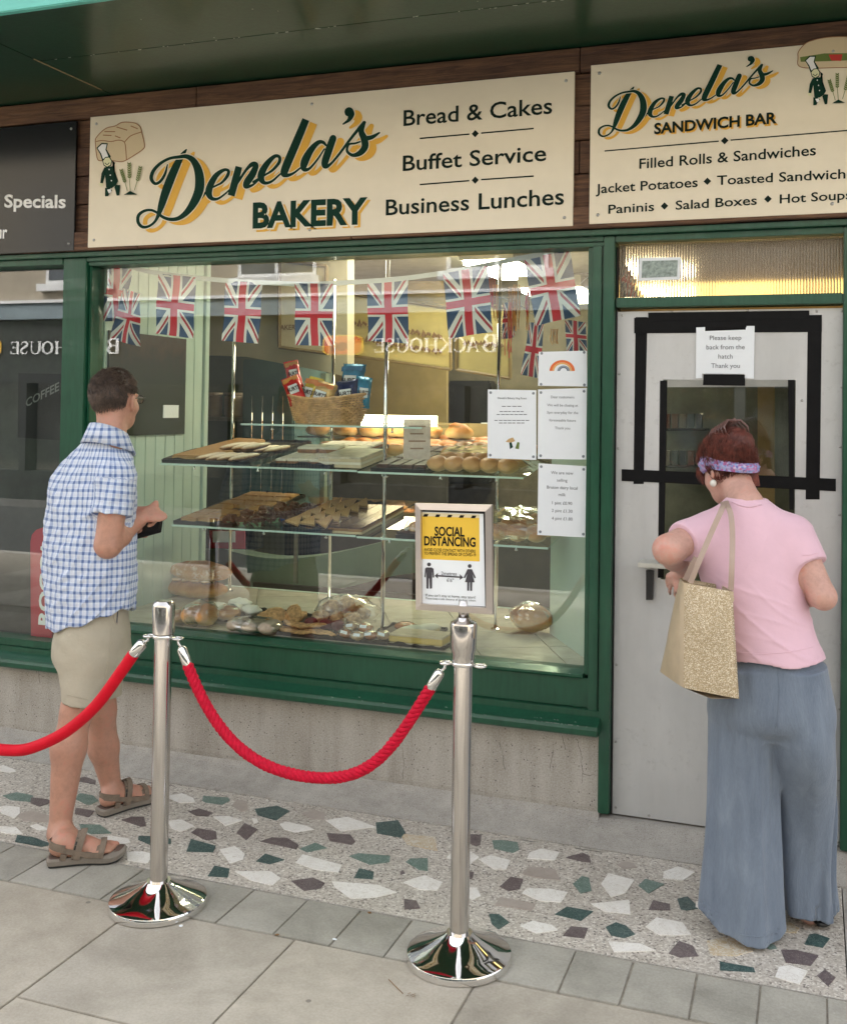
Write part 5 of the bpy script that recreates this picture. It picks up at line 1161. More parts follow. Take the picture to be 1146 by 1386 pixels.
for i, (x, Y, z) in enumerate(((468, 4.30, .028), (484, 4.28, .026), (502, 4.30, .030), (518, 4.32, .030), (494, 4.35, .05), (476, 4.37, .045))):
    p = at(x, 858, Y=Y); t = thing('small_snack_bag', ('leftmost small clear bag with white label on the front tray', 'small clear bag with white label, second from the left', 'small clear bag with white label in the middle of the front tray', 'small labelled bag at the right end of the front tray', 'small bag on top of the heap of labelled bags', 'small labelled bag at the back left of the front tray')[i], 'bag', (p.x, Y, ZF+z-.02))
    MB().ball((p.x, Y, ZF+z), (.032, .03, .018), 12, 8, nzs=.5, nf=60, seed=i+70).build('contents', (CO, NUT)[i % 2], t, smooth=True); wrap(t, (p.x, Y, ZF+z+.002), (.038, .034, .022), i+50)
    q = Vector((p.x+gr.uniform(-.008, .008), Y-.026, ZF+z+.006)); MB().slab([q+Vector((sx*.016, -sz*.0-.006*(1-sz), sz*.012+sx*.003*((i % 3)-1))) for sx, sz in ((-1, 0), (1, 0), (1, 1), (-1, 1))], (0, -.001, .0003)).build('white_label', PAPER, t)
ca, cb_ = F(527, 850), F(596, 856); tray(ca.x, cb_.x+.02, 4.42, 4.66, ZF+.001, 'dark tray carrying a round bun and two iced buns', .012)
p = at(548, 836, Y=4.52); food('round_bun', MB().ball((p.x, 4.52, ZF+.036), (.052, .052, .020), 20, 10, nzs=.05), M('glazed_brown_bun', (.34, .12, .035), .25, var=.15, vs=10, coat=.3), 'flat glazed brown bun behind the iced buns', 'bun')
for i, (x, Y, r_) in enumerate(((561, 4.45, 35), (578, 4.50, 50))):
    p = at(x, 842, Y=Y); food('iced_bun', MB().ball((p.x, Y, ZF+.035), (.075, .03, .026), 18, 12, R=Matrix.Rotation(rad(r_), 3, 'Z'), nzs=.1, nf=20, seed=i), crust('iced_bun_crust%d' % i, (.58, .40, .14), (.60, .50, .26), (.70, .66, .52), .1, .6, 14, .2), ('front iced finger bun, left of the custard slab', 'rear iced finger bun touching the framed sign')[i], 'bun')
ca, cb_ = F(531, 869), F(604, 877)
tray(ca.x-.005, cb_.x+.01, 4.275, 4.46, ZF+.001, 'black tray under the custard slab', .010)
tg = thing('custard_slab', 'yellow custard slab with pale pastry top beside the rope post', 'cake', ((ca.x+cb_.x)/2, 4.35, ZF+.006))
for zl, zh, mt, nm in ((.007, .014, PAST, 'base'), (.0145, .040, CUST, 'custard'), (.0405, .050, PAST, 'pastry_top')): block(ca.x+.005, cb_.x-.005, 4.285, 4.42, ZF+zl, ZF+zh, .001).build(nm, mt, tg, bevel=.003)
bagged(716, 858, 52, 40, 'round brown loaf in a twisted clear bag, alone at the right of the bed', BREAD, 'bagged_loaf', 'loaf', seed=12, tail=(684, 838))
# pasties kept warm behind
hc = thing('warming_cabinet', 'lit warming cabinet of pasties seen behind the top shelves', 'cabinet', at(520, 620, Y=6.0))
a, c = at(432, 616, Y=5.9), at(640, 622, Y=5.9); MB().box((a.x, 5.85, c.z-.02), (c.x, 6.5, c.z)).build('shelf', STEEL, hc)
a2, c2 = at(488, 572, Y=6.0), at(583, 563, Y=6.0); MB().box((a2.x, 6.0, a2.z), (c2.x, 6.12, c2.z)).build('lamp', M('warming_lamp', (1, .9, .6), .5, var=0, emis=(1, .82, .5), es=2.5), hc)
MB().box((a.x, 6.52, c.z), (c.x, 6.55, a2.z)).build('back', M('warm_steel_back', (.40, .32, .16), .4, .3), hc)
k = 0
for r_i in range(3):
    for i in range(9):
        x = a.x+.06+(c.x-a.x-.1)*i/8; food('pasty', MB().ball((x+r_i*.05, 5.93+r_i*.16, c.z+.045+.02*(r_i)), (.085, .06, .042), 14, 8, nzs=.35, nf=18, seed=k, R=Matrix.Rotation(gr.uniform(-.6, .6), 3, 'Z')), BREAD, ('golden pasty in the front row of the warming cabinet', 'golden pasty in the middle row of the warming cabinet', 'golden pasty in the back row of the warming cabinet')[r_i], 'pasty', ('front pasties', 'middle pasties', 'back pasties')[r_i]); k += 1
a = at(430, 592, Y=6.2)
for i in range(6): food('croissant', MB().ball((a.x+.2*i, 6.2, a.z+.06), (.09, .06, .05), 14, 8, nzs=.4, nf=20, seed=i+90), BREAD, 'croissant on the upper rack of the warming cabinet', 'pastry', 'croissants in the warming cabinet')
MB().box((a.x-.1, 6.1, a.z), (a.x+1.2, 6.4, a.z+.01)).build('rack', STEEL, hc)
# ------------------------------------------------------------------ bunting
YB = 4.285
bu = thing('flag_bunting', 'string of upright British flags hanging inside the top of the big window', 'bunting', at(430, 385, Y=YB))
L = [(128, 345), (160, 356), (210, 369), (300, 379), (375, 383), (430, 384), (530, 378), (600, 369), (660, 358), (720, 346), (775, 335)]
C = [at(x, y, Y=YB+.002) for x, y in cr(L, 6)]
b = MB(); vs = []
for i, p in enumerate(C): vs += [(p.x, p.y, p.z+.011), (p.x, p.y, p.z-.011), (p.x, p.y+.002, p.z-.011), (p.x, p.y+.002, p.z+.011)]
b.add(vs, [(i*4+k, i*4+(k+1) % 4, (i+1)*4+(k+1) % 4, (i+1)*4+k) for i in range(len(C)-1) for k in range(4)]); b.build('tape', M('white_bunting_tape', (.66, .66, .6), .7, var=.06), bu)
def flag(q, parent, Y=YB, wav=.006, name='flag', seed=0, twist=0, sag=0):
    """q: four photo points, top left, top right, bottom right, bottom left"""
    P = [at(x, y, Y=Y) for x, y in q]; nx, ny = 12, 20; vs = []; uv = []
    for j in range(ny+1):
        for i in range(nx+1):
            u, v = i/nx, j/ny; p = P[0].lerp(P[1], u).lerp(P[3].lerp(P[2], u), v)
            d = wav*math.sin(u*7+seed+v*1.5)*(.3+v) + twist*(u-.5)*v + .004*math.sin(v*9+seed*2)
            vs.append(Vector((p.x+sag*math.sin(v*PI)*.01, p.y+d, p.z))); uv.append((u, 1-v))
    me = bpy.data.meshes.new(name); me.from_pydata(vs, [], [(j*(nx+1)+i, j*(nx+1)+i+1, (j+1)*(nx+1)+i+1, (j+1)*(nx+1)+i) for j in range(ny) for i in range(nx)])
    ul = me.uv_layers.new(name='UVMap')
    for l in me.loops: ul.data[l.index].uv = uv[l.vertex_index]
    return put(name, me, FLAG, parent, True, True)
for i, q in enumerate(([(214, 370), (265, 375), (260, 458), (209, 451)], [(305, 380), (355, 382), (350, 465), (300, 461)], [(399, 383), (452, 384), (450, 468), (400, 467)], [(497, 382), (552, 375), (553, 465), (499, 461)], [(600, 370), (660, 359), (666, 449), (607, 458)], [(709, 350), (771, 338), (785, 427), (724, 441)])):
    flag(q, bu, seed=i*1.3)
flag([(136, 350), (180, 364), (162, 432), (147, 436)], bu, YB+.02, .012, seed=3, twist=.08)
s2b = thing('flag_bunting', 'second string of small flags hanging in the left corner, one above the B', 'bunting', at(172, 470, Y=YB+.05))
flag([(168, 390), (190, 398), (180, 468), (157, 459)], s2b, YB+.03, .01, seed=5, twist=.10); MB().tube([at(136, 385, Y=YB+.05), at(168, 391, Y=YB+.04), at(192, 398, Y=YB+.04)], .002, 5).build('cord', WHT, s2b)
s3 = thing('flag_bunting', 'bundle of small flags and red streamers in the top right corner of the window', 'bunting', at(740, 480, Y=4.45))
flag([(716, 436), (736, 438), (727, 512), (708, 507)], s3, 4.40, .012, seed=2, twist=.08); flag([(764, 432), (792, 436), (792, 476), (768, 476)], s3, 4.38, .01, seed=7, twist=.06); flag([(681, 410), (700, 408), (693, 455), (684, 460)], s3, 4.45, .014, seed=9, twist=.1)
MB().tube([at(640, 395, Y=4.5), at(690, 405, Y=4.47), at(730, 430, Y=4.41), at(795, 375, Y=4.35)], .0022, 5).build('cord', WHT, s3)
STR = M('orange_streamer', (.60, .28, .06), .5, var=.3, vs=40); STRR = M('red_streamer', (.55, .03, .03), .5, var=.2)
sr = random.Random(9)
for gx, gy, n, h, mt in ((693, 388, 9, 62, STR), (700, 385, 6, 60, STR), (713, 388, 5, 40, STRR), (665, 375, 7, 40, STRR), (672, 385, 6, 50, STR), (687, 420, 6, 62, STRR), (750, 445, 6, 22, STR), (715, 400, 4, 50, STR)):
    b = MB()
    for i in range(n):
        x = gx+sr.uniform(-5, 5); Y = 4.42+sr.uniform(-.03, .03); P = [at(x+sr.uniform(-2, 2)*t, gy+h*t*sr.uniform(.85, 1.05), Y=Y) for t in (0, .3, .6, 1)]; b.tube(P, .0018, 4)
    tag(b.build('streamers', mt, s3), kind='stuff')
flag([(841, 352), (852, 372), (868, 402), (841, 402)], thing('small_flag', 'corner of a flag showing behind the reeded glass', 'flag', at(850, 402, Y=4.23)), 4.232, .001)
# ------------------------------------------------------------------ rope barrier
def post(loc, label, zcap=1.02, r=.0295):
    t = thing('rope_post', label, 'barrier post', loc); x, y, z = loc
    pr_ = [(.001, 0), (.155, 0), (.163, .003), (.163, .019), (.160, .025), (.150, .030), (.122, .040), (.094, .052), (.068, .065), (.050, .075), (.040, .083), (.001, .083)]
    MB().lathe(loc, pr_, 72, cap=False).build('base', CHROME, t, smooth=True)
    MB().lathe((x, y, z+.075), [(r, 0), (r, .825)], 48).build('tube', BRUSH, t, smooth=True)
    return t
def shade_auto(o, ang=40):
    me = o.data
    try: me.set_sharp_from_angle(angle=rad(ang))
    except Exception: pass
P1 = Vector((-2.083, 3.021, 0)); P2 = Vector((-1.018, 3.055, 0))
t1 = post(P1, 'left chrome rope post with a plain flat cap, beside the man'); t2 = post(P2, 'right chrome rope post carrying the framed sign')
MB().lathe(P1+Vector((0, 0, .90)), [(.034, 0), (.036, .004), (.036, .008), (.034, .012)], 40).build('collar', CHROME, t1, smooth=True)
MB().lathe(P1+Vector((0, 0, .913)), [(.033, 0), (.037, .004), (.0375, .095), (.034, .106), (.028, .113), (.0, .114)], 44, cap=False).build('cap', BRUSH, t1, smooth=True)
MB().lathe(P2+Vector((0, 0, .90)), [(.034, 0), (.036, .004), (.036, .008), (.034, .012)], 40).build('collar', CHROME, t2, smooth=True)
MB().lathe(P2+Vector((0, 0, .913)), [(.034, 0), (.035, .025), (.040, .040), (.0425, .112), (.040, .120), (.024, .128), (.019, .136), (.0, .137)], 44, cap=False).build('cap', BRUSH, t2, smooth=True)
for o in bpy.data.objects:
    if o.name.split('.')[0] in ('base', 'cap', 'collar', 'tube') and o.parent in (t1, t2): shade_auto(o, 35)
def ring_plate(P, t, ang):
    z = P.z+.903; b = MB(); n = 20; q = P+Vector((math.cos(ang)*.056, math.sin(ang)*.056, 0))
    b.tube([(q.x+math.cos(2*PI*i/n)*.017, q.y+math.sin(2*PI*i/n)*.017, z) for i in range(n)], .004, 8, closed=True); b.build('ring', CHROME, t, smooth=True)
    return Vector((q.x, q.y, z))
import itertools
e12 = math.atan2((P2-P1).y, (P2-P1).x)
ra = ring_plate(P1, t1, e12); rb2 = ring_plate(P1, t1, e12+PI); rc_ = ring_plate(P2, t2, e12+PI); rd_ = ring_plate(P2, t2, e12)
ROPE = M('crimson_twisted_rope', (.54, .004, .030), .6, var=.2, vs=60, bp=.5, bs_=220, spec=.2, stretch=(1, 1, 1)); VELV = M('bright_red_velvet_rope', (.62, .004, .020), .6, var=.08, vs=20, spec=.2, bp=.15, bs_=150)
def hook(end, toward, t, r=.017):
    d = (toward-end).normalized(); n = 10
    MB().tube([end+Vector((0, 0, .004)), end+Vector((0, 0, -.012))+d*.006, end+d*.03], .0045, 8).build('hook', CHROME, t, smooth=True)
    MB().tube([end+d*.028, end+d*.034, end+d*.040, end+d*.095, end+d*.099], [r*.5, r*.8, r, r*1.02, r*.9], 20).build('ferrule', CHROME, t, smooth=True); return end+d*.092, d
def catenary(a, c, sag, n=60, da=None, dc=None):
    pts = []
    for i in range(n+1):
        t = i/n; s_ = 4*t*(1-t); s_ = s_**.92; p = a.lerp(c, t); p.z -= sag*s_; pts.append(p)
    return pts
rt = thing('barrier_rope', 'twisted crimson rope sagging between the two chrome posts', 'rope', (P1+P2)/2+Vector((0, 0, .35)))
a1 = ra; c1 = rc_
h1, d1 = hook(a1, a1+Vector((.35*math.cos(e12), .35*math.sin(e12), -.75)), rt); h2, d2 = hook(c1, c1+Vector((-.45*math.cos(e12), -.45*math.sin(e12), -.75)), rt)
zmin = at(418, 1060, Y=3.035).z
K = [h1, h1+d1*.16, None, None, None, h2+d2*.16, h2]
mid = Vector(((h1.x+h2.x)/2-.0, (h1.y+h2.y)/2, zmin+.018))
def bez(p0, p1, p2, p3, n):
    return [p0*(1-t)**3+p1*3*t*(1-t)**2+p2*3*t*t*(1-t)+p3*t**3 for t in [i/n for i in range(n+1)]]
mx_ = at(415, 1062, Y=3.035).x; mid.x = mx_
ex = Vector((math.cos(e12), math.sin(e12), 0))
path = bez(h1, h1+d1*.26, mid-ex*.20, mid, 90)+bez(mid, mid+ex*.22, h2+d2*.26, h2, 90)[1:]
# four strands laid round one another
N = len(path); ln = [0]
for a, c in zip(path, path[1:]): ln.append(ln[-1]+(c-a).length)
for s_ in range(4):
    pts = []; up = Vector((0, 1, 0))
    for i, p in enumerate(path):
        a = path[max(0, i-1)]; c = path[min(N-1, i+1)]; t = (c-a).normalized(); u = (up-t*up.dot(t)).normalized(); w_ = t.cross(u); an = 2*PI*ln[i]/.075+s_*PI/2
        pts.append(p+(u*math.cos(an)+w_*math.sin(an))*.0095)
    # strand with its own small twist: ridged section
    b = MB(); b.tube(pts, [.0098*(1+.10*math.sin(i*2.4)) for i in range(N)], 10); b.build('rope_strand', ROPE, rt, smooth=True)
rv = thing('barrier_rope', 'smooth bright red rope running off the left edge behind the left post', 'rope', P1+Vector((-.5, 0, .35)))
PL = Vector((-3.30, 3.02, 0)); cL = PL+Vector((.05, 0, .903))
h3, d3 = hook(rb2, rb2+Vector((-.5, 0, -.55)), rv, .019)
q = [at(x, y, Y=3.02) for x, y in ((192, 868), (165, 908), (130, 955), (90, 990), (50, 1010), (20, 1016), (-20, 1010), (-60, 985), (-110, 935), (-150, 880))]
pts = [Vector(p) for p in cr([tuple(h3)]+[tuple(v) for v in q[1:]], 8)]; MB().tube(pts, .0205, 22).build('rope', VELV, rv, smooth=True)
h4 = pts[-1]; t3 = post(Vector((h4.x-.10, 3.02, 0)), 'third chrome rope post outside the left edge'); bpy.data.objects.remove  # stands out of view, holds the far end of the rope
MB().lathe(Vector((h4.x-.10, 3.02, .90)), [(.035, 0), (.040, .004), (.0405, .11), (.030, .12), (.0, .122)], 44, cap=False).build('cap', BRUSH, t3, smooth=True)
# framed sign on the right post
fs_ = thing('sign_holder', 'brushed metal A4 frame with a yellow and white SOCIAL DISTANCING poster', 'sign', P2+Vector((0, 0, 1.05)))
MB().tube([P2+Vector((0, 0, 1.05)), P2+Vector((0, 0, 1.10))], .0165, 24).build('stem', BRUSH, fs_, smooth=True)
YS = 3.052; ty = YS-.012
c4 = [at(x, y, Y=ty) for x, y in ((561.5, 680.5), (666, 684), (667, 831), (562.5, 826))]
# a rigid rectangle close to those corners
ux = ((c4[1]-c4[0])+(c4[2]-c4[3])); W_ = ux.length/2; H_ = ((c4[0]-c4[3]).length+(c4[1]-c4[2]).length)/2; cc = sum(c4, Vector())/4
ex2 = Vector((ux.x, -.02*ux.length, ux.z)).normalized(); uz = Vector((0, -1, 0)).cross(ex2); uz = -uz if uz.z < 0 else uz; uz.normalize(); on = uz.cross(ex2); on = -on if on.y > 0 else on
def sp(u, v, d=0): return cc+ex2*(u*W_/2)+uz*(v*H_/2)+on*d
fw_x, fw_y = 2*.020/W_, 2*.020/H_
FR = M('brushed_frame_metal', (.60, .54, .50), .3, .9, var=.08, vs=8)
for (A, Bq) in (((-1, -1), (1, -1)), ((1, -1), (1, 1)), ((1, 1), (-1, 1)), ((-1, 1), (-1, -1))):
    ia = (A[0]*(1-fw_x), A[1]*(1-fw_y)); ib = (Bq[0]*(1-fw_x), Bq[1]*(1-fw_y)); b = MB()
    q = [A, Bq, ib, ia]; b.hexa([sp(u, v, -.012) for u, v in q]+[sp(A[0], A[1], .002), sp(Bq[0], Bq[1], .002), sp(ib[0], ib[1], .006), sp(ia[0], ia[1], .006)]); b.build('frame_bar', FR, fs_)
MB().slab([sp(-.99, -.99, -.016), sp(.99, -.99, -.016), sp(.99, .99, -.016), sp(-.99, .99, -.016)], on*.006).build('back_plate', BLACKP, fs_)
def spx(px, py, d=-.0085):
    q = at(px, py, Y=ty); r_ = q-EYE; t = (cc+on*d-EYE).dot(on)/r_.dot(on); return EYE+r_*t
pa = [spx(x, y) for x, y in ((569.5, 692.5), (654, 695.5), (656.5, 821), (571, 816.5))]; MB().slab(pa, on*.0006).build('poster', PAPER, fs_)
YEL = M('poster_yellow', (.78, .50, .045), .5, var=.03)
MB().slab([spx(x, y, -.0078) for x, y in ((569.7, 693.5), (648.5, 696.5), (649, 760), (570.3, 756.5))], on*.0003).build('poster_yellow_field', YEL, fs_)
MB().slab([spx(x, y, -.0074) for x, y in ((569.7, 693.5), (648.5, 696.5), (648.6, 701.2), (569.8, 698.3))], on*.0003).build('poster_cream_band', M('poster_cream', (.75, .66, .42), .5, var=0), fs_)
for k in range(5):
    x = 572.3+k*16.2; y = 695.7+k*.5; MB().slab([spx(a, b_, -.0070) for a, b_ in ((x+1.8, y), (x+7.5, y+.2), (x+5.6, y+3.8), (x, y+3.6))], on*.0003).build('poster_stripe', INKK, fs_)
def ptx(s_, x0, y0, x1, y1, cap, bold=.0, mat=INKK):
    a = spx(x0, y0, -.0072); c = spx(x1, y1, -.0072); up = (spx(x0, y0-cap, -.0072)-a); text('lettering', s_, a, c, up.length, mat, fs_, bold=bold, up=up.normalized(), out=on, depth=.0004)
ptx('SOCIAL', 588, 724.8, 628.5, 726, 12.2, .03); ptx('DISTANCING', 574, 737.7, 643.5, 740, 12.2, .03)
ptx('AVOID CLOSE CONTACT WITH OTHERS', 574, 745.8, 643.5, 748.2, 4.0, .01); ptx('TO PREVENT THE SPREAD OF COVID-19', 574, 750.8, 643.8, 753.2, 4.0, .01)
ptx('2metres', 597, 778.2, 618, 779, 4.6, .01, INKGY); ptx('6\'6"', 604.5, 787.5, 614, 788, 4.6, .01, INKGY)
ptx("If you can't stay at home, stay apart!", 576, 807, 643.5, 810.3, 3.4, .0); ptx('Please keep a safe distance of 2m from others', 576, 811, 643.8, 814.3, 2.6, .0)
PIC = M('poster_dark_figure', (.05, .045, .055), .5, var=0)
def pp(L, nm='poster_figure'): MB().slab([spx(x, y, -.0074) for x, y in L], on*.0004).build(nm, PIC, fs_)
def disc(x, y, r): pp([(x+r*math.cos(2*PI*i/16), y+r*math.sin(2*PI*i/16)) for i in range(16)])
disc(580.5, 764, 2.6); pp([(575.3, 769.5), (577, 768), (584, 768.2), (586.6, 769.8), (587.6, 781.5), (585.6, 781.8), (584.8, 773), (584.6, 796.5), (581.6, 797), (581, 783), (580.3, 783), (579.8, 797), (577, 796.5), (576.9, 773), (576, 781.5), (574.3, 781.2)])
disc(635.5, 766.2, 2.6); pp([(632.5, 770.4), (638.6, 770.6), (643.8, 782), (642, 783), (638.9, 776.5), (642.2, 788.2), (638.9, 788.2), (638.7, 799.8), (636.2, 799.8), (635.9, 788.2), (635, 788.2), (634.7, 799.6), (632.2, 799.6), (632.1, 788.1), (629.2, 788), (632.3, 776.5), (629.2, 782.6), (627.2, 781.8)])
pp([(588, 779.3), (592.5, 775.5), (592.3, 778.3), (622.3, 780.2), (622, 777.2), (626.8, 781.7), (622, 785), (622.2, 782.2), (592.4, 780.4), (592.6, 783.2)], 'poster_arrow')
# ------------------------------------------------------------------ smooth solid modelling for the figures
def npv(v): return np.array([v[0], v[1], v[2]], float)
def s_cap(a, b, ra, rb):
    a, b = npv(a), npv(b); ab = b-a; L = ab@ab+1e-12
    def f(P):
        t = np.clip(((P-a)@ab)/L, 0, 1); return np.linalg.norm(P-a-t[:, None]*ab, axis=1)-(ra+(rb-ra)*t)
    return f
def s_ell(c, r, R=None):
    c = npv(c); r = np.array(r, float); M_ = np.array(R.to_3x3()) if R is not None else None
    def f(P):
        p = P-c
        if M_ is not None: p = p@M_          # world -> local (R columns are the local axes)
        k0 = np.linalg.norm(p/r, axis=1); k1 = np.linalg.norm(p/(r*r), axis=1)+1e-9; return k0*(k0-1)/k1
    return f
def s_loft(kn, pw=2.0):
    """kn: (z, cx, cy, a, b, angle) sections, a along the angle direction"""
    K = np.array([c for c in cr(sorted(kn), 6)]); zs = K[:, 0]
    def f(P):
        z = P[:, 2]; q = [np.interp(z, zs, K[:, i]) for i in range(1, 6)]
        x, y = P[:, 0]-q[0], P[:, 1]-q[1]; c, s_ = np.cos(q[4]), np.sin(q[4]); u, v = x*c+y*s_, -x*s_+y*c
        k = (np.abs(u/q[2])**pw+np.abs(v/q[3])**pw)**(1/pw); k1 = np.sqrt((u/q[2]**2)**2+(v/q[3]**2)**2)+1e-6
        d = k*(k-1)/np.maximum(k1, 1e-6); d = np.where(k < .2, -.1, d)
        dz = np.maximum(zs[0]-z, z-zs[-1]); return np.maximum(d, dz)
    return f
def smin(a, b, k):
    h = np.clip(.5+.5*(b-a)/k, 0, 1); return b*(1-h)+a*h-k*h*(1-h)
def union(fs):
    def f(P):
        d = fs[0][0](P)
        for g, k in fs[1:]: d = smin(d, g(P), k)
        return d
    return f
def bone(J, r, k=.015, first=None):
    """chain of tapering capsules through joints"""
    return [(s_cap(J[i], J[i+1], r[i], r[i+1]), k) for i in range(len(J)-1)]
def sdf_mesh(fn, lo, hi, h):
    lo = np.array(lo, float); n = np.ceil((np.array(hi)-lo)/h).astype(int)+1; Bk = 12; nb = -(-n//Bk); n = nb*Bk+1
    D = np.ones(tuple(n), np.float32)
    cz = np.stack(np.meshgrid(*[(np.arange(k)+.5)*Bk*h for k in nb], indexing='ij'), -1).reshape(-1, 3)+lo
    dc = fn(cz); R = Bk*h*.87*1.5
    off = np.stack(np.meshgrid(*[np.arange(Bk+1)]*3, indexing='ij'), -1).reshape(-1, 3)
    ids = np.stack(np.meshgrid(*[np.arange(k) for k in nb], indexing='ij'), -1).reshape(-1, 3)
    for q, d in zip(ids, dc):
        s_ = tuple(slice(a*Bk, a*Bk+Bk+1) for a in q)
        if abs(d) > R:
            if d < 0: D[s_] = np.minimum(D[s_], -1)
            continue
        D[s_] = fn(lo+(off+q*Bk)*h).reshape(Bk+1, Bk+1, Bk+1)
    ins = D < 0; c8 = sum(ins[i:ins.shape[0]-1+i, j:ins.shape[1]-1+j, k:ins.shape[2]-1+k].astype(np.uint8) for i in (0, 1) for j in (0, 1) for k in (0, 1))
    cell = (c8 > 0) & (c8 < 8); I = np.argwhere(cell); idx = -np.ones(cell.shape, int); idx[tuple(I.T)] = np.arange(len(I))
    acc = np.zeros((len(I), 3)); cnt = np.zeros(len(I)); C = list(itertools.product((0, 1), repeat=3))
    for a in C:
        for ax in range(3):
            if a[ax]: continue
            b = list(a); b[ax] = 1; da = D[tuple((I+a).T)]; db = D[tuple((I+b).T)]; m_ = (da < 0) != (db < 0)
            t = np.where(m_, da/(da-db+1e-12), 0); p = np.array(a, float)[None].repeat(len(I), 0); p[:, ax] += t; acc[m_] += p[m_]; cnt[m_] += 1
    V = lo+(I+acc/np.maximum(cnt, 1)[:, None])*h; Fs = []
    for ax in range(3):
        o1, o2 = [(1, 2), (2, 0), (0, 1)][ax]; s0 = [slice(None)]*3; s1 = [slice(None)]*3; s0[ax] = slice(0, -1); s1[ax] = slice(1, None)
        ch = ins[tuple(s0)] != ins[tuple(s1)]; E_ = np.argwhere(ch); E_ = E_[(E_[:, o1] > 0) & (E_[:, o2] > 0) & (E_[:, o1] < cell.shape[o1]) & (E_[:, o2] < cell.shape[o2])]
        if not len(E_): continue
        e1 = np.zeros(3, int); e1[o1] = 1; e2 = np.zeros(3, int); e2[o2] = 1
        q = [idx[tuple((E_-a).T)] for a in (0*e1, e1, e1+e2, e2)]; Q = np.stack(q, 1); fl = ins[tuple(E_.T)]
        Q[~fl] = Q[~fl][:, ::-1]; Fs.append(Q[(Q >= 0).all(1)])
    return V, np.concatenate(Fs)
def figure(name, fn, lo, hi, h, mat, parent, smooth_it=2, post=None, dispfn=None, uvfn=None, sizes=None):
    V, Fq = sdf_mesh(fn, lo, hi, h)
    # light smoothing
    for _ in range(smooth_it):
        acc = np.zeros_like(V); cnt = np.zeros(len(V))
        for a, b in ((0, 1), (1, 2), (2, 3), (3, 0)):
            np.add.at(acc, Fq[:, a], V[Fq[:, b]]); np.add.at(acc, Fq[:, b], V[Fq[:, a]]); np.add.at(cnt, Fq[:, a], 1); np.add.at(cnt, Fq[:, b], 1)
        V = V*.5+.5*acc/np.maximum(cnt, 1)[:, None]
    if dispfn:
        e = h*.5; n = np.stack([fn(V+np.eye(3)[i]*e)-fn(V-np.eye(3)[i]*e) for i in range(3)], 1); n /= np.linalg.norm(n, axis=1)[:, None]+1e-9
        V = V+n*dispfn(V, n)[:, None]
    me = bpy.data.meshes.new(name); me.vertices.add(len(V)); me.vertices.foreach_set('co', V.ravel())
    me.loops.add(len(Fq)*4); me.loops.foreach_set('vertex_index', Fq.ravel().astype(np.int32)); me.polygons.add(len(Fq)); me.polygons.foreach_set('loop_start', np.arange(len(Fq), dtype=np.int32)*4)
    me.update(calc_edges=True); me.validate()
    if uvfn:
        li = np.zeros(len(me.loops), np.int32); me.loops.foreach_get('vertex_index', li); uv = uvfn(V)[li]; l = me.uv_layers.new(name='UVMap'); l.data.foreach_set('uv', uv.ravel().astype(np.float32))
    return put(name, me, mat, parent, True, True)
_rng = np.random.RandomState(3); _PK = _rng.rand(6, 40, 4)
def wave(V, f, seed=0, n=10):
    """cheap smooth pseudo-noise, -1..1"""
    P = _PK[seed % 6]; s_ = 0
    for i in range(n):
        k = (P[i+seed % 20, :3]-.5)*2; s_ = s_+np.sin(V@(k*f*(.6+.9*i/n)*2)+P[i, 3]*6.28+seed)
    return s_/math.sqrt(n)/1.4
def ridge(ph, k=4): return (1-np.abs(np.sin(ph)))**k
def hit(px, py, fn, t0=2.5, t1=5.0, lift=.0006):
    """where the line of sight through a photo pixel meets a garment"""
    o = npv(EYE); d = npv(ray(px, py)); d = d/np.linalg.norm(d); t = t0
    for _ in range(160):
        v = float(fn((o+d*t)[None])[0])
        if v < .0006: break
        t += max(v*.6, .0008)
        if t > t1: break
    return Vector(o+d*(t-lift))
def seam(pts, fn, r, name, mat, parent, n=6, flat=.6):
    P = [hit(q[0], q[1], fn) for q in cr(pts, n)]; P = [p for i, p in enumerate(P) if i == 0 or (p-P[i-1]).length < .05]
    if len(P) > 2: return MB().tube(P, r, 6).build(name, mat, parent, smooth=True)
def az(deg): return Vector((math.cos(rad(deg)), math.sin(rad(deg)), 0))
def skin_mat(name, col, red=(.55, .22, .16)):
    m, nt, b = new_mat(name); E.nt = nt; f = nz(nt, 9, 5, .6); g = nz(nt, 60, 3, .6)
    c = ramp(nt, (E(f)*.6+E(g)*.4), [(.32, tuple(x*.80 for x in col)), (.52, col), (.70, red)]); nt.links.new(c, b.inputs['Base Color'])
    b.inputs['Roughness'].default_value = .48; b.inputs['Subsurface Weight'].default_value = .18; b.inputs['Subsurface Radius'].default_value = (.012, .005, .003); b.inputs['Subsurface Scale'].default_value = .5
    bump(nt, b, (E(g)+E(f)*1.5), .3, .006); return m
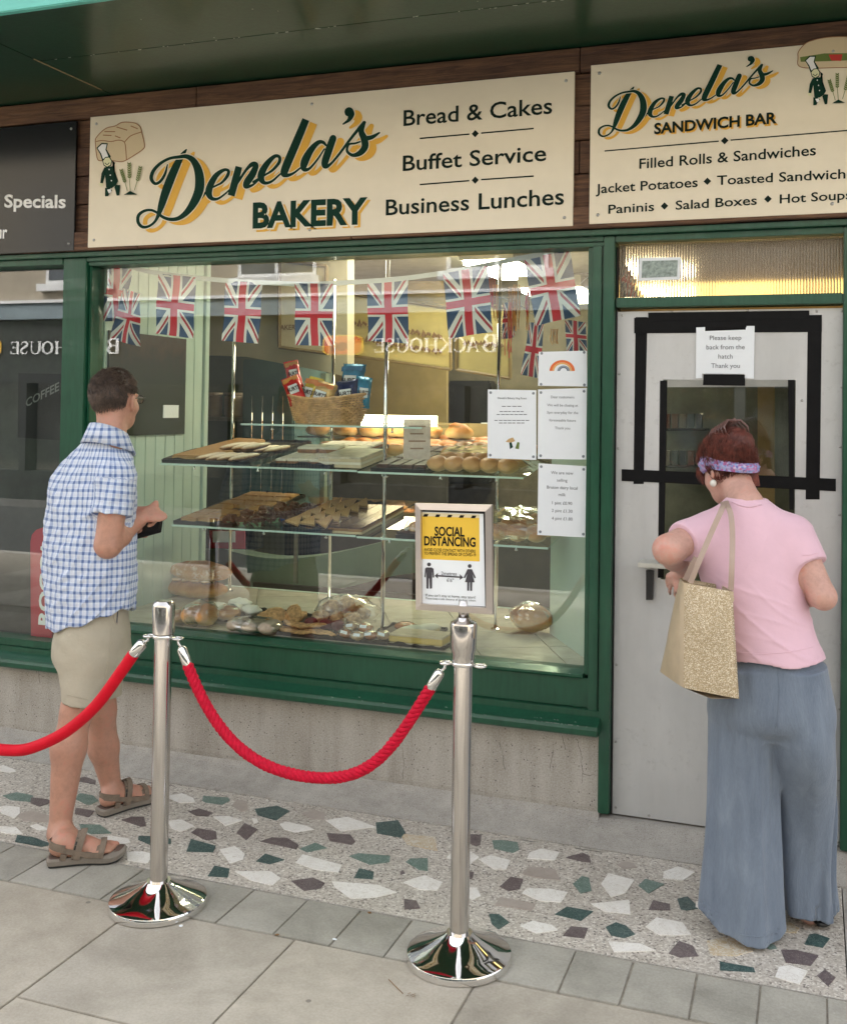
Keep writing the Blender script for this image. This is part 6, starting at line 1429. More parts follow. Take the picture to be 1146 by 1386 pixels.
def hand(W, d, up, side, L=.19, curl=(30, 40, 25), spread=5, thumb=True, sgn=1, r=.0085, fing=(1, 1, 1, 1)):
    """list of SDF pieces: W wrist, d direction of the palm, up = back of the hand, side = towards the thumb"""
    W = Vector(W); d, up, side = Vector(d).normalized(), Vector(up).normalized(), Vector(side).normalized(); pl = L*.50; out = []
    R = Matrix((side, d, up)).transposed()
    out.append((s_ell(W+d*pl*.5, (.038, pl*.62, .0145), R.to_4x4()), .012)); out.append((s_cap(W-d*.01, W+d*.02, .024, .022), .02))
    for i, (o, ln) in enumerate(((.029, .9), (.0095, 1.0), (-.0100, .94), (-.0285, .74))):
        b = W+d*pl*(.94 if i in (1, 2) else .88)+side*o; dr = (d+side*math.tan(rad(spread))*(1.2-i*.9)*.5).normalized(); n = up; p = b-dr*.012; a = 0
        out.append((s_cap(W+d*.02+side*o*.5, b, .011, .0105), .01))
        for k, (sg, cu) in enumerate(zip((.44, .31, .25), curl)):
            a += cu*fing[i]; q = p+(dr*math.cos(rad(a))-n*math.sin(rad(a)))*(L*.43*ln*sg+(.012 if k == 0 else 0)); out.append((s_cap(p, q, r*1.08*(1-.07*k), r*(1-.09*k)), .003)); p = q
    if thumb == 'tuck':
        b = W+d*pl*.25+side*.024; q = b+(d*.9+side*.35-up*.5).normalized()*.040; e = q+(d*.7-side*.5-up*.55).normalized()*.032; out += [(s_cap(b-side*.012, q, .016, .0125), .012), (s_cap(q, e, .0118, .0100), .005)]
    elif thumb:
        b = W+d*pl*.22+side*.026; q = b+(d*.75+side*.75-up*.25).normalized()*.042; e = q+(d*.95+side*.15-up*.45).normalized()*.034; g_ = e+(d*.95-side*.1-up*.5).normalized()*.027
        out += [(s_cap(b-side*.012, q, .016, .0125), .012), (s_cap(q, e, .0115, .0102), .004), (s_cap(e, g_, .0102, .0085), .003)]
    return out
def ribbon(pts, w_, th, name, mat, parent, wdir=None):
    b = MB(); P = [Vector(p) for p in pts]; vs = []
    for i, p in enumerate(P):
        t = (P[min(i+1, len(P)-1)]-P[max(i-1, 0)]).normalized(); wd = Vector(wdir[i]) if isinstance(wdir, list) else Vector(wdir); wd = (wd-t*wd.dot(t)).normalized(); n = t.cross(wd)
        ww = w_[i] if hasattr(w_, '__len__') else w_
        for a, c in ((-.5, -.5), (.5, -.5), (.5, .5), (-.5, .5)): vs.append(p+wd*ww*a+n*th*c)
    N = len(P); b.add(vs, [(i*4+k, i*4+(k+1) % 4, (i+1)*4+(k+1) % 4, (i+1)*4+k) for i in range(N-1) for k in range(4)]+[(3, 2, 1, 0), ((N-1)*4, (N-1)*4+1, (N-1)*4+2, (N-1)*4+3)])
    return b.build(name, mat, parent, smooth=False, bevel=.0)
def strands(name, roots, mat, parent, r=.0009):
    """roots: list of point lists; thin three-sided tapering hairs in one mesh"""
    vs, fs = [], []
    for P in roots:
        n0 = len(vs); k = len(P)
        for i, p in enumerate(P):
            t = (P[min(i+1, k-1)]-P[max(0, i-1)]).normalized(); u = t.orthogonal().normalized(); w_ = t.cross(u); rr_ = r*(1-.85*i/(k-1))
            for a in (0, 2.09, 4.19): q = p+(u*math.cos(a)+w_*math.sin(a))*rr_; vs.append(tuple(q))
        for i in range(k-1):
            for j in range(3): fs.append((n0+i*3+j, n0+i*3+(j+1) % 3, n0+(i+1)*3+(j+1) % 3, n0+(i+1)*3+j))
    me = bpy.data.meshes.new(name); me.from_pydata(vs, [], fs); return put(name, me, mat, parent, True, True)
# ------------------------------------------------------------------ the man in the checked shirt
man = thing('person', 'man in a blue checked short sleeved shirt, khaki shorts and sandals looking into the window', 'person', (-2.6, 3.42, 0))
SKM = skin_mat('ruddy_skin', (.50, .265, .185)); SKL = SKM
def J(px, py, Y): return at(px, py, Y=Y)
HB = -92; HF, HR = az(HB+180), az(HB+90)                      # head: facing, right side
TB = -101; TF, TR = az(TB+180), az(TB+90)
UPV = Vector((0, 0, 1))
hc_ = J(156, 541, 3.47)
def hp(f, r, u): return hc_+HF*f+HR*r+UPV*u
RH = Matrix((HR, HF, UPV)).transposed().to_4x4()
body = []
body += [(s_ell(hp(-.008, 0, .022), (.074, .094, .094), RH), .0), (s_ell(hp(.022, 0, -.045), (.060, .070, .078), RH), .03), (s_ell(hp(.045, 0, -.085), (.040, .042, .034), RH), .03)]
body += [(s_cap(hp(.088, 0, -.0), hp(.106, 0, -.035), .009, .013), .012), (s_ell(hp(.080, 0, .02), (.05, .018, .012), RH), .012), (s_ell(hp(.088, 0, -.062), (.026, .010, .009), RH), .008)]
for s_ in (1, -1):
    body += [(s_ell(hp(.082, .030*s_, .003), (.014, .008, .010), RH), .006), (s_ell(hp(.050, .045*s_, -.03), (.022, .03, .025), RH), .02)]
    RE = RH @ Matrix.Rotation(rad(18*s_), 4, 'Z'); body += [(s_ell(hp(.010, .079*s_, -.010), (.009, .019, .033), RE), .006), (s_ell(hp(.014, .075*s_, -.036), (.006, .010, .012), RE), .006)]
nk = J(150, 612, 3.42)
body += [(s_cap(hp(-.018, 0, -.05), nk+Vector((0, 0, .02)), .056, .060), .03), (s_cap(nk+Vector((0, 0, .02)), nk-Vector((0, 0, .06)), .060, .085), .03)]
tz = lambda y: J(123, y, 3.43).z
def kn(cx, y, a, b, ang, Y=3.43, z=None): p = J(cx, y, Y); return (p.z if z is None else z, p.x, p.y, a, b, rad(ang))
TA = TB+90; HA = -127+90                                        # torso and hip side directions
body += [(s_loft([kn(140, 612, .07, .065, TA), kn(130, 632, .150, .090, TA), kn(124, 670, .165, .105, TA), kn(123, 740, .165, .120, TA), kn(122, 800, .16, .122, TA-8), kn(124, 850, .16, .13, HA)]), .04)]
sh, el, wr_ = J(157, 652, 3.36), J(146, 738, 3.33), J(186, 705, 3.49)
body += bone([sh, el], [.054, .050], .03) + bone([el, el.lerp(wr_, .35), wr_], [.045, .045, .029], .02)
hd = (J(214, 686, 3.55)-wr_).normalized()
body += hand(wr_, hd, Vector((.25, -.7, .65)), Vector((-.2, .5, .8)), .185, (76, 80, 45), 2, 'tuck', r=.0092)
# left arm comes round below, palm up, holding the wallet
sl_, ell_, wl_ = J(92, 655, 3.55), J(118, 745, 3.66), J(172, 722, 3.66)
body += bone([sl_, ell_], [.05, .045], .02)+bone([ell_, wl_], [.042, .028], .02)
wal_c = J(212, 705, 3.66)
body += hand(J(172, 722, 3.58), (J(208, 719, 3.58)-J(172, 722, 3.58)), Vector((.1, -.6, -1)), Vector((.2, .6, -.4)), .15, (50, 60, 30), 10, False, r=.0088)
# legs
kr, cr_, ar = J(104, 962, 3.30), J(93, 1012, 3.27), J(80, 1128, 3.215)
hr = J(122, 868, 3.37); kl, cl, al = J(137, 962, 3.56), J(140, 1012, 3.60), J(152, 1072, 3.655); hl = J(135, 865, 3.52)
body += bone([hr, kr, cr_, ar], [.085, .056, .062, .037], .03) + bone([hl, kl, cl, al], [.085, .055, .058, .037], .03)
def foot(heel, toe, ank, lift=0.0, flip=1):
    """pieces for a bare foot on a sandal, heel and toe on the ground"""
    d = (toe-heel); L = d.length; d.normalize(); s_ = Vector((d.y, -d.x, 0)).normalized()*flip; z0 = .034; out = []
    h = heel+d*.045; Rm = Matrix((s_, d, s_.cross(d) if s_.cross(d).z > 0 else d.cross(s_))).transposed().to_4x4(); up = UPV
    out += [(s_ell(h+up*(z0+.030), (.033, .042, .034), Rm), .025), (s_cap(ank, h+d*.015+up*(z0+.05), .036, .034), .03), (s_cap(ank+d*.01, heel+d*L*.55+up*(z0+.030), .034, .026), .03)]
    out += [(s_cap(heel+d*L*.35+up*(z0+.026), heel+d*L*.72+up*(z0+.018), .034, .024), .025), (s_ell(heel+d*L*.70+up*(z0+.013), (.047, .05, .016), Rm), .018)]
    for i, (o, ln, r_) in enumerate(((.031, .25, .0125), (.012, .24, .0088), (-.004, .22, .0085), (-.019, .195, .008), (-.032, .165, .0078))):
        b = heel+d*L*.70+s_*(-o)+up*(z0+.012); e = heel+d*(L*.70+L*ln*.95)+s_*(-o*.95)+up*(z0+.009); out += [(s_cap(b, b.lerp(e, .6)+up*.003, r_*1.0, r_), .008), (s_cap(b.lerp(e, .6)+up*.003, e, r_, r_*.95), .003)]
    return out
hR, tR = at(64, 1172, z=0), at(170, 1162, z=0); hL, tL = at(134, 1106, z=0), at(214, 1080, z=0)
body += foot(hR, hR.lerp(tR, .93), ar) + foot(hL, hL.lerp(tL, .95), al)
lo = (-3.25, 3.0, -.0); hi = (-2.05, 4.0, 1.92)
figure('body', union([(body[0][0], 0)]+body[1:]), lo, hi, .0052, SKM, man, 1)
# ---- shirt: open shell with a curved hem
hemN = lambda P: None
shA = [kn(146, 588, .072, .070, TA), kn(141, 604, .110, .088, TA), kn(131, 630, .175, .110, TA), kn(125, 655, .200, .128, TA), kn(123, 700, .205, .142, TA), kn(122, 760, .205, .155, TA), kn(122, 810, .200, .158, TA-8), kn(123, 842, .198, .160, TA-12), kn(125, 868, .198, .160, TA-12)]
slv_e = sh.lerp(el, .52)
slv = s_cap(sh+Vector((-.01, .01, .012)), slv_e, .073, .074); slvL = s_cap(sl_+Vector((.02, 0, .01)), sl_.lerp(ell_, .5), .070, .070)
tor = s_loft(shA); an_ = (el-sh).normalized(); ax_c = npv(sh.lerp(el, .46)); ax_n = npv(an_)
neckc = npv(nk+Vector((0, 0, .045)))
zl, zr = J(80, 846, 3.43), J(184, 820, 3.43)
def shirt_f(P):
    a = tor(P); b = slv(P); cut = (P-ax_c)@ax_n; b2 = np.maximum(b, cut-.012); d = smin(a, b2, .035); d = smin(d, slvL(P), .03)
    # wrinkles that lie in the cloth
    z = P[:, 2]; ang = np.arctan2(P[:, 1]-3.43, P[:, 0]+2.62)
    s1 = np.sin(ang*11+z*9+1.3*np.sin(z*14)); wz = np.clip((1.22-z)/.35, 0, 1)
    d = d-.010*wz*ridge(ang*4.3+z*5+1.2*wave(P, 5, 1), 4)*np.clip(wave(P, 6, 0)+.5, 0, 1)-.008*ridge((z-.35*ang)*17+1.5*wave(P, 6, 3), 5)*np.clip(wave(P, 8, 2)+.2, 0, 1)+.0030*wave(P, 18, 1)+.0030*wave(P*np.array([1, 1, 1.9]), 42, 2)+.004*np.clip((z-1.1)/.3, 0, 1)*np.sin((z*1.0+ang*.25)*38+2*np.sin(ang*3))*.4
    d0 = d; u = np.clip((P[:, 0]-zl.x)/(zr.x-zl.x), 0, 1); hem = zl.z*(1-u)+zr.z*u - .022*np.sin(u*PI) + .006*np.sin(ang*9)
    d = np.maximum(d, hem-z)
    inner = -(d+.007); inner = np.maximum(inner, -1); sh_ = np.maximum(d, -(d+.008))
    # openings: hem, sleeve ends, neck
    core = d0+.007
    op = np.where(z < hem+.02, core, 1.0); op = np.minimum(op, np.where((cut > -.02) & (b < .02), core, 1.0)); op = np.minimum(op, np.where(z > neckc[2]+.036, core, 1.0))
    return np.maximum(d, -op)
SHM, nt, bs = new_mat('blue_checked_cotton'); E.nt = nt
t_ = nt.nodes.new('ShaderNodeUVMap'); t_.uv_map = 'UVMap'; sp_ = nt.nodes.new('ShaderNodeSeparateXYZ'); nt.links.new(t_.outputs[0], sp_.inputs[0])
def bands(c, per=.030):
    q = c.mod(per)*(1/per)
    wide = (q-.30).abs().lt(.17)*1.0; edge = (q-.30).abs().lt(.25)*1.0; thin = (q-.66).abs().lt(.028)*1.0+(q-.80).abs().lt(.024)*.8+(q-.92).abs().lt(.024)*.5
    return wide*.55+edge*.25, thin
wu, tu = bands(E(sp_.outputs[0])); wv, tv = bands(E(sp_.outputs[1]))
c = mixc(nt, (wu*.72).clamp(), (.76, .82, .88), (.09, .20, .48)); c = mixc(nt, (wv*.68).clamp(), c, (.09, .20, .48)); c = mixc(nt, (tu*.38).clamp(), c, (.14, .12, .34)); c = mixc(nt, (tv*.38).clamp(), c, (.14, .12, .34))
c = mixc(nt, (wu*wv*.9).clamp(), c, (.015, .045, .20)); nt.links.new(c, bs.inputs['Base Color']); bs.inputs['Roughness'].default_value = .85; bs.inputs['Sheen Weight'].default_value = .15
wn_ = nz(nt, 900, 2, .5); wr2 = nz(nt, 18, 5, .62, (1, 1, .5), dist=.8); bump(nt, bs, (E(wn_)*.12+E(wr2)), .6, .018)
sA = np.array([npv(sh), npv(el)])
def shirt_uv(V):
    c = np.array([-2.62, 3.43]); ang = np.arctan2(V[:, 1]-c[1], V[:, 0]-c[0])+.9; ang = np.mod(ang, 2*PI); top = np.clip((V[:, 2]-1.42)/.12, 0, 1)
    u = ang*.185; v = V[:, 2]+top*.10*0
    w2 = .006*wave(V, 9, 3); w3 = .004*wave(V, 12, 4)
    ab = sA[1]-sA[0]; t = ((V-sA[0])@ab)/(ab@ab); q = V-sA[0]-np.clip(t, -.3, 1)[:, None]*ab; r_ = np.linalg.norm(q, axis=1)
    e1 = np.cross(ab, [0, 1, 0]); e1 /= np.linalg.norm(e1); e2 = np.cross(ab, e1); e2 /= np.linalg.norm(e2); a2 = np.arctan2(q@e2, q@e1)
    sm = (r_ < .083) & (t > -.05) & (slv(V) < .012) & ((V@npv(TR)) > (npv(sh)-.035*npv(TR))@npv(TR))
    return np.stack([np.where(sm, a2*.072, u+w2), np.where(sm, t*np.linalg.norm(ab), v+w3)], 1)
figure('shirt', shirt_f, (-2.98, 3.10, .76), (-2.28, 3.80, 1.64), .0045, SHM, man, 1, uvfn=shirt_uv)
# collar band folded over
cc_ = J(147, 589, 3.425); n = 40; vs = []
for i in range(n):
    a = 2*PI*i/n; d = Vector((math.cos(a), math.sin(a), 0)); fr = d.dot(TF); tilt = -.030*fr
    if fr > .75: tilt -= .03*(fr-.75)
    for (r_, z) in ((.066, .014), (.072, .022), (.083, -.004), (.103, -.052), (.097, -.054), (.074, .008)): vs.append(cc_+Vector((d.x*(r_+.004), d.y*(r_+.0), z+tilt)))
b = MB(); b.add(vs, [(i*6+k, i*6+(k+1) % 6, ((i+1) % n)*6+(k+1) % 6, ((i+1) % n)*6+k) for i in range(n) for k in range(6)]); col_ = b.build('collar', SHM, man, smooth=True)
add_uv(col_, lambda p: ((math.atan2(p.y-cc_.y, p.x-cc_.x)+7)*.085, p.z*1.0+.004))
# ---- shorts
SHO = M('khaki_cotton_twill', (.43, .39, .30), .85, var=.10, vs=5, bp=.4, bs_=10, bd=.02)
lr, ll_ = J(113, 925, 3.325), J(140, 925, 3.54)
spr = [(s_loft([kn(126, 795, .150, .125, HA, 3.43), kn(125, 850, .170, .140, HA, 3.43), kn(124, 885, .178, .148, HA, 3.43), kn(126, 905, .165, .135, HA, 3.44)]), 0)]
her, hel = J(114, 951, 3.315), J(137, 958, 3.56)
spr += [(s_cap(J(118, 870, 3.37), her, .105, .085), .05), (s_cap(J(134, 868, 3.51), hel, .10, .078), .05)]
spf = union(spr)
def shorts_f(P):
    d = spf(P); z = P[:, 2]; d = d+.0030*wave(P*np.array([1, 1, .6]), 16, 5)-.010*ridge((z*1.0+(P[:, 0]+2.6)*.75)*26+1.2*wave(P, 6, 2), 5)*np.clip((z-.62)/.06, 0, 1)*np.clip(wave(P, 7, 3)+.4, 0, 1)+.0045*np.clip((z-.7)/.1, 0, 1)*np.clip((.86-z)/.1, 0, 1)*np.sin((z*.9+(P[:, 0]+2.6)*.5)*75)*.5
    near = (np.linalg.norm(P[:, :2]-npv(her)[:2], axis=1) < np.linalg.norm(P[:, :2]-npv(hel)[:2], axis=1))
    hz = np.where(near, her.z+.004+(P[:, 0]-her.x)*-.10, hel.z+.004); out = np.maximum(d, hz-z); core = d+.009
    op = np.where(z < hz+.03, core, 1.0); return np.maximum(out, -op)
figure('shorts', shorts_f, (-2.9, 3.12, .50), (-2.28, 3.74, 1.0), .0045, SHO, man, 1)
seam([(148, 815), (152, 828), (155, 838), (158, 846)], shorts_f, .0028, 'pocket_edge', SHO, man); seam([(160, 816), (159, 830), (158, 845)], shorts_f, .0022, 'pocket_edge', M('dark_pocket_lining', (.06, .065, .09), .9), man)
seam([(151, 850), (149, 880), (143, 915), (136, 950)], shorts_f, .0016, 'side_seam', SHO, man); seam([(91, 940), (110, 945), (136, 949)], shorts_f, .0012, 'hem_seam', SHO, man)
pass
# pocket welt and hem stitching
SHD = M('pocket_shadow_lining', (.16, .14, .11), .9)
# ---- hair
HRM = M('greying_brown_hair', (.06, .045, .037), .5, var=.5, vs=40, bp=.6, bs_=140, stretch=(1, 1, .3)); HRG = M('grey_brown_hair_strands', (.11, .075, .055), .42, var=.75, vs=45)
sk = s_ell(hp(-.012, 0, .026), (.080, .099, .097), RH)
def hair_f(P):
    d = sk(P); q = P-npv(hc_); f = q@npv(HF); r_ = np.abs(q@npv(HR)); u = q[:, 2]
    line = np.where(f > -.005, .035+np.clip(f, 0, 1)*.45, -.100); line = np.where((f > -.022) & (f <= .04) & (r_ > .05), .026, line)
    nape = np.where(u < -.03, r_-.058, -1); d2 = np.maximum(d, (line-u)*.8); d2 = np.maximum(d2, nape)
    return np.maximum(d2, f-.082+u*.1)+.0022*wave(P, 90, 1)+.001*wave(P, 180, 2)
figure('hair', hair_f, npv(hc_)-.15, npv(hc_)+.15, .004, HRM, man, 1)
rs = random.Random(2); roots = []
fr_u = []
while len(roots) < 5200:
    v = Vector((rs.gauss(0, 1), rs.gauss(0, 1), rs.gauss(0, 1))).normalized(); p = hp(-.012, 0, .026)+HR*v.x*.0805+HF*v.y*.0995+UPV*v.z*.0975; q = p-hc_; f, r_, u = q.dot(HF), abs(q.dot(HR)), q.z
    line = (.035+f*.45) if f > -.005 else -.095
    if -.025 < f < .045 and r_ > .05: line = .028
    if u < line+.004 or f > .078 or (u < -.03 and r_ > .056): continue
    nrm = (HR*v.x+HF*v.y+UPV*v.z).normalized(); flow = (-HF*.2+UPV*-1.0) if u < .06 else (HF*.9*(1 if f > -.02 else -.4)-UPV*.1+HR*.3*rs.uniform(-1, 1)); flow = (flow-nrm*flow.dot(nrm)).normalized()
    flow = (flow+Vector((rs.uniform(-.35, .35),)*1+(rs.uniform(-.35, .35), rs.uniform(-.35, .35)))).normalized(); L = rs.uniform(.010, .020) if u < .06 else rs.uniform(.016, .028)
    roots.append([p-nrm*.002, p+flow*L*.5+nrm*.0055, p+flow*L+nrm*rs.uniform(.003, .008)])
strands('hair', roots, HRG, man, .0012)
# glasses
GM = M('dark_spectacle_frame', (.03, .02, .018), .3)
for s_ in (1, -1):
    MB().tube([hp(-.004, .081*s_, -.004), hp(.03, .080*s_, .008), hp(.085, .070*s_, .012), hp(.104, .066*s_, .010)], .0022, 6).build('spectacle_arm', GM, man, smooth=True)
    c0 = hp(.108, .034*s_, .003); P = [c0+HR*(.026*math.cos(2*PI*i/18))+UPV*(.017*math.sin(2*PI*i/18))-HF*(.006*abs(math.cos(2*PI*i/18))) for i in range(18)]; MB().tube(P, .0016, 6, closed=True).build('spectacle_rim', GM, man); MB().slab(P, HF*.001).build('lens', CELLO, man)
MB().tube([hp(.110, -.010, .008), hp(.114, 0, .010), hp(.110, .010, .008)], .0016, 6).build('spectacle_bridge', GM, man)
for s_ in (1, -1): MB().ball(hp(.080, .030*s_, .003), (.0118,)*3, 14, 10).build('eye', M('eye_white', (.6, .57, .52), .2, var=0), man, smooth=True); MB().ball(hp(.0885, .030*s_, .003), (.0052,)*3, 10, 8).build('iris', M('dark_iris', (.05, .035, .02), .1, var=0), man, smooth=True)
# ---- sandals
SOLE = M('grey_brown_rubber_sole', (.23, .20, .165), .8, var=.12, vs=20); SOLD = M('dark_outsole', (.03, .032, .03), .85); STRP = M('brown_nubuck_strap', (.20, .155, .115), .85, var=.2, vs=40, bp=.3, bs_=200); FOOTB = M('sandal_footbed', (.10, .065, .05), .8)
def sandal(heel, toe, lab):
    sn = man
    d = (toe-heel); L = d.length; d.normalize(); s_ = Vector((d.y, -d.x, 0)).normalized()
    def outline(gr_=0, z=0):
        W_ = [(.0, 0), (.02, .030), (.08, .037), (.22, .036), (.40, .035), (.55, .040), (.70, .050), (.82, .049), (.92, .037), (.975, .020), (1.0, 0)]; C = cr([(t*L, w_) for t, w_ in W_], 4)
        up_ = lambda t: .004*max(0, (t/L-.78)/.22)**2*4
        P = [heel+d*(t+(gr_ if t > L*.5 else -gr_))+s_*(-max(0, w_)-gr_)+UPV*(z+up_(t)) for t, w_ in C]; Q = [heel+d*(t+(gr_ if t > L*.5 else -gr_))+s_*(max(0, w_)*.93+gr_)+UPV*(z+up_(t)) for t, w_ in C]
        return P+Q[::-1][1:-1]
    def layer(z0, z1, g0, g1, name, mat):
        a, c = outline(g0, z0), outline(g1, z1); n = len(a); MB().add(a+c, [tuple(range(n))[::-1], tuple(range(n, 2*n))]+[(i, (i+1) % n, n+(i+1) % n, n+i) for i in range(n)]).build(name, mat, sn)
    layer(.001, .009, -.002, .001, 'sandal_outsole', SOLD); layer(.0092, .026, .002, .004, 'sandal_midsole', SOLE); layer(.0262, .033, .004, .0, 'sandal_rim', SOLE); layer(.0332, .0345, -.004, -.006, 'sandal_footbed', FOOTB)
    def arch(t0, t1, h, w_, name='sandal_strap', mat=STRP, ex=.0, lo_=.028):
        P = []
        for i in range(15):
            a = PI*i/14; wd = .047*(1 if t0 > .5 else .86)+ex; P.append(heel+d*(L*(t0+(t1-t0)*math.sin(a)))+s_*(-math.cos(a)*wd)+UPV*(lo_+math.sin(a)**.8*h))
        ribbon(P, w_, .004, name, mat, sn, d)
    arch(.66, .70, .042, .030); arch(.68, .72, .049, .020, 'sandal_tab', STRP, .003, .03)
    arch(.36, .44, .088, .030); arch(.38, .465, .092, .022, 'sandal_tab', STRP, .003, .03); arch(.34, .415, .0855, .012, 'sandal_strap', BLACKP, .0, .030)
    P = []
    for i in range(15): a = PI*i/14; P.append(heel+d*(L*.16-.058*math.sin(a)*1.0+.02)+s_*(-math.cos(a)*.043)+UPV*(.070+.012*math.sin(a)))
    ribbon(P, .026, .004, 'sandal_heel_strap', STRP, sn, (0, 0, 1))
    for sd_ in (1, -1):
        ribbon([heel+d*L*.18+s_*.041*sd_+UPV*.068, heel+d*L*.30+s_*.043*sd_+UPV*.058, heel+d*L*.42+s_*.044*sd_+UPV*.050, heel+d*L*.55+s_*.047*sd_+UPV*.042, heel+d*L*.68+s_*.051*sd_+UPV*.040], .018, .004, 'sandal_side_strap', STRP, sn, (0, 0, 1))
        for t in (.20, .36, .52): ribbon([heel+d*L*t+s_*.040*sd_+UPV*.030, heel+d*L*(t+.02)+s_*.043*sd_+UPV*.052], .022, .0035, 'sandal_side_strap', STRP, sn, d)
sandal(hR, tR, ''); sandal(hL, tL, '')
# wallet held in both hands
wt = thing('wallet', 'black wallet held open in the man\'s hands', 'wallet', J(206, 706, 3.60))
a = J(178, 719, 3.58); c = J(222, 707, 3.60); u = (c-a).normalized(); n_ = Vector((-.15, -.75, .55)).normalized(); v = n_.cross(u).normalized(); v = v if v.z > 0 else -v; cen = (a+c)/2
q = [cen+u*x*.062+v*y*.042 for x, y in ((-1, -1), (1, -1), (1, 1), (-1, 1))]; MB().slab(q, n_*.009).build('cover', BLACKP, wt, bevel=.003); MB().slab([p-n_*.010 for p in q], n_*.008).build('cover', BLACKP, wt, bevel=.003)
# ------------------------------------------------------------------ the woman at the hatch
wom = thing('person', 'woman in a pink T-shirt and wide blue trousers leaning to the door hatch', 'person', (-.05, 3.6, 0))
SKW = skin_mat('fair_pink_skin', (.58, .34, .275), (.62, .27, .21))
YW = 3.56
def K(px, py, Y=YW): return at(px, py, Y=Y)
tiltf = 24
WHF = az(136); WHR = az(136-90)                                  # she looks to the left, so her left ear shows
RT = Matrix.Rotation(rad(-tiltf), 3, WHR); HFw = (RT @ WHF).normalized(); HUw = (RT @ UPV).normalized(); HRw = WHR
hw = K(984, 634, 3.66)
def hq(f, r, u): return hw+HFw*f+HRw*r+HUw*u
RHw = Matrix((HRw, HFw, HUw)).transposed().to_4x4()
wb = [(s_ell(hq(-.006, 0, .018), (.070, .088, .088), RHw), 0), (s_ell(hq(.024, 0, -.045), (.054, .064, .070), RHw), .03), (s_ell(hq(.048, 0, -.080), (.032, .034, .028), RHw), .03)]
wb += [(s_cap(hq(.085, 0, -.005), hq(.103, 0, -.033), .007, .010), .012), (s_ell(hq(.085, 0, -.058), (.022, .008, .008), RHw), .008)]
for s_ in (1, -1): wb += [(s_ell(hq(.078, .028*s_, .0), (.013, .008, .009), RHw), .006), (s_ell(hq(.045, .038*s_, -.03), (.02, .03, .025), RHw), .02), (s_ell(hq(-.002, .072*s_, -.012), (.006, .015, .027), RHw @ Matrix.Rotation(rad(20*s_), 4, 'Z')), .006)]
nkw = K(1012, 690, 3.55)
wb += [(s_cap(hq(-.02, 0, -.05), nkw+Vector((-.008, .01, .02)), .050, .054), .03), (s_cap(nkw, nkw-Vector((0, 0, .07)), .052, .050), .03)]
def kw(cx, y, a, b, ang=4, Y=YW): p = K(cx, y, Y); return (p.z, p.x, p.y, a, b, rad(ang))
wb += [(s_loft([kw(1012, 694, .05, .045), kw(1012, 712, .13, .07), kw(1016, 740, .165, .10), kw(1022, 790, .155, .11), kw(1032, 850, .130, .105), kw(1048, 900, .135, .118)]), .04)]
shl, ell2, wrl = K(946, 722, 3.54), K(904, 744, 3.42), K(925, 770, 3.80)
wb += bone([shl, ell2], [.052, .048], .03) + bone([ell2, ell2.lerp(wrl, .4), wrl], [.046, .042, .026], .02)
shr, elr, wrr = K(1077, 730, 3.57), K(1114, 808, 3.50), K(1062, 800, 3.86)
wb += bone([shr, elr], [.050, .040], .03) + bone([elr, elr.lerp(wrr, .4), wrr], [.037, .038, .025], .02)
wb += hand(wrl, (K(914, 806, 3.86)-wrl), Vector((-.3, -.9, .2)), Vector((-.9, .25, .0)), .165, (12, 22, 14), 14, True, r=.0074)
wb += hand(wrr, Vector((-.6, .6, .1)), Vector((0, -.5, .8)), Vector((.5, .4, .3)), .165, (30, 40, 20), 5, True, r=.0074)
# legs and feet inside the trousers
for (hx, hy, kx, ky, ax_, ay, Yk, Ya) in ((1025, 930, 1012, 1090, 1005, 1235, 3.54, 3.55), (1078, 930, 1090, 1090, 1095, 1215, 3.62, 3.68)):
    wb += bone([K(hx, hy, 3.58), K(kx, ky, Yk), K(ax_, ay, Ya)], [.08, .055, .036], .03); a = K(ax_, ay, Ya); g = Vector((a.x, a.y, .035)); wb += [(s_cap(a, g, .036, .034), .02), (s_cap(g, g+Vector((-.02, .15, -.01)), .034, .024), .02)]
figure('body', union(wb), (-.62, 3.28, -.01), (.24, 4.06, 1.80), .0052, SKW, wom, 1)
# T-shirt
TSM = M('pale_pink_jersey', (.72, .475, .56), .9, var=.05, vs=5, bp=.15, bs_=9, bd=.02, sheen=.15)
ts = s_loft([kw(1010, 674, .066, .058), kw(1012, 690, .11, .078), kw(1011, 708, .158, .092), kw(1011, 740, .178, .112), kw(1016, 780, .169, .124), kw(1026, 820, .158, .130), kw(1036, 855, .157, .138), kw(1047, 885, .160, .148), kw(1050, 905, .160, .15)])
e_l = shl.lerp(ell2, .42); e_r = shr.lerp(elr, .36)
sL = s_cap(shl+Vector((.03, .0, .0)), e_l, .070, .068); sR = s_cap(shr+Vector((-.01, .0, .01)), e_r, .071, .064)
cl_n = npv((ell2-shl).normalized()); cl_c = npv(e_l); cr_n = npv((elr-shr).normalized()); cr_c = npv(e_r)
hemw = K(1050, 889, YW).z; nz_ = npv(nkw+Vector((0, 0, .030)))
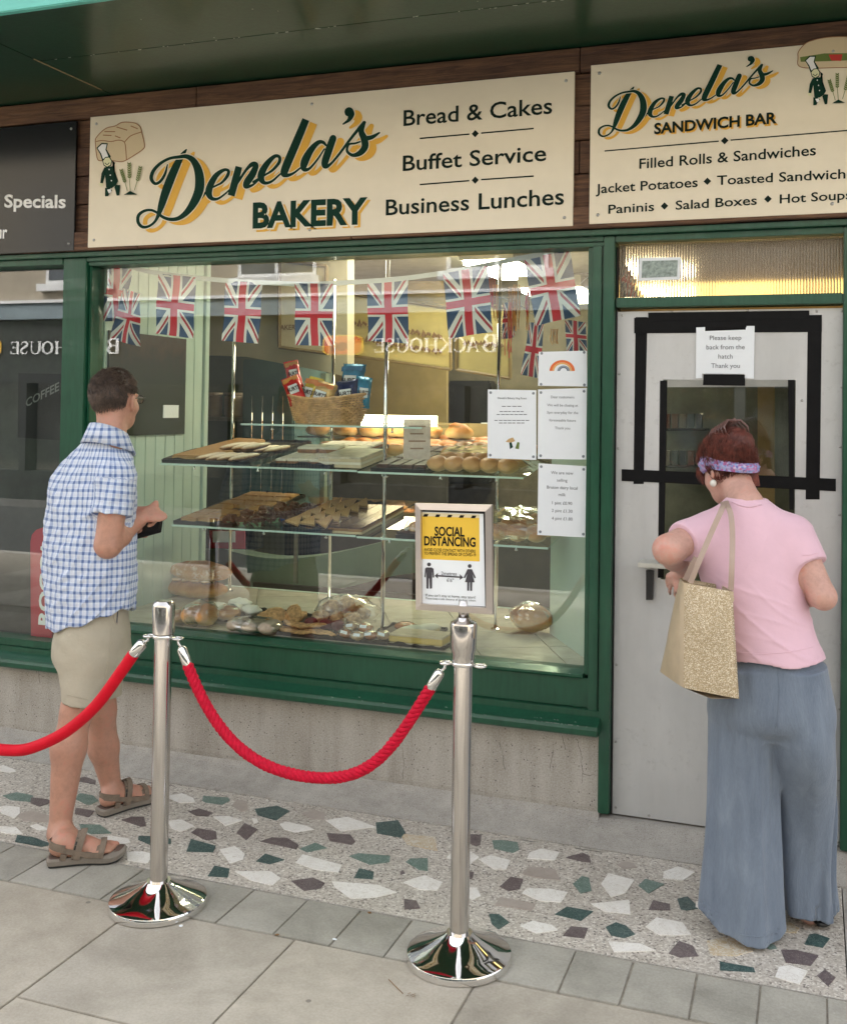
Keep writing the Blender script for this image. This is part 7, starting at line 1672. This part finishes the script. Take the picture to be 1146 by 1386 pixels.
def tee_f(P):
    a = ts(P); b = sL(P); c = sR(P); ctl = (P-cl_c)@cl_n; ctr = (P-cr_c)@cr_n
    b2 = np.maximum(b, ctl-.02); c2 = np.maximum(c, ctr-.02); d = smin(smin(a, b2, .05), c2, .05); z = P[:, 2]; x = P[:, 0]
    # drape: folds across the lower back fading upward, hanging folds from the right shoulder
    w1 = np.clip((1.18-z)/.12, 0, 1)*np.clip((z-.88)/.05, 0, 1)
    ph = (z+.20*(x+.1)-.8*(x+.1)**2)
    nw = wave(P, 7, 2); d = d-.0080*w1*ridge(ph*52+1.6*nw+.8*np.sin(x*17), 5)*np.clip(.5+.9*wave(P, 9, 4), 0, 1)-.004*w1*ridge((ph+.3*x)*34+2+1.5*nw, 5)
    d = d-.0060*np.clip((z-1.10)/.1, 0, 1)*ridge((x*.8-z*.55)*26+1.0*nw, 5)*np.clip(.2+wave(P, 7, 5), 0, 1)+.0018*wave(P*np.array([1.3, 1, .7]), 14, 3)
    d0 = d; hem = hemw+.006*np.sin(x*30)+.02*(x+.08)-.010*0; d = np.maximum(d, hem-z); core = d+.008
    core = d0+.007
    op = np.where(z < hem+.02, core, 1.0); op = np.minimum(op, np.where((ctl > -.02) & (b < .02), core, 1.0)); op = np.minimum(op, np.where((ctr > -.02) & (c < .02), core, 1.0)); op = np.minimum(op, np.where(z > nz_[2]-.002+.15*(P[:, 1]-3.55)*-1, core, 1.0))
    return np.maximum(d, -op)
figure('t_shirt', tee_f, (-.48, 3.34, .84), (.22, 3.80, 1.50), .0042, TSM, wom, 1)
pass
seam([(1000, 883), (1030, 885), (1065, 883), (1100, 876)], tee_f, .0010, 'hem_seam', TSM, wom); seam([(990, 679), (1002, 684), (1015, 686), (1030, 683)], tee_f, .0030, 'neck_rib', TSM, wom); seam([(1086, 752), (1096, 751), (1106, 748)], tee_f, .0011, 'sleeve_hem', TSM, wom)
# wide trousers
TRM, nt, bs = new_mat('washed_blue_tencel'); E.nt = nt
f = nz(nt, 4, 6, .65, (1, 1, .35)); g = nz(nt, 16, 5, .7, (1, 1, .22), dist=.7); h = nz(nt, 240, 2, .6, (1, 1, .3))
c = ramp(nt, (E(f)*.55+E(g)*.4+E(h)*.08), [(.33, (.105, .135, .185)), (.52, (.165, .205, .265)), (.66, (.23, .28, .34)), (.8, (.33, .38, .43))])
nt.links.new(c, bs.inputs['Base Color']); bs.inputs['Roughness'].default_value = .8; bs.inputs['Sheen Weight'].default_value = .2; bump(nt, bs, (E(g)+E(h)*.3), .35, .012)
zb = .035
legL = s_loft([(kw(1020, 900, 1, 1)[0],)+kw(1020, 900, .125, .135)[1:], kw(1014, 950, .128, .135), kw(1006, 1010, .117, .125), kw(1004, 1080, .115, .112, 4, 3.55), kw(1003, 1150, .120, .112, 4, 3.54), kw(1001, 1220, .132, .116, 4, 3.53), kw(1001, 1275, .140, .12, 6, 3.52)])
legR = s_loft([kw(1072, 900, .105, .13), kw(1078, 950, .108, .132), kw(1084, 1010, .100, .125), kw(1090, 1080, .093, .110, -4, 3.64), kw(1090, 1150, .088, .106, -6, 3.68), kw(1092, 1210, .090, .108, -6, 3.70), kw(1093, 1262, .090, .108, -6, 3.70)])
pel = s_loft([kw(1042, 845, .115, .105), kw(1045, 868, .124, .115), kw(1046, 900, .148, .132), kw(1042, 950, .190, .150), kw(1042, 975, .188, .138), kw(1044, 990, .15, .10)])
def tr_f(P):
    z = P[:, 2]; a, b, c = legL(P), legR(P), pel(P); amp = np.clip((.85-z)/.6, 0, 1)
    aL = np.arctan2(P[:, 1]-3.55, P[:, 0]+.19); aR = np.arctan2(P[:, 1]-3.68, P[:, 0]-.035)
    a = a+(.003+.006*amp)*np.sin(aL*6+z*2+2.0*wave(P, 3, 1))+.003*np.sin(aL*13+z*5); b = b+(.003+.006*amp)*np.sin(aR*5+z*3+2+2*wave(P, 3, 2))+.003*np.sin(aR*11-z*4)
    d = smin(smin(a, c, .03), smin(b, c, .03), .012)+.003*wave(P*np.array([1, 1, .5]), 18, 4); d0 = d
    hl_ = .030+.020*np.sin(aL*2+.5)+.035*np.clip((-.27-P[:, 0])/.06, 0, 1); hr_ = .035+.010*np.sin(aR*2); hem = np.where(a < b, hl_, hr_); d = np.maximum(d, hem-z)
    core = d0+.007; return np.maximum(d, -np.where(z < hem+.05, core, 1.0))
figure('trousers', tr_f, (-.42, 3.36, 0), (.22, 3.88, .95), .0048, TRM, wom, 1)
seam([(1052, 905), (1054, 930), (1053, 960), (1050, 985)], tr_f, .0012, 'back_seam', TRM, wom); seam([(1001, 1266), (1030, 1268), (1052, 1262)], tr_f, .0013, 'hem_seam', TRM, wom)
# shoes just showing
for x, y in ((-.18, 3.60), (.04, 3.74)): MB().ball((x, y, .022), (.042, .12, .022), 20, 10).build('shoe', BLACKP, wom, smooth=True)
# ---- hair, headband, clip, earring
HWM = M('auburn_hair', (.10, .024, .016), .55, var=.6, vs=30, bp=.7, bs_=110, bd=.006, stretch=(1, 1, .35)); HWS = M('auburn_strands', (.15, .036, .022), .5, var=.85, vs=38)
skw = s_ell(hq(-.010, 0, .024), (.080, .099, .096), RHw)
bun = s_ell(hq(-.070, .012, .062), (.056, .052, .050), RHw); bun2 = s_ell(hq(-.035, .01, .094), (.054, .058, .038), RHw)
def hairw_f(P):
    d = smin(smin(skw(P), bun(P), .02), bun2(P), .02); q = P-npv(hw); f = q@npv(HFw); r_ = np.abs(q@npv(HRw)); u = q@npv(HUw)
    line = np.where(f > .015, .028, -.060); line = np.where((f > -.02) & (f <= .015), .012, line); d = np.maximum(d, (line-u)*.8); d = np.maximum(d, np.where(u < -.02, r_-.064, -1))
    return d+.003*wave(P, 80, 2)+.0015*wave(P, 160, 3)
figure('hair', hairw_f, npv(hw)-.17, npv(hw)+.19, .004, HWM, wom, 1)
roots = []; rs = random.Random(6)
while len(roots) < 3800:
    v = Vector((rs.gauss(0, 1), rs.gauss(0, 1), rs.gauss(0, 1))).normalized(); p = hq(-.010, 0, .024)+HRw*v.x*.081+HFw*v.y*.100+HUw*v.z*.097; q = p-hw; f, r_, u = q.dot(HFw), abs(q.dot(HRw)), q.dot(HUw)
    if u < (.03 if f > .015 else -.055) or (u < -.02 and r_ > .062): continue
    nrm = (HRw*v.x+HFw*v.y+HUw*v.z).normalized(); tgt = hq(-.06, 0, .085); flow = (tgt-p); flow = (flow-nrm*flow.dot(nrm)).normalized(); L = rs.uniform(.02, .045)
    flow = (flow+Vector((rs.uniform(-.25, .25), rs.uniform(-.25, .25), rs.uniform(-.25, .25)))).normalized(); roots.append([p-nrm*.001, p+flow*L*.5+nrm*.007, p+flow*L+nrm*rs.uniform(.0, .012)])
for i in range(260):      # loose ends at the clip
    p = hq(-.055+rs.uniform(-.03, .03), rs.uniform(-.04, .04), .098+rs.uniform(-.01, .01)); d = Vector((rs.uniform(-1, 1), rs.uniform(-1, 1), rs.uniform(.1, 1))).normalized(); roots.append([p, p+d*.018, p+d*.03-UPV*.006])
for i in range(240):      # fringe at the brow and ponytail ends at the nape
    p = hq(.075+rs.uniform(-.02, .01), rs.uniform(-.06, .045), .034); roots.append([p, p+HFw*.012-HUw*.025, p+HFw*.006-HUw*(.05+rs.uniform(0, .02))])
    p = hq(-.075, .035+rs.uniform(-.02, .02), -.045); roots.append([p, p-UPV*.02+HRw*.006, p-UPV*.045+HRw*.012])
strands('hair', roots, HWS, wom, .0017)
HBM, nt, bs = new_mat('patterned_headband'); E.nt = nt
v_ = nt.nodes.new('ShaderNodeTexVoronoi'); v_.inputs['Scale'].default_value = 130; nt.links.new(tex_co(nt), v_.inputs['Vector']); sp_ = nt.nodes.new('ShaderNodeSeparateColor'); nt.links.new(v_.outputs['Color'], sp_.inputs[0])
nt.links.new(ramp(nt, sp_.outputs[0], [(.0, (.16, .22, .48)), (.35, (.36, .40, .62)), (.55, (.45, .12, .26)), (.8, (.14, .15, .38)), (1, (.55, .45, .58))]), bs.inputs['Base Color']); bs.inputs['Roughness'].default_value = .8; bump(nt, bs, nz(nt, 40, 4, .6), .5, .01)
b = MB(); n = 64; vs = []
for i in range(n):
    a = 2*PI*i/n; f, r_ = math.sin(a), math.cos(a); u0 = .022+.020*f if f > 0 else .022+.060*f
    w_ = .027+.008*f; q = hq(-.010+f*.099*.995, r_*.081*.995, u0)-hw; cn_ = (HFw*f+HRw*r_)
    for j in range(9):
        t = j/8*2-1; bulge = .006*(1-t*t)+.0022*math.sin(t*9+a*3)+.003; vs.append(hw+q+HUw*(w_*t)+cn_*(bulge-.010*t*t*(1 if t > 0 else .3)))
b.add(vs, [(i*9+j, i*9+j+1, ((i+1) % n)*9+j+1, ((i+1) % n)*9+j) for i in range(n) for j in range(8)]); b.build('headband', HBM, wom, smooth=True)
CLM = M('brown_hair_clip', (.16, .085, .075), .3, var=.5); b = MB()
for s_ in (1, -1):
    for k in range(6):
        p = hq(-.075+k*.014, .018*s_-.0, .108); b.tube([hq(-.085+k*.016, .01, .142), hq(-.085+k*.016, .01+.028*s_, .144), hq(-.085+k*.016, .01+.052*s_, .120), hq(-.085+k*.016, .01+.050*s_, .096)], [.005, .005, .004, .002], 6)
b.tube([hq(-.09, .01, .144), hq(.004, .01, .143)], .007, 8); b.build('hair_clip', CLM, wom, smooth=True)
er = hq(.0, -.079, -.052); MB().ball(er, (.0115, .0115, .0125), 16, 10).build('earring', M('pearl_white', (.70, .68, .62), .25, var=.05), wom, smooth=True)
# ---- tote bag on her left shoulder
tb = thing('tote_bag', 'gold glitter tote bag hanging from the woman\'s left shoulder', 'bag', K(946, 940, 3.40))
GLM, nt, bs = new_mat('gold_glitter_fabric'); E.nt = nt
v_ = nt.nodes.new('ShaderNodeTexVoronoi'); v_.inputs['Scale'].default_value = 520; nt.links.new(tex_co(nt), v_.inputs['Vector']); sp_ = nt.nodes.new('ShaderNodeSeparateColor'); nt.links.new(v_.outputs['Color'], sp_.inputs[0])
nt.links.new(ramp(nt, sp_.outputs[0], [(.0, (.40, .30, .17)), (.5, (.56, .44, .28)), (.80, (.68, .56, .38)), (.88, (.95, .88, .72))]), bs.inputs['Base Color']); bs.inputs['Metallic'].default_value = .35; bs.inputs['Roughness'].default_value = .42
nmn = nt.nodes.new('ShaderNodeVectorMath'); nmn.operation = 'SUBTRACT'; nt.links.new(v_.outputs['Color'], nmn.inputs[0]); nmn.inputs[1].default_value = (.5, .5, .5)
bump(nt, bs, sp_.outputs[1], .8, .004)
BEI = M('smooth_beige_gold_leather', (.56, .45, .31), .38, .2, var=.08, vs=14, bp=.2, bs_=30); STB = M('taupe_strap_leather', (.40, .30, .245), .45, .1, var=.1)
YB1 = 3.36
top = [K(926, 789, YB1), K(991, 801, YB1-.01), K(975, 792, YB1+.10), K(921, 783, YB1+.09)]; bot = [K(925, 931, YB1-.035), K(1000, 946, YB1-.03), K(985, 925, YB1+.15), K(893, 909, YB1+.13)]
N, M_ = 12, 16; b = MB(); b2 = MB()
def wallg(a0, a1, c0_, c1, mb, seed, bul):
    vs = []
    nrm = (a1-a0).cross(c0_-a0).normalized(); nrm = -nrm if nrm.dot(EYE-a0) < 0 and seed in (1, 2) else nrm
    for j in range(M_+1):
        for i in range(N+1):
            u, v = i/N, j/M_; p = a0.lerp(a1, u).lerp(c0_.lerp(c1, u), v); e = math.sin(PI*u)**.6*math.sin(PI*min(1, v*.9+.05))**.6
            vs.append(p+nrm*e*(bul+.006*noise.noise((u*3+seed, v*4, seed))+.003*noise.noise((u*9, v*12, seed))))
    mb.add(vs, [(j*(N+1)+i, j*(N+1)+i+1, (j+1)*(N+1)+i+1, (j+1)*(N+1)+i) for j in range(M_) for i in range(N)])
wallg(top[0], top[1], bot[0], bot[1], b, 1, .020); wallg(top[1], top[2], bot[1], bot[2], b, 5, 0); wallg(top[2], top[3], bot[2], bot[3], b, 6, 0); b.build('front_panel', GLM, tb, smooth=True)
wallg(top[3], top[0], bot[3], bot[0], b2, 2, .014); b2.build('side_panel', BEI, tb, smooth=True)
MB().add([bot[0], bot[1], bot[2], bot[3], (bot[0]+bot[1])/2+Vector((0, -.004, -.016)), ], [(0, 4, 1, 2, 3)]).build('bag_base', BEI, tb)
for k, (z0, z1, mt) in enumerate(((.0, .010, BEI), (.012, .020, PAPER if False else BEI), (.022, .034, BEI))):
    L_ = [p.lerp(q, z/.38) for z in ((z0+z1)/2,) for p, q in zip(top, bot)]; cen = sum(L_, Vector())/4; L_ = [cen+(p-cen)*1.025 for p in L_]; ribbon(L_+[L_[0]], z1-z0, .003, 'rim_band', BEI, tb, (0, 0, 1))
sp1 = K(978, 684, 3.50)
for pts in ([K(934, 789, YB1), K(945, 762, YB1+.005), K(962, 722, 3.40), K(975, 693, 3.425), K(979, 683, 3.46), K(978, 680, 3.53), K(976, 690, 3.62)], [K(989, 799, YB1), K(990, 770, YB1), K(991, 728, 3.395), K(989, 698, 3.42), K(984, 684, 3.455), K(981, 679, 3.53), K(978, 690, 3.62)], [K(927, 785, YB1+.08), K(936, 766, YB1+.09), K(943, 752, YB1+.10)]):
    C = [Vector(v) for v in cr([tuple(p) for p in pts], 6)]; ribbon(C, .017, .0045, 'strap', STB, tb, (1, .25, .25))

# ------------------------------------------------------------------ the two tray shelves slope gently towards the street
TILT = rad(6.5)
for zs in (Z1, Z2):
    piv = Vector((0, 4.40, zs-.004)); Rx = Matrix.Rotation(TILT, 4, 'X'); T_ = Matrix.Translation(piv) @ Rx @ Matrix.Translation(-piv)
    for o in list(COL.objects):
        if o.parent is None and o.type in ('MESH', 'EMPTY') and o.get('category') and zs-.02 < o.location.z < zs+.13 and 4.38 < o.location.y < 5.35 and -3.2 < o.location.x < -1.0:
            if o.name.split('.')[0] in ('price_card', 'wicker_basket', 'crisp_packet', 'flag_bunting', 'paper_notice'): continue
            o.location = T_ @ o.location; o.rotation_euler.x += TILT
    W = world_of(ds)
    for o in ds.children:
        if o.name.split('.')[0] in ('glass_shelf', 'shelf_edge', 'shelf_clip'):
            zc = (W @ Vector(o.bound_box[0])).z
            if zs-.05 < zc < zs+.01: o.data.transform(W.inverted() @ T_ @ W)

# ------------------------------------------------------------------ small litter and wear
LT = M('dry_leaf_brown', (.22, .12, .05), .8, var=.4, vs=60)
p = at(526, 1328, z=0); q = at(545, 1347, z=0); tw = thing('twig', 'thin bent twig lying on the flagstone left of the right post base', 'twig', (p.x, p.y, .003))
MB().tube([(p.x, p.y, .004), ((p.x+q.x)/2-.004, (p.y+q.y)/2, .006), (q.x, q.y, .004)], .0012, 5).build('stem', LT, tw)
c = at(555, 1350, z=0); lf = thing('dead_leaf', 'small crumpled brown leaf scrap beside the twig on the flagstone', 'leaf', (c.x, c.y, .003)); b = MB(); rl = random.Random(1)
for i in range(5):
    x, y = c.x+rl.uniform(-.014, .014), c.y+rl.uniform(-.008, .008); b.slab([(x, y, .004), (x+.009, y+.003, .007), (x+.006, y+.009, .004)], (0, 0, .0008))
b.build('blade', LT, lf)
for i, (x, y) in enumerate(((245, 1254), (375, 1266), (453, 1272), (500, 1236))):
    p = at(x, y, z=0); b = MB().ball((p.x, p.y, .001), (.007, .006, .002), 9, 5, nzs=.5, nf=200, seed=i); o = b.build('litter_scrap', (PAPER, LT)[i % 2], None); tag(o, ('pale crumb beside the left post base', 'brown crumb in the paver joint left of centre', 'pale crumb in the paver joint right of centre', 'brown crumb at the terrazzo edge')[i]+' on the pavement', 'litter')
# knocked paint along the sill and posts
WORN = M('worn_pale_primer', (.20, .26, .22), .8, var=.3); b = MB(); rl = random.Random(12)
for i in range(46):
    x = rl.choice((rl.uniform(-3.3, -.82), rl.uniform(-1.1, -.82))); z = rl.choice((.4382, .4382, .4455, .6225)); l = rl.uniform(.002, .012); y = {.4382: 4.0795, .4455: 4.10, .6225: 4.1497}[z]
    b.slab([(x, y-.0004, z-.001), (x+l, y-.0004, z-.0014), (x+l*.8, y-.0004, z+.0012), (x+l*.2, y-.0004, z+.0018)], (0, .0012, 0))
tag(b.build('worn_paint_spots', WORN, bak), kind='stuff')
